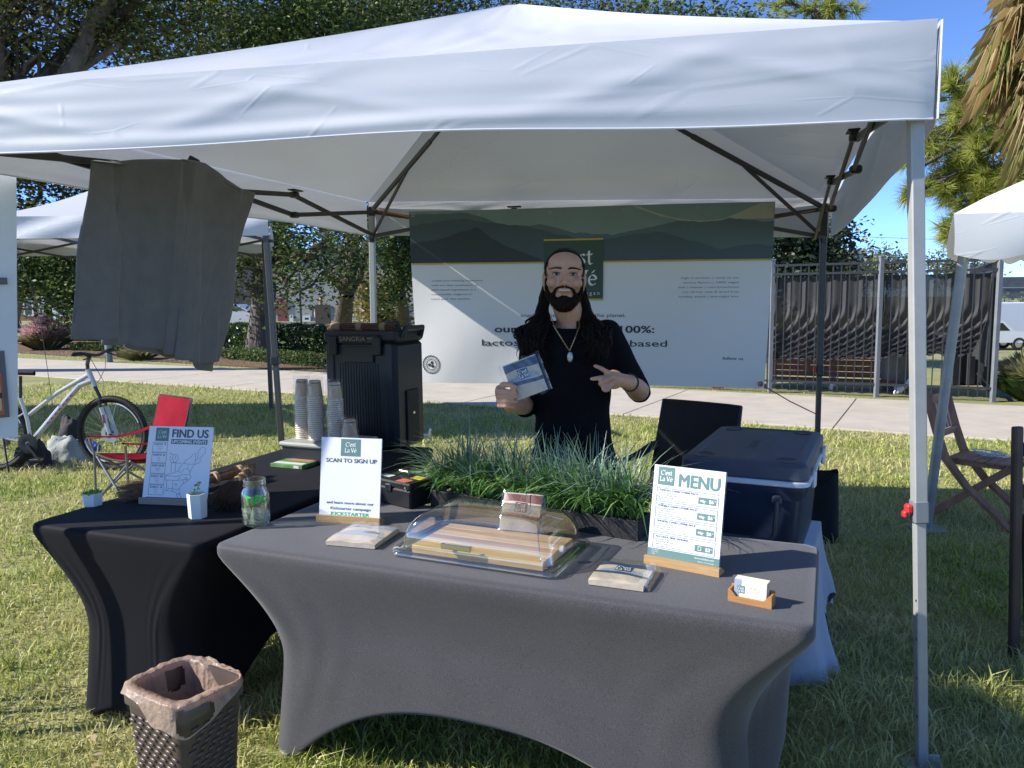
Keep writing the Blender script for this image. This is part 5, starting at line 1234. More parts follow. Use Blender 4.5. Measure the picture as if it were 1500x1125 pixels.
# ------------------------------------------------------------ snack packs
M_kraft = mat('pack_cream', (.50, .43, .33), .55, var=.08, scale=20, bump=.2, bscale=40); M_navy = mat('pack_navy', (.045, .07, .12), .4, var=.08); M_rust = mat('pack_rust', (.16, .05, .035), .45); M_mist = mat('pack_mist', (.30, .34, .40), .45, var=.15, scale=25)
M_film = clearmat('clear_film', (.97, .97, .98), .035, .12, .30); M_brownk = mat('pack_brown', (.12, .065, .04), .6)  # last one is plain dark brown, for the window patch of a pack
def pack(label, M, w, d, band, logo=True, hang=.0, torn=False, turn=0):
    """flat square snack pack: card sleeve with printed bands inside a clear pouch. local x right, y up the face, z out of the face"""
    t = thing('snack_pack', label, 'snack pack', M=M, group='snack packs'); th = .022
    b = MB(); b.grid(lambda u, v: ((u-.5)*w, (v-.5)*d, th-.004*abs(2*u-1)**4-.004*abs(2*v-1)**4+.0012*math.sin(u*9+v*7)), 16, 16)
    n = 16; rim = [(i, 0) for i in range(n)]+[(n-1, j) for j in range(1, n)]+[(i, n-1) for i in range(n-2, -1, -1)]+[(0, j) for j in range(n-2, 0, -1)]
    ids = [j*n+i for i, j in rim]; k0 = len(b.v)
    for q in ids: x, y, z = b.v[q]; b.v.append((x*.985, y*.985, .001))
    m_ = len(ids)
    for i in range(m_): b.f.append((ids[i], ids[(i+1) % m_], k0+(i+1) % m_, k0+i)); b.mi.append(0)
    b.f.append(tuple(k0+i for i in range(m_))); b.mi.append(0)
    b.build('sleeve', M_kraft, t, ang=50)
    top = lambda x, y, e: (x, y, th-.004*abs(2*x/w)**4-.004*abs(2*y/d)**4+.0012*math.sin((x/w+.5)*9+(y/d+.5)*7)+e)
    def strip(y0f, y1f, nm, m2, e, x0=-.5, x1=.5):
        s_ = MB(); s_.grid(lambda u, v: top((x0+(x1-x0)*u)*w*.995, (y0f(u)+(y1f(u)-y0f(u))*v)*d, e), 24, 5); return s_.build(nm, m2, t, ang=0, recalc=False)
    strip(lambda u: .26+.02*math.sin(u*5), lambda u: .47, 'printed_band', band, .0006)
    strip(lambda u: -.16+.03*math.sin(u*4+1), lambda u: -.06+.03*math.sin(u*4+1), 'printed_band', band, .0007)
    strip(lambda u: -.05+.02*math.sin(u*9), lambda u: .06+.08*math.sin(u*3.2), 'printed_scene', M_mist, .0005, -.42, .42)
    if torn: strip(lambda u: -.02, lambda u: .0+.11*math.sin(u*3.14), 'window', M_brownk, .0009, .0, .34)
    if logo:
        s_ = MB(); q = .15; s_.grid(lambda u, v: top((u-.5)*2*q*w, (.12+(v-.5)*1.7*q)*d, .0014), 8, 8); o = s_.build('printed_logo', band if band is not M_mist else M_navy, t, ang=0, recalc=False)
        l = MB(); nib_text(l, "C'est", 0, d*(.12+.01), d*.085, Matrix(), 'c', 1.3); nib_text(l, 'La Vé', 0, d*(.12-.10), d*.085, Matrix(), 'c', 1.3)
        l.v = [top(v[0], v[1], .0024) for v in l.v]; l.build('logo_lettering', M_wh, o, smooth=False, recalc=False)
    s_ = MB(); e = .016
    s_.grid(lambda u, v: ((u-.5)*(w+2*e), (v-.5)*(d+.012)+.004*math.sin(u*14), (th+.003)*(1-abs(2*u-1)**10)+.003+.0015*math.sin(u*31+v*19)+(hang*abs(2*u-1)**6)), 40, 14)
    s_.build('clear_pouch', M_film, t, ang=0, recalc=False); return t
def flat_pack(label, pts, band, **k):
    Q = [PZ(x, y, TZ) for x, y in pts]; o = sum(Q, Vector())/4; x = ((Q[1]-Q[0])+(Q[2]-Q[3])); x.normalize(); y = Vector((-x.y, x.x, 0))
    w = ((Q[1]-Q[0]).length+(Q[2]-Q[3]).length)/2; d = (((Q[3]-Q[0])+(Q[2]-Q[1]))/2).dot(y)
    return pack(label, Matrix(((x.x, y.x, 0, o.x), (x.y, y.y, 0, o.y), (0, 0, 1, TZ+.0015), (0, 0, 0, 1))), w*.93, d*.95, band, **k)
flat_pack('cream snack pack with a pale green band lying left of the clear food cover', [(481, 800), (560, 808), (580, 779), (509, 774)], M_mist, logo=False, torn=True)
flat_pack('cream snack pack with navy bands lying right of the clear food cover', [(862, 858), (946, 870), (963, 839), (878, 829)], M_navy)
# ------------------------------------------------------------ food tray under a clear roll top
def tray():
    L0, R0, R1 = PZ(570, 815, TZ), PZ(822, 853, TZ), PZ(864, 800, TZ); x = (R0-L0).normalized(); y = Vector((-x.y, x.x, 0)); w = (R0-L0).length*.97; d = (R1-R0).dot(y)
    o = L0+x*(w/2)+y*(d/2); M = Matrix(((x.x, y.x, 0, o.x), (x.y, y.y, 0, o.y), (0, 0, 1, TZ), (0, 0, 0, 1)))
    t = thing('food_cover', 'clear plastic food tray with a domed roll top cover', 'food cover', M=M)
    M_dome = clearmat('dome_plastic', (.89, .895, .88), .11, .06, .62)
    def rr(hx, hy, r, n=7):
        return [(sx*(hx-r)+r*math.cos(a), sy*(hy-r)+r*math.sin(a)) for sx, sy, a0 in ((1, 1, 0), (-1, 1, 90), (-1, -1, 180), (1, -1, 270)) for a in [math.radians(a0+90*k/n) for k in range(n+1)]]
    def loft(rings, nm, m_, cap=False):
        b = MB(); n = len(rings[0]); b.add([q for r in rings for q in r], [(j*n+i, j*n+(i+1) % n, (j+1)*n+(i+1) % n, (j+1)*n+i) for j in range(len(rings)-1) for i in range(n)]+([tuple(range((len(rings)-1)*n, len(rings)*n))] if cap else []))
        return b.build(nm, m_, t, ang=50, recalc=False)
    hx, hy = w/2, d/2
    ring = lambda i, z: [(px, py, z) for px, py in rr(hx-i, hy-i, .03-min(i, .02)*.4)]
    loft([ring(.026, .004), ring(.004, .004), ring(0, .006), ring(0, .014), ring(.003, .017), ring(.024, .017)], 'tray_rim', clearmat('tray_clear', (.80, .82, .82), .14, .10, .6))
    b = MB(); b.poly([(px, py, .003) for px, py in rr(hx-.03, hy-.03, .02)]); b.build('tray_base', clearmat('tray_plastic', (.85, .86, .86), .05, .1, .4), t, smooth=False)
    H = .15
    prof = [(.0, .020), (.004, .026), (.018, .027), (.024, .030)]
    rings = [[(px, py, z) for px, py in rr(hx-i, hy-i, .028)] for i, z in prof]
    for k in range(1, 15):
        a = math.pi/2*k/14; f = math.cos(a)**.62; z = .030+(H-.03)*math.sin(a)**.95
        bx_, by_ = hx-.026, hy-.026
        rings.append([(px, py, z) for px, py in rr(max(.006, bx_*(.30+.70*f)), max(.004, by_*max(.02, (.10+.90*f) if k < 14 else .10)), max(.003, .03*f+.012*(1-f)))])
    loft(rings, 'dome_cover', M_dome, True)
    b = MB(); b.tube([(hx*.80, -hy*.86, .045), (hx*.72, -hy*.62, .10), (hx*.60, -hy*.2, .131), (hx*.58, hy*.2, .131), (hx*.72, hy*.62, .10)], .0022, 6); b.build('dome_rib', M_dome, t)
    b = MB(); b.lathe([(.006, -.008), (.012, -.006), (.012, .006), (.006, .008)], 12, TR(hx-.035, -.02, .045) @ RY(math.pi/2), True, True); b.build('pivot_knob', mat('frost_plastic', (.6, .62, .63), .3, spec=.6), t)
    b = MB(); b.bar((-.105, -hy+.018, .052), (.0, -hy+.018, .052), .004, .018, bev=.002); b.box((-.1, -hy+.024, .052), (.006, .012, .012)); b.box((-.005, -hy+.024, .052), (.006, .012, .012)); b.build('handle', mat('polished_steel', (.62, .61, .58), .12, metal=1.), t)
    bm_ = M @ TR(.0, .004, .006)
    c = thing('cutting_board', 'striped acacia cutting board inside the clear food cover', 'board', M=bm_)
    bw, bd = w*.80, d*.76; n = 6; y0 = -bd/2
    tones = [(.60, .41, .19), (.66, .47, .24), (.52, .32, .14), (.70, .51, .27), (.56, .36, .16), (.63, .43, .21)]; ws = [.20, .15, .17, .16, .14, .18]
    for k in range(n):
        dd = bd*ws[k]; s_ = MB(); s_.box((0, y0+dd/2, .013), (bw, dd-.0006, .026), bev=.0015); y0 += dd
        s_.build('strip', mat('acacia_%d' % k, tones[k], .38, var=.22, scale=7, aniso=(.8, 16, 16)), c)
tray()
# pack leaning on the planter behind the cover
o = PZ(766, 766, TZ+.03); yb = ty
PM = Matrix.Translation(PY(765, 752, 2.56)) @ RZ(TA+.04) @ RX(math.radians(62))
pack('cream snack pack with a rust red label propped against the planter behind the food cover', PM, .138, .13, M_rust)
# ------------------------------------------------------------ planter of artificial grass
def planter():
    A, B = PZ(634, 741, TZ)-ty*.02, PZ(936, 792, TZ)-ty*.012; x = (B-A); L_ = x.length; x.normalize(); y = Vector((-x.y, x.x, 0)); o = A
    M = Matrix(((x.x, y.x, 0, o.x), (x.y, y.y, 0, o.y), (0, 0, 1, TZ+.001), (0, 0, 0, 1))); D = .125; H = .068
    t = thing('planter', 'long dark wooden planter box of green artificial grass, its tall blades tinted bluish as shade', 'planter', M=M)
    m_ = mat('planter_black', (.016, .016, .018), .55, var=.3, scale=25, bump=.2, bscale=60); w = .012
    for nm, c, s in (('front_board', (L_/2, w/2, H/2), (L_, w, H)), ('back_board', (L_/2, D-w/2, H/2), (L_, w, H)), ('end_board', (w/2, D/2, H/2-.0005), (w, D-2*w-.0008, H-.001)), ('end_board', (L_-w/2, D/2, H/2-.0005), (w, D-2*w-.0008, H-.001)), ('bottom_board', (L_/2, D/2, .005), (L_-2*w-.001, D-2*w-.001, .01))):
        b = MB(); b.box(c, s, bev=.0015); b.build(nm, m_, t)
    b = MB(); b.grid(lambda u, v: (w+(L_-2*w)*u, w+(D-2*w)*v, H-.014+.006*noise.noise(Vector((u*40, v*6, 0)))), 60, 8); b.build('gravel', mat('pebble_mix', (.10, .09, .075), .9, scale=90, col2=(.42, .38, .31), bump=1, bscale=90, bdist=.01), t, ang=0)
    lt = MB(); text(lt, 'ikebana', L_*.66, .034, .006, Matrix(((1, 0, 0, 0), (0, 0, 1, -.0004), (0, 1, 0, 0), (0, 0, 0, 1)))) if False else None
    G1 = leafmat('turf_green', [(.05, .13, .04), (.09, .22, .055), (.17, .34, .08), (.30, .48, .13)], .4, .25); G2 = leafmat('turf_shaded', [(.10, .17, .12), (.18, .28, .20), (.28, .40, .31)], .4, .2)  # second ramp: shade on the rear blades painted in as a bluish tint
    for nm, g_, ntuft, nb, h0, h1, ln0, ln1, w_, ys in (('grass_blades', G1, 34, 46, .10, .21, .25, 1.15, .0062, (.1, .75)), ('tall_blades', G2, 30, 25, .17, .31, .15, 1.0, .0042, (.25, .95))):
        V = []
        for i in range(ntuft):
            cx = (i+.5)/ntuft*(L_-.05)+.025+random.uniform(-.01, .01); cy = D*random.uniform(*ys)*.8+.012
            for k in range(nb):
                az = random.uniform(0, 2*math.pi); h = random.uniform(h0, h1); ln = random.uniform(ln0, ln1)*h
                if i in (0, 1) and random.random() < .5: az = math.pi+random.uniform(-.8, .8); ln = h*random.uniform(.6, 1.4)
                if i > ntuft-3 and random.random() < .5: az = random.uniform(-.9, .7); ln = h*random.uniform(.6, 1.4)
                if random.random() < .3: az = -math.pi/2+random.uniform(-.9, .9); ln *= 1.15
                bx_, by_ = cx+random.gauss(0, .007), cy+random.gauss(0, .007); dx, dy = math.cos(az), math.sin(az); sx, sy = -dy, dx
                fz = random.uniform(-.5, .5); sx, sy = sx*math.cos(fz)-sy*math.sin(fz), sx*math.sin(fz)+sy*math.cos(fz)
                droop = max(0, ln/h-.45)*h*.75; row = []
                for q in range(6):
                    s_ = q/5; e = ln*s_**1.7; z = H-.015+h*(s_)-droop*s_**3.2; ww = w_*.5*(.75+.5*math.sin(s_*2.2))*(1-s_**3)+.0003
                    row.append((bx_+dx*e-sx*ww, by_+dy*e-sy*ww, z)); row.append((bx_+dx*e+sx*ww, by_+dy*e+sy*ww, z))
                V.append(row)
        V = np.array(V, np.float32); n = len(V); b_ = np.arange(n)[:, None]*12
        F = np.concatenate([b_+np.array([[2*q, 2*q+1, 2*q+3, 2*q+2]]) for q in range(5)], 1)
        o_ = rawmesh(nm, V, F.ravel(), np.full(n*5, 4), g_, t, True); o_['kind'] = 'stuff'
planter()
# ------------------------------------------------------------ business cards
def cards():
    A, B = PZ(1066, 880, TZ), PZ(1130, 893, TZ); x = (B-A); w = x.length; x.normalize(); y = Vector((-x.y, x.x, 0)); o = (A+B)/2
    M = Matrix(((x.x, y.x, 0, o.x), (x.y, y.y, 0, o.y), (0, 0, 1, TZ), (0, 0, 0, 1))); m_ = mat('wood_oak', (.40, .19, .065), .45, var=.2, scale=10, aniso=(1, 16, 16))
    t = thing('card_holder', 'small oak card holder with a V notch at the front right of the table', 'card holder', M=M)
    P_ = Matrix(((1, 0, 0, 0), (0, 0, 1, 0), (0, 1, 0, 0), (0, 0, 0, 1))); h = .034; hw = w/2
    b = MB(); b.prism([(-hw, 0), (hw, 0), (hw, h), (hw-.006, h), (hw-.022, .016), (-hw+.022, .016), (-hw+.006, h), (-hw, h)], 0, .006, P_); b.build('front_board', m_, t, ang=20)
    b = MB(); b.box((0, .036, h/2+.002), (w, .006, h+.004), bev=.001); b.build('back_board', m_, t)
    b = MB(); b.box((0, .0195, .004), (w, .0265, .008)); b.build('bottom_board', m_, t)
    for s in (-1, 1):
        b = MB(); b.box((s*(hw-.003), .0195, h/2+.004), (.006, .0265, h-.009)); b.build('end_board', m_, t)
    c = thing('business_cards', 'stack of cream business cards standing in the oak holder', 'business cards', M=M); cw, ch = .085, .052
    for k in range(7):
        S = TR(-.002+.0006*k, .010+.0024*k, .009) @ RX(math.radians(-7)) ; b = MB(); b.box((0, 0, ch/2+.0008*k), (cw, .0012, ch)); [None]
        b.v = [tuple(S @ Vector(v)) for v in b.v]; o_ = b.build('card', mat('card_cream', (.66, .61, .47), .5) if k == 0 else MATS['card_cream'], c, smooth=False)
    S = Matrix(((1, 0, 0, -cw/2-.002), (0, -math.sin(math.radians(-7)), -math.cos(math.radians(7)), .010-.0008), (0, math.cos(math.radians(7)), -math.sin(math.radians(7)), .009), (0, 0, 0, 1)))
    g_ = MB(); rect2(g_, .0, .0, cw*.16, ch, S); rect2(g_, .16*cw, .62*ch, .22*cw, ch, S); layer(g_, 'printed_band', M_mist, c, .0003, S)
    g_ = MB(); rect2(g_, .1*cw, .30*ch, .33*cw, .68*ch, S); o_ = layer(g_, 'printed_logo', M_gr, c, .0006, S)
    l = MB(); nib_text(l, "C'est", .215*cw, .50*ch, .11*ch, S, 'c', 1.1); nib_text(l, 'La Vé', .215*cw, .36*ch, .11*ch, S, 'c', 1.1); layer(l, 'logo_lettering', M_wh, o_, .0009, S)
    l = MB(); text(l, 'Charcuterie to go', .46*cw, .60*ch, .055*ch, S); text(l, 'plant based', .46*cw, .50*ch, .04*ch, S); text(l, 'snack packs', .46*cw, .42*ch, .04*ch, S); layer(l, 'small_print', M_lite, c, .0003, S)
cards()
# ------------------------------------------------------------ tip jar, banknotes
def jar():
    o = PZ(376, 770, TZ)+Vector((0, 0, .0005)); t = thing('tip_jar', 'glass jar lettered with green tips on the corner of the front table', 'jar', o)
    M_gl = clearmat('jar_glass', (.95, .97, .96), .035, .02, .75)
    pr = [(.001, .004), (.036, .003), (.044, .008), (.049, .02), (.050, .05), (.050, .115), (.048, .128), (.040, .142), (.0385, .148), (.041, .151), (.0385, .155), (.041, .159), (.0385, .164), (.0405, .170), (.039, .174), (.037, .174), (.036, .165), (.037, .145), (.046, .126), (.0475, .05), (.045, .02), (.034, .009), (.001, .008)]
    b = MB(); b.lathe(pr, 36); b.build('glass', M_gl, t, ang=60, recalc=False)
    l = MB(); text(l, 'TiPS', -.036, .092, .031, Matrix(), w=.082, bold=.0035)
    aim = math.atan2(-o.y, -o.x)-.12
    l.v = [((.0508)*math.cos(aim+v[0]/.0508), .0508*math.sin(aim+v[0]/.0508), v[1]+.004*math.sin(v[0]*120)) for v in l.v]
    l.build('lettering', mat('marker_green', (.06, .60, .05), .5), t, smooth=False, recalc=False)
    M_bill = mat('banknote', (.42, .45, .34), .7, scale=60, col2=(.24, .28, .20), detail=5)
    def note(lb, M, cw, ch, bend, emb=False):
        n_ = thing('banknote', lb, 'banknote', M=TR(o) @ M); b = MB()
        b.grid(lambda u, v: ((u-.5)*cw, bend*math.cos((u-.5)*2.4)+.0022*math.sin(u*11+v*5)+.002*math.sin(v*9), v*ch), 20, 12); b.build('paper', M_bill, n_, recalc=False)
        q = MB(); q.tube([((.017)*math.cos(a), bend*math.cos(.017*math.cos(a)/cw*2.4)-.002, ch*.5+.013*math.sin(a)) for a in [2*math.pi*k/18 for k in range(18)]], .0012, 4, closed=True)
        q.tube([(-cw*.42, bend*math.cos(-.42*2.4)-.002, ch*.1), (-cw*.2, bend*math.cos(-.2*2.4)-.002, ch*.1), (cw*.2, bend*math.cos(.2*2.4)-.002, ch*.1), (cw*.42, bend*math.cos(.42*2.4)-.002, ch*.1)], .0009, 4)
        q.build('printed_rosette', mat('banknote_ink', (.10, .13, .08), .7) if 'banknote_ink' not in MATS else MATS['banknote_ink'], n_)
    R_ = RZ(aim+math.pi/2)
    note('pale green banknote curled upright inside the jar, nearest the front', R_ @ TR(.006, -.026, .012) @ RY(.22), .056, .062, -.010)
    note('pale green banknote standing at the left inside the jar', R_ @ TR(-.024, -.004, .010) @ RZ(-.7) @ RY(-.15), .040, .06, -.012)
    note('pale green banknote folded at the back inside the jar', R_ @ TR(.008, .016, .010) @ RZ(.3) @ RY(-.35), .05, .05, .008)
jar()
# ------------------------------------------------------------ white pots
M_pot = mat('pot_white', (.66, .70, .68), .4, var=.03); M_soilp = mat('potting_soil', (.03, .022, .016), .95, bump=1, bscale=200, bdist=.005)
L_succ = leafmat('succulent', [(.14, .30, .04), (.25, .42, .07), (.36, .50, .12)], .45, .3)
def pot(label, px, py, r, h, n, rot, low):
    o = PZ(px, py, TZ); t = thing('potted_plant', label, 'plant pot', o, rot)
    w = .005; prof = [(r*.86, 0), (r*.9, .002), (r, h-.002), (r*.985, h), (r-w, h), (r-w-.001, h-.012)]
    b = MB(); b.lathe(prof, n, None, True); b.build('pot', M_pot, t, ang=20)
    b = MB(); b.poly([((r-w)*math.cos(2*math.pi*k/n), (r-w)*math.sin(2*math.pi*k/n), h-.010) for k in range(n)]); b.build('soil', M_soilp, t, smooth=False)
    V = []
    if low:
        for k in range(260):
            az = random.uniform(0, 6.28); q = random.random()**.6*(r-w); hh = random.uniform(.008, .024); c = Vector((q*math.cos(az), q*math.sin(az), h-.010)); e = c+Vector((random.gauss(0, .006), random.gauss(0, .006), hh)); s = Vector((random.gauss(0, 1), random.gauss(0, 1), 0)).normalized()*.0018
            V.append([c-s, c+s, (c+e)/2+s*1.3, e, (c+e)/2-s*1.3])
    else:
        b = MB(); st = [(0, 0, h-.012), (.002, 0, h+.01), (.006, .0, h+.022), (.012, 0, h+.034)]; b.tube(st, .0016, 6); b.tube([(0, 0, h-.01), (-.012, -.004, h+.004)], .0014, 6); b.build('stem', mat('stem_green', (.2, .34, .08), .6), t)
        for c, m_ in (((.012, 0, h+.036), 16), ((.0, -.002, h+.028), 10), ((-.014, -.006, h+.006), 14), ((.008, .0, h+.016), 9), ((-.006, .004, h+.010), 8)):
            for k in range(m_):
                az = random.uniform(0, 6.28); d = Vector((math.cos(az), math.sin(az), random.uniform(-.2, .9))).normalized(); s = d.cross(Vector((0, 0, 1))).normalized(); c_ = Vector(c); L_ = random.uniform(.008, .013)
                V.append([c_, c_+d*L_*.5+s*L_*.38, c_+d*L_*.9+s*L_*.2, c_+d*L_*.9-s*L_*.2, c_+d*L_*.5-s*L_*.38])
    V = np.array([[tuple(p) for p in q] for q in V]); rawmesh('leaves', V, np.arange(5*len(V)), np.full(len(V), 5), L_succ, t)
pot('tall white six sided pot with a light green sprout', 290, 758, .037, .094, 6, .2, False)
pot('low white pot of short green sprigs on the corner of the black table', 136, 740, .041, .052, 6, .1, True)
# ------------------------------------------------------------ brooms
M_brist = mat('bristle_brown', (.27, .175, .095), .8, var=.35, scale=60); M_bristd = mat('bristle_dark', (.12, .075, .045), .8, var=.35, scale=60); M_straw = mat('straw_tie', (.42, .30, .17), .75, var=.2, scale=50)
def broom(label, neck, tip, hend, spread, m_, n, hr):
    nk, tp, he = Vector(neck), Vector(tip), Vector(hend); t = thing('hand_broom', label, 'broom', nk, group='hand brooms')
    d = (tp-nk); L_ = d.length; d.normalize(); s = d.cross(Vector((0, 0, 1))).normalized(); b = MB()
    for k in range(n):
        a = random.uniform(-1, 1); u = random.uniform(-.6, 1); r0 = hr*.9; p = nk+s*(a*r0)+Vector((0, 0, u*r0)); e = nk+d*(L_*random.uniform(.8, 1.08))+s*(a*spread+random.gauss(0, .008))+Vector((0, 0, u*spread*.42+random.gauss(0, .006)))
        e.z = max(e.z, TZ+.003); m2 = p.lerp(e, .5)+s*a*spread*.12+Vector((0, 0, .006)); b.tube([p, m2, e], [.0016, .0014, .0007], 3, cap=False)
    b.build('bristles', m_, t, world=True, ang=0)['kind'] = 'stuff'
    b = MB()
    for k in range(90):
        a = random.uniform(0, 6.28); r = hr*random.random()**.5; off = s*math.cos(a)*r+Vector((0, 0, math.sin(a)*r)); b.tube([nk-d*-.02+off, nk.lerp(he, .5)+off*.85, he+off*(.9+random.uniform(-.2, .9))+d*random.uniform(-.03, .03)], hr*.10, 4)
    b.build('handle', MATS['bristle_brown'], t, world=True)
    for q in (0.02, .35, .8):
        c = nk.lerp(he, q); b = MB(); dd = (he-nk).normalized(); b.tube([c-dd*.008, c+dd*.008], hr*1.22, 12); b.build('binding', M_straw, t, world=True)
zb = TZ+.035
broom('long broom of brown twigs lying behind the map card, bristles to the left', PZ(285, 708, zb), PZ(178, 722, zb-.01), PZ(366, 686, zb+.01), .075, M_brist, 420, .024)
broom('short dark bristled broom lying crosswise behind the tip jar', PZ(348, 706, zb), PZ(328, 742, TZ+.02), PZ(366, 690, zb+.012), .06, M_bristd, 420, .02)
# ------------------------------------------------------------ dispenser
def dispenser():
    o = PZ(584, 661, TZ); x = Vector((.925, -.38, 0)).normalized(); y = Vector((-x.y, x.x, 0))
    M = Matrix(((x.x, y.x, 0, o.x-x.x*.46), (x.y, y.y, 0, o.y-x.y*.46), (0, 0, 1, TZ+.001), (0, 0, 0, 1))); w, d, h = .46, .30, .585
    t = thing('drink_dispenser', 'tall black insulated drink dispenser with latches at the end of the black table', 'drink dispenser', M=M)
    m_ = mat('dispenser_black', (.010, .012, .017), .42, var=.15, scale=12); m2 = mat('dispenser_side', (.018, .019, .019), .5, var=.15, scale=12)
    b = MB(); b.box((w/2, d/2, h/2), (w, d, h), bev=.018); b.build('body', m_, t)
    for k in range(15):
        b = MB(); b.box((.10+.0175*k, -.001, .27), (.009, .006, .40), bev=.002); b.build('rib', m_, t)
    for x0 in (.03, w-.055):
        b = MB(); b.box((x0+.012, -.003, .3), (.05, .012, .56), bev=.005); b.build('corner_rib', m_, t)
    b = MB(); b.box((w/2, d/2, h+.03), (w+.01, d+.01, .06), bev=.016); b.build('lid', m2, t)
    b = MB(); b.box((w/2, -.008, h-.055), (.19, .014, .11), bev=.004); b.box((w/2, -.02, h-.015), (.19, .012, .014), bev=.003); b.build('front_plate', m_, t)
    for x0 in (.07, w-.11):
        b = MB(); b.box((x0, -.016, h-.02), (.055, .024, .10), bev=.006); b.build('latch', m2, t)
    b = MB(); b.tube([(w+.012, .05, h+.03), (w+.03, .06, h+.075), (w+.03, d-.06, h+.075), (w+.012, d-.05, h+.03)], .016, 8); b.build('handle', m_, t)
    b = MB(); b.tube([(w-.11, .06, h+.055), (w-.10, .07, h+.10), (w-.03, .07, h+.105), (w-.01, .07, h+.05)], .014, 8); b.build('handle', m_, t)
    b = MB(); b.box((w+.004, d*.52, .17), (.012, .13, .30), bev=.004); q = b.build('side_recess', mat('recess_black', (.003, .003, .003), .6), t)
    b = MB(); b.box((w+.0115, d*.52, .19), (.004, .02, .012)); b.build('spout_tab', M_chrome, q)
    S = Matrix(((0, 0, 1, w+.0006), (1, 0, 0, 0), (0, 1, 0, 0), (0, 0, 0, 1)))
    l = MB(); text(l, 'Cambro', .04, .47, .035, S, w=.20); l.build('embossed_lettering', M_black, t, smooth=False, recalc=False)
    # dark board with hand lettering
    s = thing('name_board', 'small black board lettered sangria leaning on the front of the dispenser lid', 'sign', M=M @ TR(.115, -.024, h-.004))
    b = MB(); b.box((.125, .0, .025), (.25, .006, .05), bev=.001); b.build('board', mat('chalk_black', (.012, .012, .013), .7), s)
    l = MB(); S2 = Matrix(((1, 0, 0, 0), (0, 0, -1, -.0036), (0, 1, 0, 0), (0, 0, 0, 1))); text(l, 'SANGRIA', .008, .012, .026, S2, w=.165); text(l, 'NON', .185, .022, .012, S2, bold=.001); text(l, 'alcoholic', .185, .008, .010, S2)
    l.build('lettering', mat('chalk_tan', (.34, .22, .15), .8), s, smooth=False, recalc=False)
    # bundle of sticks
    k = thing('stick_bundle', 'bundle of brown sticks tied with tan bands on the dispenser lid', 'sticks', M=M @ TR(0, 0, h+.06)); b = MB()
    for i in range(46):
        a = random.uniform(0, 6.28); r = .020*random.random()**.5; x0, x1 = random.uniform(-.005, .02), random.uniform(.40, .44); b.tube([(x0, .05+r*math.cos(a), .023+r*math.sin(a)), (.2, .05+r*math.cos(a)+random.uniform(-.003, .003), .023+r*math.sin(a)), (x1, .05+r*math.cos(a)*1.1, .023+r*math.sin(a)*1.1)], .0032, 5)
    b.build('sticks', mat('stick_brown', (.11, .05, .03), .7, var=.4, scale=50), k)['kind'] = 'stuff'
    for x0, w_ in ((.025, .06), (.19, .035), (.34, .035)):
        b = MB(); b.tube([(x0, .05, .023), (x0+w_, .05, .023)], .0245, 14); b.build('band', mat('band_tan', (.24, .17, .10), .8) if 'band_tan' not in MATS else MATS['band_tan'], k)
    c = MB(); c.tube([(.02, .17, .012), (.08, .13, .03), (.16, .17, .018), (.12, .22, .012), (.05, .2, .02)], .018, 8, round_ends=True)
    tag(c.build('cloth_roll', M_black, None, M=M @ TR(0, 0, h+.058)), 'black crumpled strap behind the stick bundle on the dispenser', 'strap')
    return M
DM = dispenser()
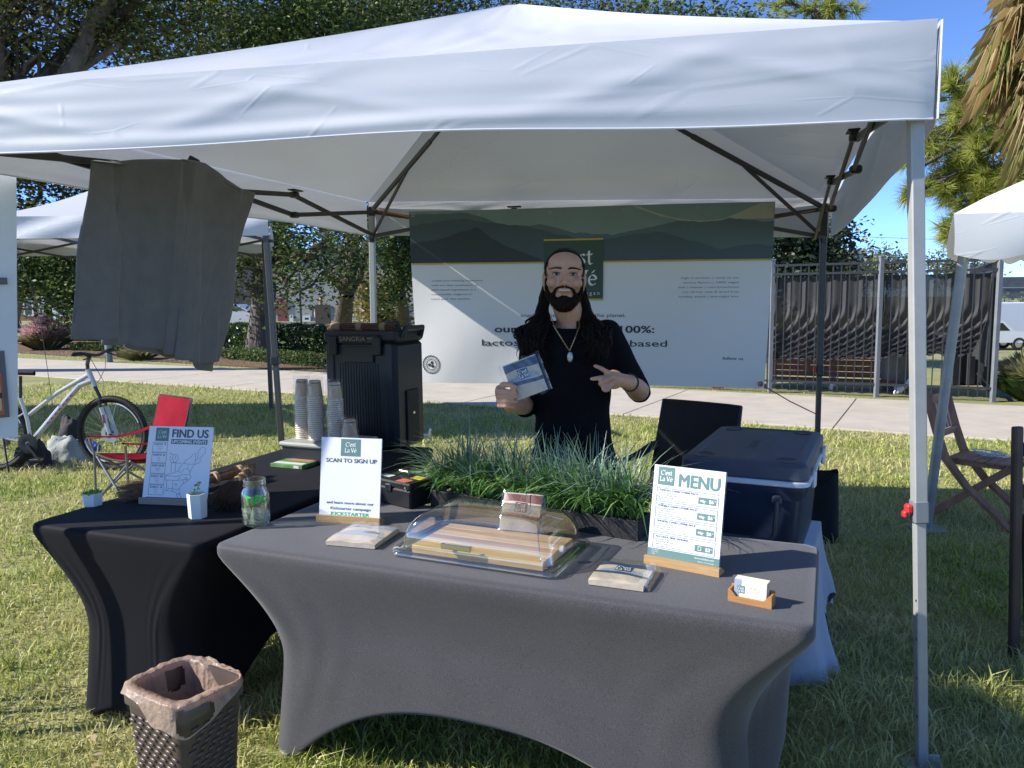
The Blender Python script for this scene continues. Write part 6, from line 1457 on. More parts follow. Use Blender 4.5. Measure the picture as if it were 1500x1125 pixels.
# box and cups in front of the dispenser
CBM = DM @ TR(.035, -.43, 0)
def boxes():
    t = thing('storage_box', 'black storage box with a grey lid carrying the paper cups', 'box', M=CBM)
    b = MB(); b.prism([(0, 0), (.38, 0), (.38, .27), (0, .27)], 0, .08); b.build('body', M_black, t, ang=20)
    b = MB(); b.box((.19, .135, .092), (.41, .30, .024), bev=.008); b.build('lid', mat('lid_grey', (.33, .33, .30), .5, var=.1), t)
    M_cup = [mat('cup_kraft', (.60, .41, .245), .6, var=.08, scale=60), mat('cup_rim', (.80, .73, .62), .5), mat('cup_print', (.06, .10, .07), .6)]
    def cup_mesh():
        b = MB(); b.lathe([(.0395, .0), (.0415, .001), (.0422, .003), (.0405, .006)], 18); 
        f0 = len(b.f); b.cur = 0; b.lathe([(.0385, .005), (.0295, .088), (.0285, .090), (.027, .088), (.001, .087)], 18)
        b.cur = 2; b.lathe([(.03055, .0805), (.03105, .0755)], 18); b.mi[:18*3] = [1]*(18*3); return b.mesh('paper_cup', M_cup, True, 40)
    me = cup_mesh()
    for (u, v, n, lb) in ((.045, .12, 21, 'kraft paper cup upside down in the leftmost bagged stack'), (.14, .10, 21, 'kraft paper cup upside down in the middle bagged stack'), (.245, .12, 20, 'kraft paper cup upside down in the stack right of the middle one'), (.335, .11, 3, 'kraft paper cup in the short stack beside the dispenser')):
        for k in range(n):
            o = bpy.data.objects.new('paper_cup', me); COL.objects.link(o); o.matrix_world = CBM @ TR(u+random.uniform(-.001, .001), v+random.uniform(-.001, .001), .1045+k*.0108) @ RZ(random.uniform(0, 6)); WM[o.name] = o.matrix_world.copy()
            tag(o, lb if k < n-1 else lb.replace('paper cup upside down in', 'paper cup topmost in').replace('paper cup in', 'paper cup topmost in'), 'paper cup', 'stacked paper cups')
        H = n*.0108+.085
        b = MB()
        def fb(a, z, u=u, v=v, H=H, n=n):
            an = a*2*math.pi; r = .0455+.004*noise.noise(Vector((math.cos(an)*2+u*50, math.sin(an)*2, z*9)))+.0035*math.sin(an*7+z*13); zz = z*(H+.012)
            if zz > n*.0108: r -= (zz-n*.0108)*.10
            if z > .9: r *= 1+.25*math.sin(an*2+1)*(z-.9)*8
            return (u+r*math.cos(an), v+r*math.sin(an), .106+zz)
        b.grid(fb, 40, 26, cu=True)
        tag(b.build('plastic_sleeve', M_bag, M=CBM, ang=0, recalc=False), lb.replace('kraft paper cup upside down in', 'crinkled clear plastic sleeve around').replace('kraft paper cup in', 'crinkled clear plastic sleeve around'), 'plastic sleeve', None)
M_bag = clearmat('crinkled_film', (.95, .95, .95), .03, .2, .15)
boxes()
def card_game():
    A, B, C = PZ(396, 684, TZ), PZ(441, 688, TZ), PZ(424, 664, TZ); x = (B-A).normalized(); y = Vector((-x.y, x.x, 0)); M = Matrix(((x.x, y.x, 0, A.x), (x.y, y.y, 0, A.y), (0, 0, 1, TZ+.001), (0, 0, 0, 1)))
    t = thing('picture_book', 'thin green and orange picture book lying on the black table', 'book', M=M); w, d = .19, .26
    b = MB(); b.box((w/2, d/2, .009), (w, d, .018), bev=.001); b.build('pages', mat('book_green', (.10, .22, .06), .5, var=.4, scale=22), t)
    b = MB(); b.box((w*.55, d*.62, .0192), (w*.75, d*.6, .001)); b.build('printed_patch', mat('book_orange', (.55, .22, .05), .5, scale=14, col2=(.25, .22, .2)), t)
    b = MB(); b.box((w*.5, d*.12, .0192), (w*.9, d*.14, .001)); b.box((w*.82, -.0006, .009), (w*.16, .001, .012)); b.build('printed_band', mat('book_pale', (.6, .62, .55), .5), t)
card_game()
def cash_box():
    B, C = PZ(601, 747, TZ), PZ(640, 727, TZ); A = PZ(563, 738, TZ); x = (B-A).normalized(); y = Vector((-x.y, x.x, 0)); w, d, h = .24, .20, .10
    o = B-x*w; M = Matrix(((x.x, y.x, 0, o.x), (x.y, y.y, 0, o.y), (0, 0, 1, TZ+.001), (0, 0, 0, 1)))
    t = thing('cash_box', 'black metal cash box with coloured stickers on its lid', 'cash box', M=M); m_ = mat('box_black', (.012, .012, .014), .38, var=.2, scale=30)
    b = MB(); b.box((w/2, d/2, h*.36), (w, d, h*.72), bev=.006); b.build('body', m_, t)
    b = MB(); b.box((w/2, d/2, h*.865), (w+.004, d+.004, h*.27), bev=.006); b.build('lid', m_, t)
    b = MB()
    b.tube([(w*.3, d*.5, h+.002), (w*.32, d*.5, h+.016), (w*.52, d*.5, h+.016), (w*.54, d*.5, h+.002)], .004, 6); b.build('handle', M_chrome, t)
    for k, (u, v, a, b_, c) in enumerate(((.74, .10, .24, .22, (.55, .16, .10)), (.80, .42, .24, .20, (.62, .52, .03)), (.82, .72, .30, .2, (.45, .5, .6)), (.40, .80, .24, .16, (.18, .3, .26)), (.22, .22, .24, .16, (.6, .62, .63)))):
        s = MB(); s.box((u*w, v*d+.012, h+.0008), (a*w, b_*d, .0012)); s.build('sticker', mat('sticker_%d' % k, c, .4, var=.15, scale=60), t, smooth=False)
    for u in (.1, .9):
        s = MB(); s.lathe([(.001, .0), (.006, 0), (.006, .003), (.001, .004)], 10, TR(u*w, -.001, h*.8) @ RX(math.pi/2)); s.build('rivet', M_chrome, t)
    s = MB(); s.box((w/2, -.005, h*.72), (.03, .008, .03), bev=.003); s.build('lock', M_chrome, t)
cash_box()
def clear_tub():
    o = PZ(628, 640, TZ); t = thing('clear_tub', 'small clear plastic tub at the far right corner of the black table', 'tub', o-ly*.06-lx*.02)
    b = MB(); b.lathe([(.001, .002), (.05, .002), (.055, .006), (.065, .055), (.068, .056)], 20); b.build('tub', M_film, t, recalc=False)
    b = MB(); b.lathe([(.001, .006), (.048, .006), (.053, .02), (.001, .022)], 18); b.build('contents', M_paper, t)
clear_tub()
# ------------------------------------------------------------ cooler on a low draped stand
def cooler():
    z1 = .93; FR = PZ(1184, 682, z1); BR = PZ(1208, 631, z1); y = (BR-FR); L_ = y.length; y.normalize(); x = Vector((y.y, -y.x, 0)); W_ = .485; o = FR-x*W_
    H = .43; zb = z1-H; M = Matrix(((x.x, y.x, 0, o.x), (x.y, y.y, 0, o.y), (0, 0, 1, zb), (0, 0, 0, 1)))
    t = thing('cooler', 'large dark blue cooler with a white band under its lid behind the front table', 'cooler', M=M)
    mb_ = mat('cooler_navy', (.018, .030, .065), .45, var=.12, scale=14); ml = mat('cooler_lid', (.055, .066, .095), .5, var=.10, scale=12); mw = mat('cooler_white', (.62, .66, .72), .4); mk = mat('cooler_trim', (.035, .045, .06), .5)
    def rring(i, z, r=.05, n=6):
        hx, hy = W_/2-i, L_/2-i
        return [(W_/2+sx*(hx-r)+r*math.cos(a), L_/2+sy*(hy-r)+r*math.sin(a), z) for sx, sy, a0 in ((1, 1, 0), (-1, 1, 90), (-1, -1, 180), (1, -1, 270)) for a in [math.radians(a0+90*k/n) for k in range(n+1)]]
    def loft(rings, nm, m_, top=True):
        b = MB(); n = len(rings[0]); b.add([q for r in rings for q in r], [(j*n+i, j*n+(i+1) % n, (j+1)*n+(i+1) % n, (j+1)*n+i) for j in range(len(rings)-1) for i in range(n)]+[tuple(range(n))[::-1], tuple(range((len(rings)-1)*n, len(rings)*n))]); return b.build(nm, m_, t, ang=30)
    loft([rring(.045, 0), rring(.04, .01), rring(.022, H-.15), rring(.004, H-.115), rring(.002, H-.094)], 'body', mb_)
    loft([rring(.0, H-.092), rring(-.006, H-.088), rring(-.006, H-.074), rring(.0, H-.070)], 'white_band', mw)
    lid = loft([rring(.004, H-.068), rring(.0, H-.062), rring(.002, H-.016), rring(.014, H-.004), rring(.035, H), rring(.05, H), rring(.056, H-.004), rring(.07, H-.004)], 'lid', ml)
    for u in (.17, .83):
        for v in (.09, .91):
            b = MB(); b.lathe([(.001, .0012), (.034, .0012), (.040, .0026), (.044, .0028), (.046, .0)], 22, TR(u*W_, v*L_, H-.0035) @ Matrix.Diagonal((1, 1.2, 1, 1))); b.build('cup_recess', mat('recess_navy', (.012, .018, .035), .5) if 'recess_navy' not in MATS else MATS['recess_navy'], t)
    S = TR(W_*.5, L_*.52, H-.0036) @ RZ(math.pi/2+math.pi)
    l = MB(); text(l, 'Coleman', 0, -.028, .055, S, w=.24, align='c', bold=.002); frame2(l, -.15, -.055, .15, .06, .005, S); l.build('embossed_lettering', mk, lid, smooth=False, recalc=False)
    b = MB()
    b.tube([(W_*.78, -.004, H-.14), (W_*.78, -.024, H-.145), (W_*.77, -.028, H-.27), (W_*.74, -.03, H-.295), (W_*.26, -.03, H-.295), (W_*.23, -.028, H-.27), (W_*.22, -.024, H-.145), (W_*.22, -.004, H-.14)], .0085, 8); b.build('handle', mk, t)
    for u in (.78, .22):
        b = MB(); b.box((W_*u, -.008, H-.14), (.035, .03, .03), bev=.006); b.build('handle_mount', mk, t)
    for u in (0., 1.):
        b = MB(); b.grid(lambda a, k: ((W_*.985 if u else W_*.015)+(.012 if u else -.012)*math.sin(math.pi*a)-(.03*(1-2*u))*-1*0, -.001+.0*a, .01+(H-.13)*k), 4, 4)
    for v in (.22, .80):
        b = MB(); b.box((W_+.008, v*L_, H-.085), (.018, .05, .075), bev=.006); b.build('latch', mw, t)
        b = MB(); b.tube([(W_+.014, v*L_-.03, H-.05), (W_+.014, v*L_+.03, H-.05)], .006, 6); b.build('hinge_pin', mw, t)
    # low stand below, covered with a pale blue cloth
    SM = M @ TR(W_/2, L_/2+.05, -zb); sw, sl = .48, L_-.14
    st = thing('low_table', 'low folding stand hidden under the pale blue cloth below the cooler', 'table', M=SM)
    b = MB(); b.box((0, 0, zb-.022), (sw-.02, sl-.02, .028)); b.build('tabletop', M_whitep, st, smooth=False)
    for sx in (-1, 1):
        for sy in (-1, 1): b = MB(); b.tube([(sx*sw*.42, sy*sl*.43, 0), (sx*sw*.42, sy*sl*.43, zb-.036)], .014, 8); b.build('leg', M_frame, st)
    b = MB(); n = 120
    def per(s):
        L4 = 2*(sw+sl); q = s*L4
        if q < sw: return (-sw/2+q, -sl/2, 0, -1)
        q -= sw
        if q < sl: return (sw/2, -sl/2+q, 1, 0)
        q -= sl
        if q < sw: return (sw/2-q, sl/2, 0, 1)
        q -= sw; return (-sw/2, sl/2-q, -1, 0)
    rings = []
    for k in range(13):
        t_ = k/12; r = []
        for i in range(n):
            px, py, nx, ny = per(i/n); hem = .02 if (ny < 0 or (nx > 0 and py < -sl*.15)) else .16+.05*math.sin(i*.5)
            fo = (.016*math.sin(i*.62)+.012*math.sin(i*1.13+2))*t_+.02*noise.noise(Vector((i*.09, t_*2, 5)))*t_
            out = .004+(.10 if nx > 0 else .03)*t_**1.2*(.6+.4*math.sin(i*.21+1))+fo; r.append((px+nx*out, py+ny*out, zb-.004-(zb-hem)*t_ if k else zb-.003))
        rings.append(r)
    b.add([q for r in rings for q in r], [(j*n+i, j*n+(i+1) % n, (j+1)*n+(i+1) % n, (j+1)*n+i) for j in range(12) for i in range(n)]+[tuple(range(n))])
    tag(b.build('draped_cloth', mat('cloth_pale_blue', (.37, .39, .44), .9, var=.06, scale=8, bump=.2, bscale=300, bdist=.003), M=SM, ang=0), 'pale blue cloth draped over the low stand under the cooler', 'cloth')
cooler()
def tote():
    p = PZ(1204, 790); t = thing('tote_bag', 'black tote bag standing on the grass behind the cooler', 'bag', p, -.3); b = MB()
    b.grid(lambda u, v: (.125*math.cos(u*6.283)*(1-.15*v)*(abs(math.cos(u*6.283))**-.35 if abs(math.cos(u*6.283)) > .05 else 1)*.8, .09*math.sin(u*6.283)*(1-.3*v), .45*v+.01*math.sin(u*19)*v), 36, 10, cu=True); b.build('bag', mat('fabric_black', (.008, .008, .009), .85), t, ang=0)
    for y in (-.05, .05):
        b = MB(); b.tube([(-.06, y, .44), (-.05, y*1.2, .43), (0, y*1.5, .38), (.05, y*1.2, .43), (.06, y, .44)], .009, 6); b.build('strap', MATS['fabric_black'], t)
tote()
# ============================================================ PERSON
M_skin = mat('skin', (.47, .255, .16), .48, var=.10, scale=22, bump=.12, bscale=220, bdist=.002); M_hair = mat('hair_dark', (.009, .006, .0045), .55, spec=.12, var=.4, scale=60, aniso=(1, 1, .2)); M_beard = mat('beard_dark', (.014, .008, .0055), .75, spec=.08, var=.4, scale=200)
M_shirt = mat('shirt_black', (.0045, .0045, .006), .9, var=.15, scale=30, spec=.15, bump=.3, bscale=9, bdist=.02); M_gold = mat('chain_gold', (.42, .30, .12), .35, metal=.9); M_pend = mat('pendant', (.45, .42, .36), .35, metal=.7, var=.3, scale=120, bump=.6, bscale=160, bdist=.003)
M_eye = mat('eye_white', (.55, .52, .48), .25); M_iris = mat('iris', (.018, .010, .006), .15); M_lip = mat('lips', (.30, .12, .09), .45); M_teeth = mat('teeth', (.62, .58, .50), .3); M_lash = mat('lash', (.03, .018, .013), .6)
def rcone(b, p, q, r0, r1, n=14): b.tube([p, q], [r0, r1], n, round_ends=True)
def chain(b, pts, rs, n=14):
    for i in range(len(pts)-1): rcone(b, pts[i], pts[i+1], rs[i], rs[i+1], n)
def remeshed(mb, name, m_, parent, voxel, smooth_it, disp=None, fac=.5):
    """several closed shapes fused into one continuous skin"""
    me = mb.mesh('tmp', m_, False)
    o = bpy.data.objects.new('tmp', me); COL.objects.link(o)
    r = o.modifiers.new('r', 'REMESH'); r.mode = 'VOXEL'; r.voxel_size = voxel; r.adaptivity = 0
    s = o.modifiers.new('s', 'SMOOTH'); s.iterations = smooth_it; s.factor = fac
    dg = bpy.context.evaluated_depsgraph_get(); ev = o.evaluated_get(dg); m2 = bpy.data.meshes.new_from_object(ev, depsgraph=dg)
    bpy.data.objects.remove(o); m2.name = name
    if disp:
        for v in m2.vertices: v.co += v.normal*disp(v.co)
    m2.materials.clear(); m2.materials.append(m_); m2.shade_smooth()
    if parent is not None: m2.transform(WM[parent.name].inverted())
    ob = bpy.data.objects.new(name, m2); COL.objects.link(ob); ob.parent = parent; WM[ob.name] = WM[parent.name] if parent else Matrix(); return ob
HY = 3.05
head_c = PY(829, 402.5, HY-.085)+Vector((0, .085, 0))        # eye level, middle of the skull
foot = Vector((.24, 3.12, 0))
per = thing('person', 'bearded person with long dark hair in a black shirt holding a snack pack and making a peace sign', 'person', foot)
per['label'] = 'bearded long haired person in black holding a snack pack and making a peace sign'
HR = RZ(math.radians(-3)) @ RY(math.radians(2)) @ RX(math.radians(-2))
HM = TR(head_c) @ HR @ Matrix.Diagonal((1.055, 1, 1, 1))
def H(x, y, z): return HM @ Vector((x, y, z))
b = MB()
def hell(c, r): b.ell((0, 0, 0), r, HM @ TR(*c), 20, 14)
# skull and face
hell((0, .008, .018), (.072, .094, .083)); hell((0, -.030, -.030), (.062, .062, .082)); hell((0, -.036, -.082), (.047, .052, .040))
rcone(b, H(0, -.078, -.104), H(0, -.070, -.108), .020, .022); hell((0, -.052, .042), (.062, .042, .045))
for s in (-1, 1):
    hell((s*.040, -.060, -.032), (.026, .030, .026)); rcone(b, H(s*.012, -.084, .016), H(s*.044, -.070, .017), .011, .011)
    hell((s*.074, .012, -.016), (.009, .019, .032)); rcone(b, H(s*.060, .0, -.05), H(s*.040, -.045, -.098), .018, .018)
    rcone(b, H(s*.010, -.100, -.039), H(s*.012, -.094, -.036), .0085, .0085)
rcone(b, H(0, -.087, .008), H(0, -.112, -.032), .0085, .0105); rcone(b, H(0, -.111, -.034), H(0, -.100, -.042), .011, .008)
hell((0, -.088, -.060), (.026, .013, .016))
# neck and trunk
sh_z = 1.447
nk0 = H(0, .020, -.085)
chest = Vector((.248, 3.115, 1.30))
chain(b, [nk0, Vector((.242, 3.11, 1.475)), Vector((.246, 3.12, 1.40))], [.056, .058, .075], 18)
S_R, S_L = Vector((.098, 3.12, 1.415)), Vector((.388, 3.12, 1.415))
rcone(b, Vector((.24, 3.125, 1.45)), S_R+Vector((.02, 0, -.008)), .042, .032); rcone(b, Vector((.24, 3.125, 1.43)), S_L-Vector((.02, 0, .008)), .042, .032)
b.ell(chest, (.145, .095, .16)); b.ell((.248, 3.115, 1.08), (.125, .088, .17)); b.ell((.25, 3.12, .93), (.145, .095, .11))
# legs, feet
for s in (-1, 1):
    hp = Vector((.25+s*.085, 3.12, .90)); kn = Vector((.25+s*.10, 3.10, .49)); an = Vector((.25+s*.11, 3.13, .09))
    chain(b, [hp, kn, an], [.085, .056, .040]); rcone(b, an+Vector((0, .02, -.045)), an+Vector((s*.02, -.15, -.06)), .040, .030)
# arms. image left: upper arm hangs, forearm comes forward to hold the pack
E_R = Vector((.06, 3.16, 1.125)); W_R = Vector((-.005, 2.86, 1.165))
chain(b, [S_R, E_R], [.052, .041]); chain(b, [E_R, E_R.lerp(W_R, .4), W_R], [.041, .040, .028])
E_L = Vector((.512, 3.06, 1.185)); W_L = PY(922, 560, 2.80)
chain(b, [S_L, E_L], [.054, .043]); chain(b, [E_L, E_L.lerp(W_L, .4), W_L], [.043, .041, .029])
# right hand: palm behind the pack, four fingers across its front edge
PKY = 2.735
def F(px, py, Y): return PY(px, py, Y)
pc = F(734, 580, PKY+.035)
b.ell((0, 0, 0), (.021, .032, .042), TR(pc) @ RY(-.25), 14, 10); rcone(b, W_R, pc+Vector((.006, .03, .0)), .027, .026)
for k, (y0, x1, y1, r0) in enumerate(((571, 755, 574.5, .0079), (579.5, 758.5, 580.5, .0082), (587, 757, 588.5, .0079), (594.5, 751, 596, .0070))):
    a = F(731, y0+1, PKY+.012); m1 = F(729+k*.4, y0, PKY-.010); m2 = F(741, (y0+y1)/2, PKY-.019); e = F(x1, y1, PKY-.014)
    chain(b, [a, m1, m2, e], [r0*1.12, r0*1.08, r0, r0*.86], 12)
th0 = F(733, 570, PKY+.025)
chain(b, [th0, F(736, 563.5, PKY+.0), F(746, 563, PKY-.017), F(755, 567, PKY-.0165)], [.012, .0108, .0098, .0085], 12)
# left hand: back of the hand to the camera, index and middle fingers spread, others curled
kc = F(899, 556, 2.765); kn_i, kn_m, kn_r, kn_p = F(889.5, 545.5, 2.745), F(886.5, 553, 2.735), F(887.5, 560.5, 2.735), F(891, 567.5, 2.74)
b.ell((0, 0, 0), (.038, .017, .036), TR(kc) @ RY(.16), 16, 12); rcone(b, W_L, kc+Vector((.012, .0, .0)), .027, .026)
for q in (kn_i, kn_m, kn_r, kn_p): rcone(b, kc+(q-kc)*.35, q, .015, .0115)
chain(b, [kn_i, F(882, 540.5, 2.735), F(876, 537.6, 2.733), F(871.5, 536, 2.734)], [.0096, .0086, .0078, .0066], 12)
chain(b, [kn_m, F(878.5, 553.5, 2.715), F(871.5, 554.5, 2.708), F(866.5, 555, 2.708)], [.0098, .0088, .0079, .0068], 12)
for kn, (ax, ay), (bx_, by_), r in ((kn_r, (879.5, 562), (884, 565), .0088), (kn_p, (884, 570), (888, 572), .0080)):
    chain(b, [kn, F(ax, ay, 2.712), F(bx_-1.5, by_, 2.715), F(bx_+3, by_-.5, 2.727)], [r*1.1, r, r*.95, r*.85], 12)
chain(b, [F(897, 552, 2.745), F(889, 556, 2.722), F(881.5, 560, 2.707)], [.0125, .0108, .0088], 12)
body = remeshed(b, 'body', M_skin, per, .0036, 5)
# eyes, brows, mouth
for s in (-1, 1):
    q = MB(); q.ell((0, 0, 0), (.0140, .010, .0040), HM @ TR(s*.0300, -.0815, -.0005), 14, 8); e_ = q.build('eye', M_eye, per, world=True)
    q = MB(); q.ell((0, 0, 0), (.0056, .0035, .0040), HM @ TR(s*.0300, -.0900, -.0005), 12, 8); q.build('iris', M_iris, e_, world=True)
    q = MB(); q.tube([H(s*(.0300+d*.0165), -.0880+.006*abs(d)**2, .0042-.0040*d*d-.001*d*s) for d in (-1, -.5, 0, .5, 1)], [.0012, .0020, .0023, .0020, .0012], 6); q.tube([H(s*(.0300+d*.0145), -.0885+.006*abs(d)**2, -.0052+.003*d*d) for d in (-1, 0, 1)], [.0008, .001, .0008], 5); q.build('eyelashes', M_lash, e_, world=True)
    q = MB()
    for k in range(170):
        u = random.random(); x = .011+.041*u; z = .0195+.0055*math.sin(u*2.4)-.004*u+random.uniform(-.0032, .0032)*(1-.5*u); y = -.0955+.020*u**2.0
        a = H(s*x, y, z); c = H(s*(x+.008), y+.003+.004*u, z+.0035-.006*u); q.tube([a, c], [.0013, .0006], 3, cap=False)
    q.build('eyebrow', M_lash, per, world=True)
q = MB(); q.tube([H(-.0285+.057*k/10, -.0985+.015*abs(k/5-1)**2, -.0625+.0075*abs(k/5-1)**2) for k in range(11)], [.001, .0032, .0042, .0044, .0044, .0044, .0044, .0044, .0042, .0032, .001], 8, ry=.62); q.build('teeth', M_teeth, per, world=True)
q = MB(); q.tube([H(-.032+.064*k/10, -.0975+.017*abs(k/5-1)**2, -.0578+.0090*abs(k/5-1)**2) for k in range(11)], [.0008]+[.0024]*9+[.0008], 8)
q.tube([H(-.031+.062*k/10, -.0975+.017*abs(k/5-1)**2, -.0680+.0150*abs(k/5-1)**2) for k in range(11)], [.0008]+[.0036]*9+[.0008], 8); q.build('lips', M_lip, per, world=True)
q = MB()
for s in (-1, 1): q.ell((0, 0, 0), (.0032, .003, .0024), HM @ TR(s*.0068, -.1065, -.0455), 8, 6)
q.build('nostrils', M_lash, per, world=True)
# beard: full shell along the jaw with a moustache, roughened by short hairs
b = MB()
for s in (-1, 1):
    chain(b, [H(s*.0665, -.006, -.012), H(s*.0640, -.016, -.045), H(s*.056, -.040, -.080), H(s*.032, -.074, -.106), H(0, -.086, -.116)], [.005, .009, .0145, .0205, .024], 12)
    chain(b, [H(s*.003, -.1045, -.0495), H(s*.019, -.0985, -.0515), H(s*.034, -.084, -.060), H(s*.041, -.071, -.082)], [.0040, .0046, .0048, .0075], 10)
rcone(b, H(-.010, -.0885, -.090), H(.010, -.0885, -.090), .0085, .0085); b.ell((0, 0, 0), (.042, .034, .030), HM @ TR(0, -.066, -.116), 14, 10)
beard = remeshed(b, 'beard', M_beard, per, .003, 3, lambda c: .0016*noise.noise(c*140))
PWI = WM[per.name]
q = MB(); vs = [v for v in beard.data.vertices]
for k in range(1500):
    v = random.choice(vs); p = PWI @ v.co; n_ = v.normal; d = (n_*.6+Vector((random.gauss(0, .4), random.gauss(0, .4), -.6+random.gauss(0, .3)))).normalized()*random.uniform(.004, .010); s = d.cross(Vector((random.random(), 1, random.random()))).normalized()*.0005; q.add([p-s, p+s, p+d], [(0, 1, 2)])
HMI = HM.inverted(); cand = [v for v in body.data.vertices if (lambda c: -.085 < c.z < -.012 and .034+.25*max(0, c.z+.055) < abs(c.x) < .075 and -.085 < c.y < .0)(HMI @ (PWI @ v.co))]
for k in range(1500):
    v = random.choice(cand); c = HMI @ (PWI @ v.co)
    if random.random() > min(1, max(.05, (-.018-c.z)/.05))*min(1, (abs(c.x)-.03)/.02): continue
    p = PWI @ v.co; n_ = v.normal; d = (n_*.35+Vector((random.gauss(0, .3), random.gauss(0, .3), -.9))).normalized()*random.uniform(.003, .006); s = d.cross(n_).normalized()*.0004; q.add([p-s, p+s, p+d+n_*.0006], [(0, 1, 2)])
q.build('beard_hair', M_beard, beard, world=True, smooth=False, recalc=False)['kind'] = 'stuff'
# hair: drawn back over the skull, long waves over both shoulders
b = MB()
def hairline(x, y, z): return (y < .012 and z < .0695-max(0, abs(x)-.038)*.9 and abs(x) < .078 and not (abs(x) > .062 and z > -.004 and y > -.028)) or (z < -.03 and y < .03)
NU, NV = 72, 44; vs = []; fs = []
for j in range(NV+1):
    for i in range(NU):
        a, c = 2*math.pi*i/NU, math.pi*j/NV-math.pi/2; vs.append((.0760*math.cos(c)*math.cos(a), .009+.0975*math.cos(c)*math.sin(a), .018+.0872*math.sin(c)))
for j in range(NV):
    for i in range(NU):
        f = (j*NU+i, j*NU+(i+1) % NU, (j+1)*NU+(i+1) % NU, (j+1)*NU+i); c = [sum(vs[k][d] for k in f)/4 for d in range(3)]
        if not hairline(*c): fs.append(f)
b.add(vs, fs, HM); hair = b.build('hair', M_hair, per, world=True, ang=0, recalc=False)
b = MB()
for k in range(620):      # combed strands on the cap
    a = random.uniform(0, math.pi); x0 = .068*math.cos(a); z0 = .0685+.013*math.sin(a)-max(0, abs(x0)-.038)*1.1+random.uniform(-.006, .004); y0 = -.062*math.sin(a)**.6-.004
    tx_, tz_ = random.uniform(-.025, .025), random.uniform(-.02, .03); pts = []
    for t_ in range(6):
        u = t_/5; p = Vector((x0*(1-u)+tx_*u, y0*(1-u)+.108*u, z0*(1-u)+tz_*u)); d = Vector((p.x/.0768, (p.y-.009)/.0985, (p.z-.018)/.0882)); p = Vector((d.x*.0768, d.y*.0985, d.z*.0882))/max(.4, d.length)+Vector((0, .008, .018)); pts.append(HM @ (p+Vector((0, 0, .0008))))
    b.tube(pts, [.0006, .0014, .0016, .0015, .0012, .0004], 3, cap=False)
b.build('combed_strands', M_hair, hair, world=True, ang=0, recalc=False)['kind'] = 'stuff'
b = MB()
for k in range(520):
    s = -1 if k % 2 else 1
    q0 = HM @ Vector((s*random.uniform(.030, .074), random.uniform(.020, .085), random.uniform(-.03, .03)))
    fr = random.random()                           # how far forward over the shoulder
    out = random.uniform(-.025, .07) if s < 0 else random.uniform(-.03, .05)
    p1 = Vector((head_c.x+s*(.062+.036*random.random()), 3.10-.015*fr, head_c.z-.115+random.uniform(-.01, .01)))
    p2 = Vector((head_c.x+s*(.066+.6*out+.045*random.random()), 3.075-.03*fr, head_c.z-.19+random.uniform(-.012, .012)))
    p3 = Vector((head_c.x+s*(.085+out+.05*random.random()), 3.03-.035*fr, 1.44+random.uniform(-.02, .01)))
    zl = random.uniform(1.275, 1.40) if s < 0 else random.uniform(1.285, 1.40)
    p4 = Vector((head_c.x+s*(.108+.9*out+.02*random.random()), 3.005-.03*fr, (1.43+zl)/2)); p5 = Vector((head_c.x+s*(.100+.9*out+.03*random.gauss(0, .6)), 3.000-.025*fr, zl))
    K = [q0, p1, p2, p3, p4, p5]; pts = []; ph = random.uniform(0, 6.28); am = random.uniform(.003, .008)
    for t_ in range(21):
        u = t_/20*5; i = min(4, int(u)); f = u-i; P0, P1, P2, P3 = K[max(0, i-1)], K[i], K[i+1], K[min(5, i+2)]
        p = .5*((2*P1)+(P2-P0)*f+(2*P0-5*P1+4*P2-P3)*f*f+(3*P1-P0-3*P2+P3)*f**3); w_ = am*min(1, t_/8); p = p+Vector((w_*math.sin(t_*1.25+ph), w_*math.cos(t_*1.25+ph)*.7, 0)); pts.append(p)
    r0 = random.uniform(.0022, .0050); b.tube(pts, [r0*.8]*3+[r0]*10+[r0*.85]*4+[r0*.6, r0*.5, r0*.35, .0004], 4, cap=False)
for k in range(60):
    s = random.choice((-1, -1, 1)); d_ = random.uniform(.08, .26); q0 = Vector((head_c.x+s*(.075+.25*max(0, d_-.10)+random.uniform(0, .012)), 3.06, head_c.z-d_)); pts = [q0]
    for t_ in range(6): q0 = q0+Vector((s*random.uniform(-.004, .012), random.uniform(-.006, .006), random.uniform(-.018, -.004))); pts.append(q0)
    b.tube(pts, .0006, 3, cap=False)
b.build('long_locks', M_hair, hair, world=True, ang=0, recalc=False)['kind'] = 'stuff'
# shirt
b = MB()
def loop(c, rx, ry, n=40): return [(c[0]+rx*math.copysign(abs(math.cos(a))**.8, math.cos(a)), c[1]+ry*math.copysign(abs(math.sin(a))**.9, math.sin(a)), c[2]) for a in [2*math.pi*k/n for k in range(n)]]
SEC = [((.254, 3.12, .845), .168, .112), ((.253, 3.12, .90), .168, .112), ((.250, 3.12, .96), .163, .108), ((.248, 3.115, 1.05), .152, .102), ((.247, 3.112, 1.12), .150, .102), ((.247, 3.112, 1.22), .160, .108), ((.247, 3.112, 1.32), .176, .112), ((.246, 3.115, 1.38), .172, .106), ((.245, 3.118, 1.425), .155, .086), ((.244, 3.120, 1.455), .125, .068), ((.243, 3.120, 1.470), .085, .058)]
rings = [loop(*s) for s in SEC]; n = 40
b.add([q for r in rings for q in r], [(j*n+i, j*n+(i+1) % n, (j+1)*n+(i+1) % n, (j+1)*n+i) for j in range(len(rings)-1) for i in range(n)]+[tuple(range(n))[::-1], tuple(range((len(rings)-1)*n, len(rings)*n))])
chain(b, [S_R+Vector((.03, 0, .0)), S_R, E_R.lerp(S_R, .12)], [.056, .062, .052]); rcone(b, E_R.lerp(S_R, .12), E_R.lerp(W_R, .10), .054, .051)
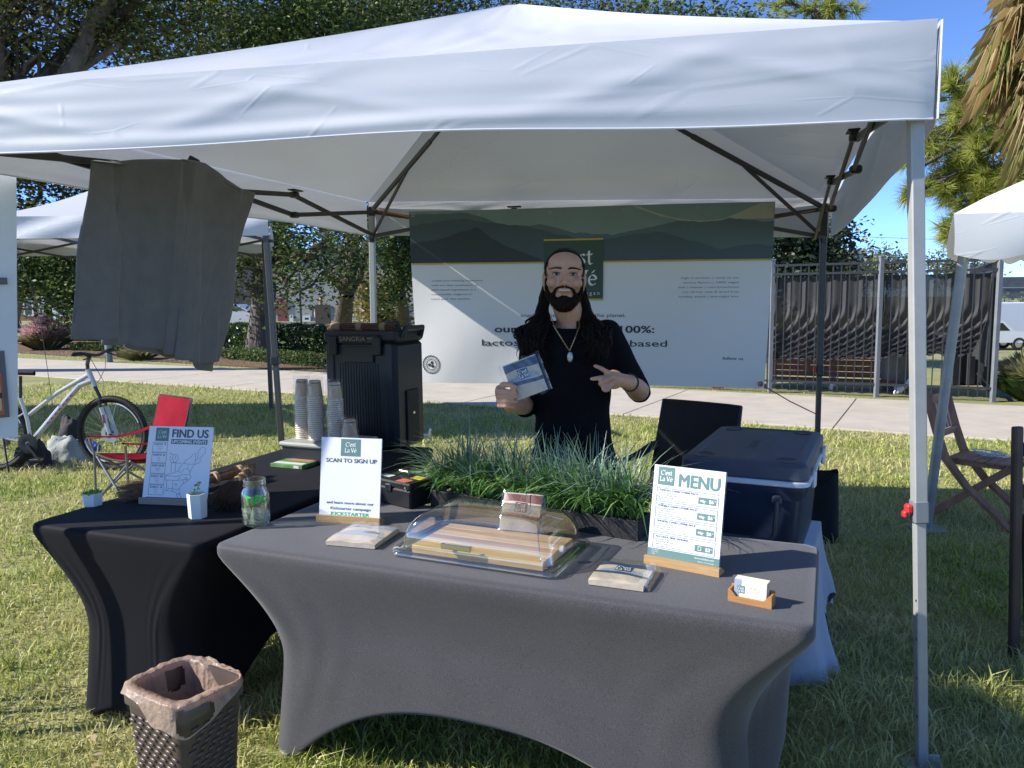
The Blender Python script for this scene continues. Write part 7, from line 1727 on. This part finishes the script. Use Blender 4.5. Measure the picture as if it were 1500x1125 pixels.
chain(b, [S_L-Vector((.03, 0, .0)), S_L, E_L.lerp(S_L, .12)], [.056, .060, .051]); rcone(b, E_L.lerp(S_L, .12), E_L.lerp(W_L, .06), .053, .050)
shirt = remeshed(b, 'shirt', M_shirt, per, .006, 6, lambda c: .006*noise.noise(Vector((c.x*9, c.y*9, c.z*5)))+.003*math.sin(c.z*60+c.x*35)*noise.noise(c*6))
# neckline: carve a round collar by dropping the faces above it
me = shirt.data; bm = bmesh.new(); bm.from_mesh(me); cxy = WM[per.name].inverted() @ Vector((.243, 3.07, 1.47))
dl = [f for f in bm.faces if (lambda c: ((c.x-cxy.x)/.070)**2+((c.y-cxy.y)/.115)**2 < 1 and c.z > 1.452+(c.y-cxy.y+.05)*.42-.02)(f.calc_center_median())]
bmesh.ops.delete(bm, geom=dl, context='FACES'); bm.to_mesh(me); bm.free()
b = MB()
for s in (-1, 1):
    hp = Vector((.25+s*.085, 3.12, .90)); kn = Vector((.25+s*.10, 3.10, .49)); an = Vector((.25+s*.11, 3.13, .11)); chain(b, [hp, kn, an], [.098, .072, .062])
b.ell((.25, 3.12, .90), (.155, .105, .08)); remeshed(b, 'trousers', mat('trousers_black', (.010, .010, .012), .85), per, .009, 4)
for s in (-1, 1):
    an = Vector((.25+s*.11, 3.13, .09)); b = MB(); chain(b, [an+Vector((0, .03, -.042)), an+Vector((s*.01, -.06, -.045)), an+Vector((s*.02, -.155, -.055))], [.048, .046, .034]); remeshed(b, 'shoe', M_black, per, .008, 3)
# necklace and wrist band
nl, nr, nb = PY(812, 478, 2.985), PY(850, 476, 2.985), PY(834.5, 514, 2.985)
b = MB(); pts = []
for k in range(41):
    u = k/40*2-1; x = nb.x+(nr.x-nb.x)*u if u > 0 else nb.x+(nb.x-nl.x)*u; z = nb.z+(nl.z-nb.z)*abs(u)**1.05; y = 2.996+.05*max(0, abs(u)-.55)
    pts.append(Vector((x+.0008*math.sin(k*3.1), y, z)))
pts = [pts[0]+Vector((-.005, .07, .03))]+pts+[pts[-1]+Vector((.005, .07, .03))]
b.tube(pts, [.0022+.0007*math.sin(k*2.6) for k in range(len(pts))], 6); nk_ = b.build('necklace', M_gold, per, world=True)
b = MB(); c = PY(835, 523, 2.985); b.ell(c, (.0115, .005, .0205), None, 14, 12); b.build('pendant', M_pend, nk_, world=True)
wd = (E_L-W_L).normalized(); wc = W_L+wd*.008; u1 = wd.orthogonal().normalized(); u2 = wd.cross(u1)
b = MB(); b.tube([wc+u1*.0315*math.cos(a)+u2*.0315*math.sin(a) for a in [2*math.pi*k/20 for k in range(20)]], .0034, 6, closed=True); b.build('wrist_band', mat('band_dark', (.02, .012, .018), .6), per, world=True)
# the pack in the hand
TL, TRp, BRp, BLp = PY(735.5, 536, PKY+.03), PY(786, 517.5, PKY+.02), PY(804, 570, PKY), PY(752, 590, PKY+.01)
cx_ = (TL+TRp+BRp+BLp)/4; xa = ((TRp-TL)+(BRp-BLp)).normalized(); ya = ((TL-BLp)+(TRp-BRp)); ya = (ya-xa*ya.dot(xa)).normalized(); za = xa.cross(ya)
PKM = Matrix(((xa.x, ya.x, za.x, cx_.x), (xa.y, ya.y, za.y, cx_.y), (xa.z, ya.z, za.z, cx_.z), (0, 0, 0, 1))) @ TR(0, 0, -.012)
pack('cream and navy snack pack held up in the hand of the person', PKM, (TRp-TL).length*.95, (TL-BLp).length*.97, M_navy)
# tiny far person by the doors
fp = PZ(472, 497); pf = thing('person', 'tiny distant person in a blue top standing near the cream building', 'person', fp)
k = fp.y/FPX; b = MB()
for s in (-1, 1): chain(b, [fp+Vector((s*.08, 0, .85)), fp+Vector((s*.1, 0, .45)), fp+Vector((s*.1, 0, .05))], [.09, .06, .05]); chain(b, [fp+Vector((s*.18, 0, 1.38)), fp+Vector((s*.25, 0, 1.1)), fp+Vector((s*.22, -.12, .9))], [.06, .05, .035])
b.ell(fp+Vector((0, 0, 1.15)), (.19, .12, .32)); rcone(b, fp+Vector((0, 0, 1.4)), fp+Vector((0, 0, 1.5)), .06, .06); b.ell(fp+Vector((0, 0, 1.6)), (.085, .1, .12)); remeshed(b, 'body', M_skin, pf, .03, 2)
b = MB(); b.ell(fp+Vector((0, 0, 1.15)), (.22, .15, .33)); remeshed(b, 'shirt', mat('shirt_blue', (.03, .08, .30), .8), pf, .03, 2)
# ============================================================ CHAIRS, BICYCLE, BIN, BAGS
M_tubeg = mat('tube_grey', (.20, .20, .21), .35, metal=.6); M_tubeb = mat('tube_black', (.02, .02, .022), .4)
def camp_chair(label, M, fab, trim, tube, sc=1., back=.95):
    """folding fabric chair; local +x is forwards"""
    t = thing('camp_chair', label, 'chair', M=M); S = lambda *p: tuple(c*sc for c in p)
    def sheet(nm, c0, c1, c2, c3, sag, m_, n=12):
        c = [Vector(S(*q)) for q in (c0, c1, c2, c3)]; nrm = (c[1]-c[0]).cross(c[3]-c[0]).normalized(); b = MB()
        for e in (0, .006):
            b.grid(lambda u, v: tuple((c[0].lerp(c[1], u)).lerp(c[3].lerp(c[2], u), v)+nrm*(e-sag*sc*math.sin(math.pi*u)*(.4+.6*math.sin(math.pi*v))+.006*noise.noise(Vector((u*5, v*5, sag*50))))), n, n)
        o = b.build(nm, m_, t, ang=0, recalc=False)
        h = MB(); pts = [tuple((c[0].lerp(c[1], u)).lerp(c[3].lerp(c[2], u), v)+nrm*(.003-sag*sc*math.sin(math.pi*u)*(.4+.6*math.sin(math.pi*v)))) for u, v in [(k/8, 0) for k in range(8)]+[(1, k/8) for k in range(8)]+[(1-k/8, 1) for k in range(8)]+[(0, 1-k/8) for k in range(8)]]
        h.tube(pts, .008*sc, 5, closed=True); h.build('trim', trim, o); return o
    w = .27
    sheet('seat', (.26, -w, .46), (.26, w, .46), (-.20, w, .38), (-.20, -w, .38), .05, fab); sheet('backrest', (-.20, -w, .40), (-.20, w, .40), (-.36, w, back), (-.36, -w, back), -.035, fab)
    for s in (-1, 1):
        b = MB(); b.grid(lambda u, v: S(.30-.62*u, s*(w+.05-.03*u)+(v-.5)*.085, .62+.03*u-.05*math.sin(math.pi*u)+.012*math.sin(v*3.14)), 14, 5); o = b.build('armrest', fab, t, ang=0, recalc=False)
        h = MB(); h.tube([S(.30-.62*u, s*(w+.05-.03*u)-.0425, .62+.03*u-.05*math.sin(math.pi*u)) for u in [k/10 for k in range(11)]], .006, 5); h.build('trim', trim, o)
        for nm, pts in (('leg', [(.28, s*(w+.03), .02), (.27, s*(w+.02), .47), (.29, s*(w+.05), .60)]), ('leg', [(-.30, s*(w+.04), .02), (-.24, s*(w+.01), .40), (-.36, s*(w+.0), back)]),
                        ('cross_tube', [(.27, s*(w+.03), .04), (-.22, s*(w+.0), .42)]), ('cross_tube', [(-.29, s*(w+.04), .04), (.25, s*(w+.01), .46)]), ('cross_tube', [(.27, s*(w+.02), .05), (.25, -s*(w+.0), .44)]), ('cross_tube', [(-.29, s*(w+.03), .05), (-.22, -s*w, .39)])):
            off = .009*s if nm == 'cross_tube' else 0
            b = MB(); b.tube([Vector(S(*p))+Vector((off if abs(pts[0][1]-pts[-1][1]) > .2 else 0, off, 0)) for p in pts], .0095, 8); o = b.build(nm, tube, t)
            if nm == 'leg': f = MB(); f.tube([S(*pts[0][:2], .0), S(*pts[0][:2], .04)], .016, 8); f.build('foot_cap', M_black, o)
    return t
rc = PY(225, 660, 6.05); fwd = math.atan2(-.80, -.60)
camp_chair('red folding camp chair with black trim on the lawn beside the bicycle', TR(rc.x-.04, 5.92, 0) @ RZ(fwd), mat('fabric_red', (.22, .006, .018), .85, spec=.1, var=.12, scale=9, bump=.15, bscale=12), mat('trim_black', (.012, .012, .013), .8), M_tubeg, .87, .93)
camp_chair('black folding camp chair between the person and the cooler', TR(.93, 4.45, 0) @ RZ(math.atan2(-.74, -.67)), mat('fabric_soot', (.006, .006, .007), .85, var=.2, scale=9, bump=.2, bscale=10), M_black, M_tubeb, .98, .93)
def wooden_chair(label, M, name='folding_chair', cable=True):
    m_ = mat('teak_brown', (.30, .15, .095), .55, var=.25, scale=6, aniso=(3, 3, .6)) if 'teak_brown' not in MATS else MATS['teak_brown']
    t = thing(name, label, 'chair', M=M); w = .19
    for s in (-1, 1):
        # back stile: curves down to the front foot
        b = MB(); pts = [(-.30, s*w, .90), (-.275, s*w, .80), (-.22, s*w, .62), (-.16, s*w, .45), (-.02, s*w, .27), (.17, s*w, .10), (.25, s*w, .015)]
        b.tube([Vector(p) for p in pts], [.024, .029, .029, .03, .028, .026, .024], 4, ry=.42, up=(0, s, 0)); b.build('stile', m_, t, ang=30)
        b = MB(); b.bar((-.27, s*(w-.035), .015), (.22, s*(w-.035), .42), .020, .05, (0, 0, 1), .003); b.build('leg', m_, t)
        q = MB(); q.tube([(-.005, s*(w+.014), .245), (-.005, s*(w-.05), .245)], .007, 8); q.build('bolt', M_chrome, t)
    b = MB(); b.bar((-.282, -w+.02, .835), (-.282, w-.02, .835), .022, .07, (.26, 0, 1), .004); b.build('back_rail', m_, t)
    b = MB(); b.bar((-.215, -w+.02, .60), (-.215, w-.02, .60), .022, .05, (.3, 0, 1), .004); b.build('back_rail', m_, t)
    for k in range(4):
        y = -.096+.064*k; b = MB(); b.bar((-.272, y, .805), (-.222, y, .625), .034, .012, (1, 0, .28), .002); b.build('slat', m_, t)
    for k in range(7):
        x = -.13+.058*k; b = MB(); b.box((x, 0, .443+.003*math.sin(k)), (.054, 2*w-.055-.0*k, .018), bev=.004); b.build('seat_slat', m_, t)
    for s in (-1, 1): b = MB(); b.bar((-.15, s*(w-.055), .42), (.25, s*(w-.055), .425), .02, .035, bev=.003); b.build('seat_rail', m_, t)
    for p in ((.23, .06), (-.25, .05)): b = MB(); b.bar((p[0], -w+.03, p[1]), (p[0], w-.03, p[1]), .02, .04, bev=.003); b.build('stretcher', m_, t)
    return t
cb = PZ(1392, 747); cf = PZ(1458, 758); ang_ = math.radians(-47)
sc_ = PZ(1443, 671, .445)
CM2 = TR(sc_.x, sc_.y, 0) @ RZ(ang_) @ TR(-.03, 0, 0)
wooden_chair('brown wooden folding chair with a slatted back on the lawn right of the tent leg', CM2)
w_ = MB(); random.seed(11); pts = []
for k in range(60):
    a = k*.55; r = .05+.03*math.sin(k*.37); pts.append((.06+r*math.cos(a)*1.5, .0+r*math.sin(a), .458+.012*(k % 7)/3+.02*abs(math.sin(k*.21))))
w_.tube(pts, .0034, 5); tag(w_.build('cable', mat('cable_white', (.6, .62, .64), .5), None, M=CM2, ang=0), 'tangled white cable lying on the seat of the brown chair', 'cable')
def folded_chair():
    e_ = PZ(1478, 962); t = thing('folded_chair', 'dark wooden chair folded upright and cut by the right edge', 'chair', M=TR(e_.x+.02, e_.y, 0) @ RZ(.25)); m_ = mat('wood_dark', (.06, .032, .022), .55, var=.3, scale=6, aniso=(3, 3, .6))
    for x in (0, .42):
        b = MB(); b.bar((x, 0, .01), (x, .05, 1.0), .045, .03, (0, 1, 0), .006); b.build('stile', m_, t)
        b = MB(); b.bar((x+.05, -.03, .01), (x+.05, .03, .62), .035, .025, (0, 1, 0), .005); b.build('leg', m_, t)
        b = MB(); b.lathe([(.004, 0), (.03, .004), (.03, .028), (.004, .032)], 14, TR(x-.012, -.03, .86) @ RX(math.pi/2)); b.build('knob', m_, t)
    for z in (.55, .72, .9):
        b = MB(); b.bar((.024, .035, z), (.396, .035, z), .02, .06, (0, 0, 1), .004); b.build('slat', m_, t)
    for k in range(5):
        b = MB(); b.box((.24, -.045, .16+.085*k), (.30, .018, .075), bev=.004); b.build('seat_slat', m_, t)
folded_chair()
# ------------------------------------------------------------ bicycle
def bicycle():
    Y = 7.12; base = PZ(90, 690); t = thing('bicycle', 'silver bicycle with purple decals and black tyres standing behind the red chair', 'bicycle', (PY(80, 640, Y).x, Y, 0))
    P = lambda x, y, dy=0.: PY(x, y, Y)+Vector((0, dy, 0))
    M_al = mat('frame_silver', (.50, .495, .485), .3, metal=.4, var=.05); M_pur = mat('decal_purple', (.22, .03, .14), .4); M_rub = mat('tyre_black', (.012, .012, .013), .75, bump=.4, bscale=150, bdist=.01)
    r = .352
    fw = PY(165, 635, Y); fw.z = r+.005; rw = PY(-9, 642, Y+.02); rw.z = r+.005
    def bwheel(c, yaw):
        M_ = TR(c) @ RZ(yaw) @ RX(math.pi/2)
        b = MB(); n = 40; b.tube([M_ @ Vector(((r-.024)*math.cos(a), (r-.024)*math.sin(a), 0)) for a in [2*math.pi*k/n for k in range(n)]], .0245, 10, closed=True)
        for k in range(90):
            a = 2*math.pi*k/90
            for sg in (-1, 1): b.box((r-.003, 0, sg*.011), (.007, .012, .013), M_ @ RZ(a+.02*sg))
        w_ = b.build('wheel', M_rub, t, world=True)
        b = MB(); b.tube([M_ @ Vector(((r-.056)*math.cos(a), (r-.056)*math.sin(a), 0)) for a in [2*math.pi*k/n for k in range(n)]], .010, 6, closed=True); b.build('rim', mat('rim_black', (.03, .03, .032), .3, metal=.5) if 'rim_black' not in MATS else MATS['rim_black'], w_, world=True)
        b = MB(); b.tube([M_ @ Vector((.285*math.cos(a), .285*math.sin(a), .009)) for a in [.35+1.0*k/12 for k in range(13)]], .006, 5); b.tube([M_ @ Vector((.285*math.cos(a), .285*math.sin(a), .009)) for a in [3.4+1.0*k/12 for k in range(13)]], .006, 5); b.build('rim_decal', M_whitep, w_, world=True)
        b = MB()
        for k in range(32):
            a = 2*math.pi*k/32; sg = 1 if k % 2 else -1; b.tube([M_ @ Vector((.02*math.cos(a+sg*1.2), .02*math.sin(a+sg*1.2), sg*.03)), M_ @ Vector(((r-.06)*math.cos(a), (r-.06)*math.sin(a), 0))], .0011, 3, cap=False)
        b.build('spokes', M_chrome, w_, world=True)['kind'] = 'stuff'
        b = MB(); b.lathe([(.001, -.05), (.012, -.05), (.012, -.035), (.022, -.032), (.018, 0), (.022, .032), (.012, .035), (.012, .05), (.001, .05)], 14, M_); b.build('hub', M_tubeb, w_, world=True)
        b = MB()
        b.lathe([(.045, .040), (.085, .040), (.085, .043), (.045, .043), (.045, .040)], 30, M_)
        for k in range(5): b.bar((.02*math.cos(k*1.257), .02*math.sin(k*1.257), .0415), (.05*math.cos(k*1.257), .05*math.sin(k*1.257), .0415), .012, .003) if False else b.box((.035, 0, .0415), (.04, .012, .003), M_ @ RZ(k*1.257))
        b.build('brake_disc', M_steel, w_, world=True)
    bwheel(fw, -.10); bwheel(rw, 0)
    BB = P(46, 648); ST = P(30, 583); HT, HB = P(128.5, 541), P(139, 566)
    fr = MB(); fr.tube([HT, HB], .024, 12); fr.tube([P(43, 607), P(85, 575), P(130, 549)], [.017, .018, .021], 10); fr.tube([P(135, 557), P(117, 564), P(100, 583), BB], [.026, .026, .025, .026], 10)
    fr.tube([BB, P(40, 615), ST], .017, 10); fr.tube([BB+Vector((0, -.05, 0)), rw+Vector((0, -.062, 0))], .011, 8); fr.tube([BB+Vector((0, .05, 0)), rw+Vector((0, .062, 0))], .011, 8)
    fr.tube([P(37, 604), rw+Vector((0, -.062, 0))], .008, 8); fr.tube([P(37, 604)+Vector((0, .03, 0)), rw+Vector((0, .062, 0))], .008, 8); fr.tube([BB+Vector((0, -.045, 0)), BB+Vector((0, .045, 0))], .026, 12)
    frame = fr.build('frame', M_al, t, world=True)
    dc = MB(); d0, d1 = P(108, 577), P(72, 620); dd = (d1-d0); 
    for k in range(7):
        q = d0+dd*(k/6.5); e = q+dd*(.075); u = Vector((dd.z, 0, -dd.x)).normalized()*.012; dc.tube([q-u+Vector((0, -.027, 0)), q+u*.8+dd*.05+Vector((0, -.027, 0)), e-u*.6+Vector((0, -.027, 0))], .0045, 5)
    dc.build('decal', M_pur, frame, world=True)
    f = MB(); cr = P(149, 587)
    f.tube([HB, cr], .016, 10); f.tube([cr+Vector((0, -.055, 0)), cr+Vector((0, .055, 0))], .017, 8)
    for s in (-1, 1): f.tube([cr+Vector((0, s*.05, 0)), cr.lerp(fw, .45)+Vector((0, s*.05, 0))], .013, 10)
    f.build('fork_stanchion', M_tubeb, t, world=True)
    f = MB()
    for s in (-1, 1): f.tube([cr.lerp(fw, .18)+Vector((0, s*.05, 0)), fw+Vector((0, s*.055, .0))], [.019, .017], 10)
    fk = f.build('fork_leg', M_al, t, world=True)
    f = MB(); a = cr.lerp(fw, .5); f.bar(a+Vector((0, -.071, .03)), cr.lerp(fw, .66)+Vector((0, -.071, .0)), .003, .022); f.build('decal', M_pur, fk, world=True)
    h = MB(); sp = P(128, 533); h.tube([HT, sp], .017, 8); h.tube([sp, P(141, 521, -.12)], .018, 8); h.build('stem', M_tubeb, t, world=True)
    h = MB(); c = P(142, 520); h.tube([c+Vector((-.03, -.33, .03)), c+Vector((-.01, -.18, .025)), c+Vector((0, -.04, 0)), c+Vector((0, .04, 0)), c+Vector((-.01, .18, .025)), c+Vector((-.03, .33, .03))], .0145, 8); hb = h.build('handlebar', M_tubeb, t, world=True)
    for s in (-1, 1):
        h = MB(); h.tube([c+Vector((-.03, s*.33, .03)), c+Vector((-.017, s*.22, .027))], .019, 10, round_ends=True); h.build('grip', M_rub, hb, world=True)
        h = MB(); h.tube([c+Vector((-.012, s*.19, .015)), c+Vector((.05, s*.2, -.01)), c+Vector((.04, s*.30, -.02))], .007, 6); h.build('brake_lever', M_black, hb, world=True)
    h = MB()
    h.tube([c+Vector((.04, -.2, 0)), P(158, 545, -.15), P(157, 560, -.05), P(141, 562, -.02)], .0028, 5); h.tube([c+Vector((.03, .1, 0)), P(150, 540, .05), P(146, 556), HB], .0028, 5); h.build('brake_cable', M_black, t, world=True)
    s_ = MB(); s_.tube([ST, P(30, 551)], .0145, 10); s_.build('seat_post', M_tubeb, t, world=True)
    s_ = MB(); s_.grid(lambda u, v: tuple(P(30, 547)+Vector((-.14+.27*v, (.075*(1-v)**1.3+.018)*math.cos(u*6.283), .022*math.sin(u*6.283)+.012*(1-v)))), 16, 12, cu=True); s_.build('saddle', M_rub, t, world=True)
    c_ = MB(); cm = TR(BB+Vector((0, -.06, 0))) @ RX(math.pi/2); c_.lathe([(.02, 0), (.045, .004), (.075, .004), (.088, .002), (.09, -.004), (.075, -.006), (.02, -.006)], 32, cm)
    for k in range(32): c_.box((.091, 0, 0), (.008, .006, .004), cm @ RZ(k*math.pi/16))
    c_.build('chainring', M_tubeb, t, world=True)
    c_ = MB(); c_.bar(BB+Vector((0, -.075, 0)), P(63, 669, -.085), .012, .022); c_.bar(BB+Vector((0, .07, 0)), BB+Vector((-.12, .085, .13)), .012, .022); ck = c_.build('crank', M_tubeb, t, world=True)
    for q in (P(66, 669, -.13), BB+Vector((-.12, .13, .13))):
        c_ = MB(); c_.box(q, (.09, .09, .022), bev=.006); c_.build('pedal', M_black, t, world=True)
        c_ = MB(); c_.box(q+Vector((.046, 0, 0)), (.004, .05, .012)); c_.build('reflector', mat('amber', (.5, .2, .02), .3) if 'amber' not in MATS else MATS['amber'], t, world=True)
    c_ = MB(); c_.tube([BB+Vector((-.02, -.06, .088)), rw+Vector((.0, -.06, .05))], .004, 4); c_.tube([BB+Vector((-.02, -.06, -.088)), rw+Vector((.02, -.06, -.1)), rw+Vector((0, -.06, -.05))], .004, 4); c_.lathe([(.01, -.01), (.05, -.01), (.045, .02), (.01, .02)], 18, TR(rw+Vector((0, -.05, 0))) @ RX(math.pi/2)); c_.build('chain', M_tubeb, t, world=True)
    c_ = MB(); c_.tube([rw+Vector((.15, -.09, -.02)), rw+Vector((.22, -.16, -r+.01))], .008, 6); c_.build('kickstand', M_tubeb, t, world=True)
bicycle()
# ------------------------------------------------------------ bags on the grass behind the bicycle
def lump(name, label, cat, c, r, m_, seed):
    t_ = MB(); c = Vector(c)
    def f(u, v):
        a, e = u*6.283, v*math.pi/2; x, y, z = math.cos(a)*math.cos(e), math.sin(a)*math.cos(e), math.sin(e)
        k = 1+.28*noise.noise(Vector((x*1.6+seed, y*1.6, z*1.6)))+.12*noise.noise(Vector((x*5, y*5+seed, z*5)))
        return (c.x+x*r[0]*k, c.y+y*r[1]*k, max(0, z*r[2]*k))
    t_.grid(f, 36, 14, cu=True); return tag(t_.build(name, m_, loc=(c.x, c.y, 0), ang=0), label, cat)
p = PZ(80, 682); lump('shoulder_bag', 'pale grey cloth bag slumped on the grass under the bicycle', 'bag', (p.x, p.y+.25, 0), (.25, .16, .26), mat('bag_grey', (.30, .32, .31), .85, var=.15, scale=9, bump=.4, bscale=14, bdist=.04), 2.)
p = PZ(36, 688); lump('backpack', 'black backpack slumped on the grass beside the rear wheel of the bicycle', 'bag', (p.x, p.y+.12, 0), (.17, .14, .27), mat('bag_black', (.02, .02, .022), .8, var=.2, scale=9, bump=.4, bscale=14, bdist=.04), 5.)
p = PZ(121, 668); lump('rolled_cloth', 'small bright blue cloth on the grass inside the front wheel', 'cloth', (p.x, p.y+.25, 0), (.07, .06, .10), mat('cloth_blue', (.02, .06, .36), .7, bump=.4, bscale=20, bdist=.03), 9.)
p = PZ(72, 660); lump('jacket', 'black jacket thrown over the grey bag behind the bicycle', 'jacket', (p.x+.02, p.y+.4, 0), (.16, .12, .30), MATS['bag_black'], 12.)
# ------------------------------------------------------------ wicker look bin with a bag liner
def bin_():
    zr = .46; Lc, Fc, Rc, Bc = PZ(197, 1003, zr), PZ(279, 1046, zr), PZ(347, 990, zr), PZ(253, 962, zr)
    o = (Lc+Fc+Rc+Bc)/4; x = ((Fc-Lc)+(Rc-Bc)); x.z = 0; x.normalize(); y = Vector((-x.y, x.x, 0)); w = (Fc-Lc).length*.93; d = .215
    M = Matrix(((x.x, y.x, 0, o.x), (x.y, y.y, 0, o.y), (0, 0, 1, 0), (0, 0, 0, 1))); t = thing('waste_bin', 'brown woven look plastic waste bin standing before the black table', 'waste bin', M=M)
    m_ = mat('bin_brown', (.075, .053, .042), .42, var=.12, scale=30, bump=.25, bscale=90, bdist=.003)
    def rr(hx, hy, r, z, n=5): return [(sx*(hx-r)+r*math.cos(a), sy*(hy-r)+r*math.sin(a), z) for sx, sy, a0 in ((1, 1, 0), (-1, 1, 90), (-1, -1, 180), (1, -1, 270)) for a in [math.radians(a0+90*k/n) for k in range(n+1)]]
    tp = lambda z: .80+.20*z/zr
    def loft(rings, nm, mm, cap=True):
        b = MB(); n = len(rings[0]); b.add([q for r in rings for q in r], [(j*n+i, j*n+(i+1) % n, (j+1)*n+(i+1) % n, (j+1)*n+i) for j in range(len(rings)-1) for i in range(n)]+([tuple(range(n))[::-1]] if cap else [])); return b.build(nm, mm, t, ang=40)
    hx, hy = w/2, d/2
    loft([rr(hx*tp(0), hy*tp(0), .03, .0), rr(hx*tp(zr-.05), hy*tp(zr-.05), .03, zr-.05)], 'body', m_)
    loft([rr(hx*tp(zr-.05)+.001, hy*tp(zr-.05)+.001, .03, zr-.05), rr(hx+.006, hy+.006, .032, zr-.045), rr(hx+.007, hy+.007, .032, zr-.004), rr(hx+.004, hy+.004, .03, zr), rr(hx-.004, hy-.004, .026, zr), rr(hx-.008, hy-.008, .024, zr-.02), rr(hx*tp(.1)-.01, hy*tp(.1)-.01, .022, .1), rr(hx*tp(.02)-.01, hy*tp(.02)-.01, .022, .012), rr(.02, .02, .015, .012)], 'rim', mat('bin_rim', (.085, .066, .055), .33, var=.05), False)
    # woven slots: short bars standing proud on every side
    me = None; cnt = 0; b = MB()
    for fi, (ax, half, dep) in enumerate((('x', hx, -hy), ('x', hx, hy), ('y', hy, -hx), ('y', hy, hx))):
        for r_ in range(24):
            z = .02+r_*.0165
            if z > zr-.065: break
            k_ = tp(z); L_ = half*2*k_-.05; n = max(2, int(L_/.034)); off = (r_ % 3)/3
            for c in range(n):
                u = -L_/2+(c+off+.15)/n*L_
                if abs(u) > L_/2-.004: continue
                T = (TR(u, dep*k_+(-.0025 if dep < 0 else .0025), z) if ax == 'x' else TR(dep*k_+(-.0025 if dep < 0 else .0025), u, z) @ RZ(math.pi/2)) @ RY(.13 if ax == 'x' and dep < 0 else -.13)
                b.box((0, 0, 0), (.024, .006, .0088), T, .0025)
    b.build('weave', mat('bin_weave', (.10, .073, .058), .36, var=.1, scale=50), t, ang=50)['kind'] = 'stuff'
    # liner
    lb = mat('bag_liner', (.56, .42, .32), .36, transl=.5, tcol=(.60, .38, .25), bump=.8, bscale=55, bdist=.008)
    li = MB(); n = 72
    def per(a, hx_, hy_):
        c, s = math.cos(a), math.sin(a); k = 1/max(abs(c)/hx_, abs(s)/hy_)**1.0; k = (abs(c/hx_)**5+abs(s/hy_)**5)**(-1/5); return c*k, s*k
    rings = []; n = 168; K = 60
    for k in range(K+1):
        v = k/K; r = []
        for i in range(n):
            a = 2*math.pi*i/n; wr = noise.noise(Vector((math.cos(a)*3, math.sin(a)*3, v*3)))*.004+.0014*math.sin(a*23+v*9)+.004*abs(noise.noise(Vector((math.cos(a)*9, math.sin(a)*9, v*2.5))))
            drop = .012+.008*math.sin(a*2+1.2)+.075*max(0, math.cos(a+.75))**2.2+.02*noise.noise(Vector((math.cos(a)*2, math.sin(a)*2, 7)))
            back = max(0, math.cos(a-1.15))**6                       # pulled off the rim here
            if v < .30: f = v/.30; q = per(a, hx+.009-.008*back, hy+.009-.008*back); z = zr-drop*(1-f)*(1-back)+.006; o_ = .004+.010*(1-f)
            elif v < .40: f = (v-.30)/.10; q = per(a, hx+.009-.020*f, hy+.009-.020*f); z = zr+.006+.004*math.sin(f*math.pi)-.07*back*f; o_ = .004*(1-f)
            else: f = (v-.40)/.60; q = per(a, (hx-.012)*(1-.2*f)-.0, (hy-.012)*(1-.2*f)); z = zr+.008-.07*back-.30*f; o_ = -.004-.02*f
            l = math.hypot(*q); r.append((q[0]*(1+(o_+wr*(1 if v > .4 else .5))/l), q[1]*(1+(o_+wr*(1 if v > .4 else .5))/l), z+wr*.6))
        rings.append(r)
    fs = []
    for j in range(K):
        for i in range(n):
            a = 2*math.pi*(i+.5)/n; v = (j+.5)/K
            def hole(ac, w_, v0, v1):
                da = abs((a-ac+math.pi) % (2*math.pi)-math.pi); vm = (v0+v1)/2; return (da/w_)**4+abs((v-vm)/((v1-v0)/2))**4 < 1
            if hole(-.42, .34, .02, .25) or hole(2.75, .26, .43, .56): continue
            fs.append((j*n+i, j*n+(i+1) % n, (j+1)*n+(i+1) % n, (j+1)*n+i))
    li.add([q for r in rings for q in r], fs+[tuple(range(K*n, (K+1)*n))])
    tag(li.build('bin_liner', lb, None, M=M, ang=0, recalc=False), 'thin tan plastic bag lining the waste bin, its handles folded over the rim', 'bin bag')
bin_()
# cable lying by the foot of the black cover
p = PZ(165, 1013); w_ = MB(); w_.tube([p+Vector((-.02, .02, .03)), p+Vector((.08, -.01, .035)), p+Vector((.2, -.05, .02))], .008, 6); tag(w_.build('hem_wire', M_tubeb, loc=p), 'dark tube lying in the grass between the black cover and the bin', 'tube')
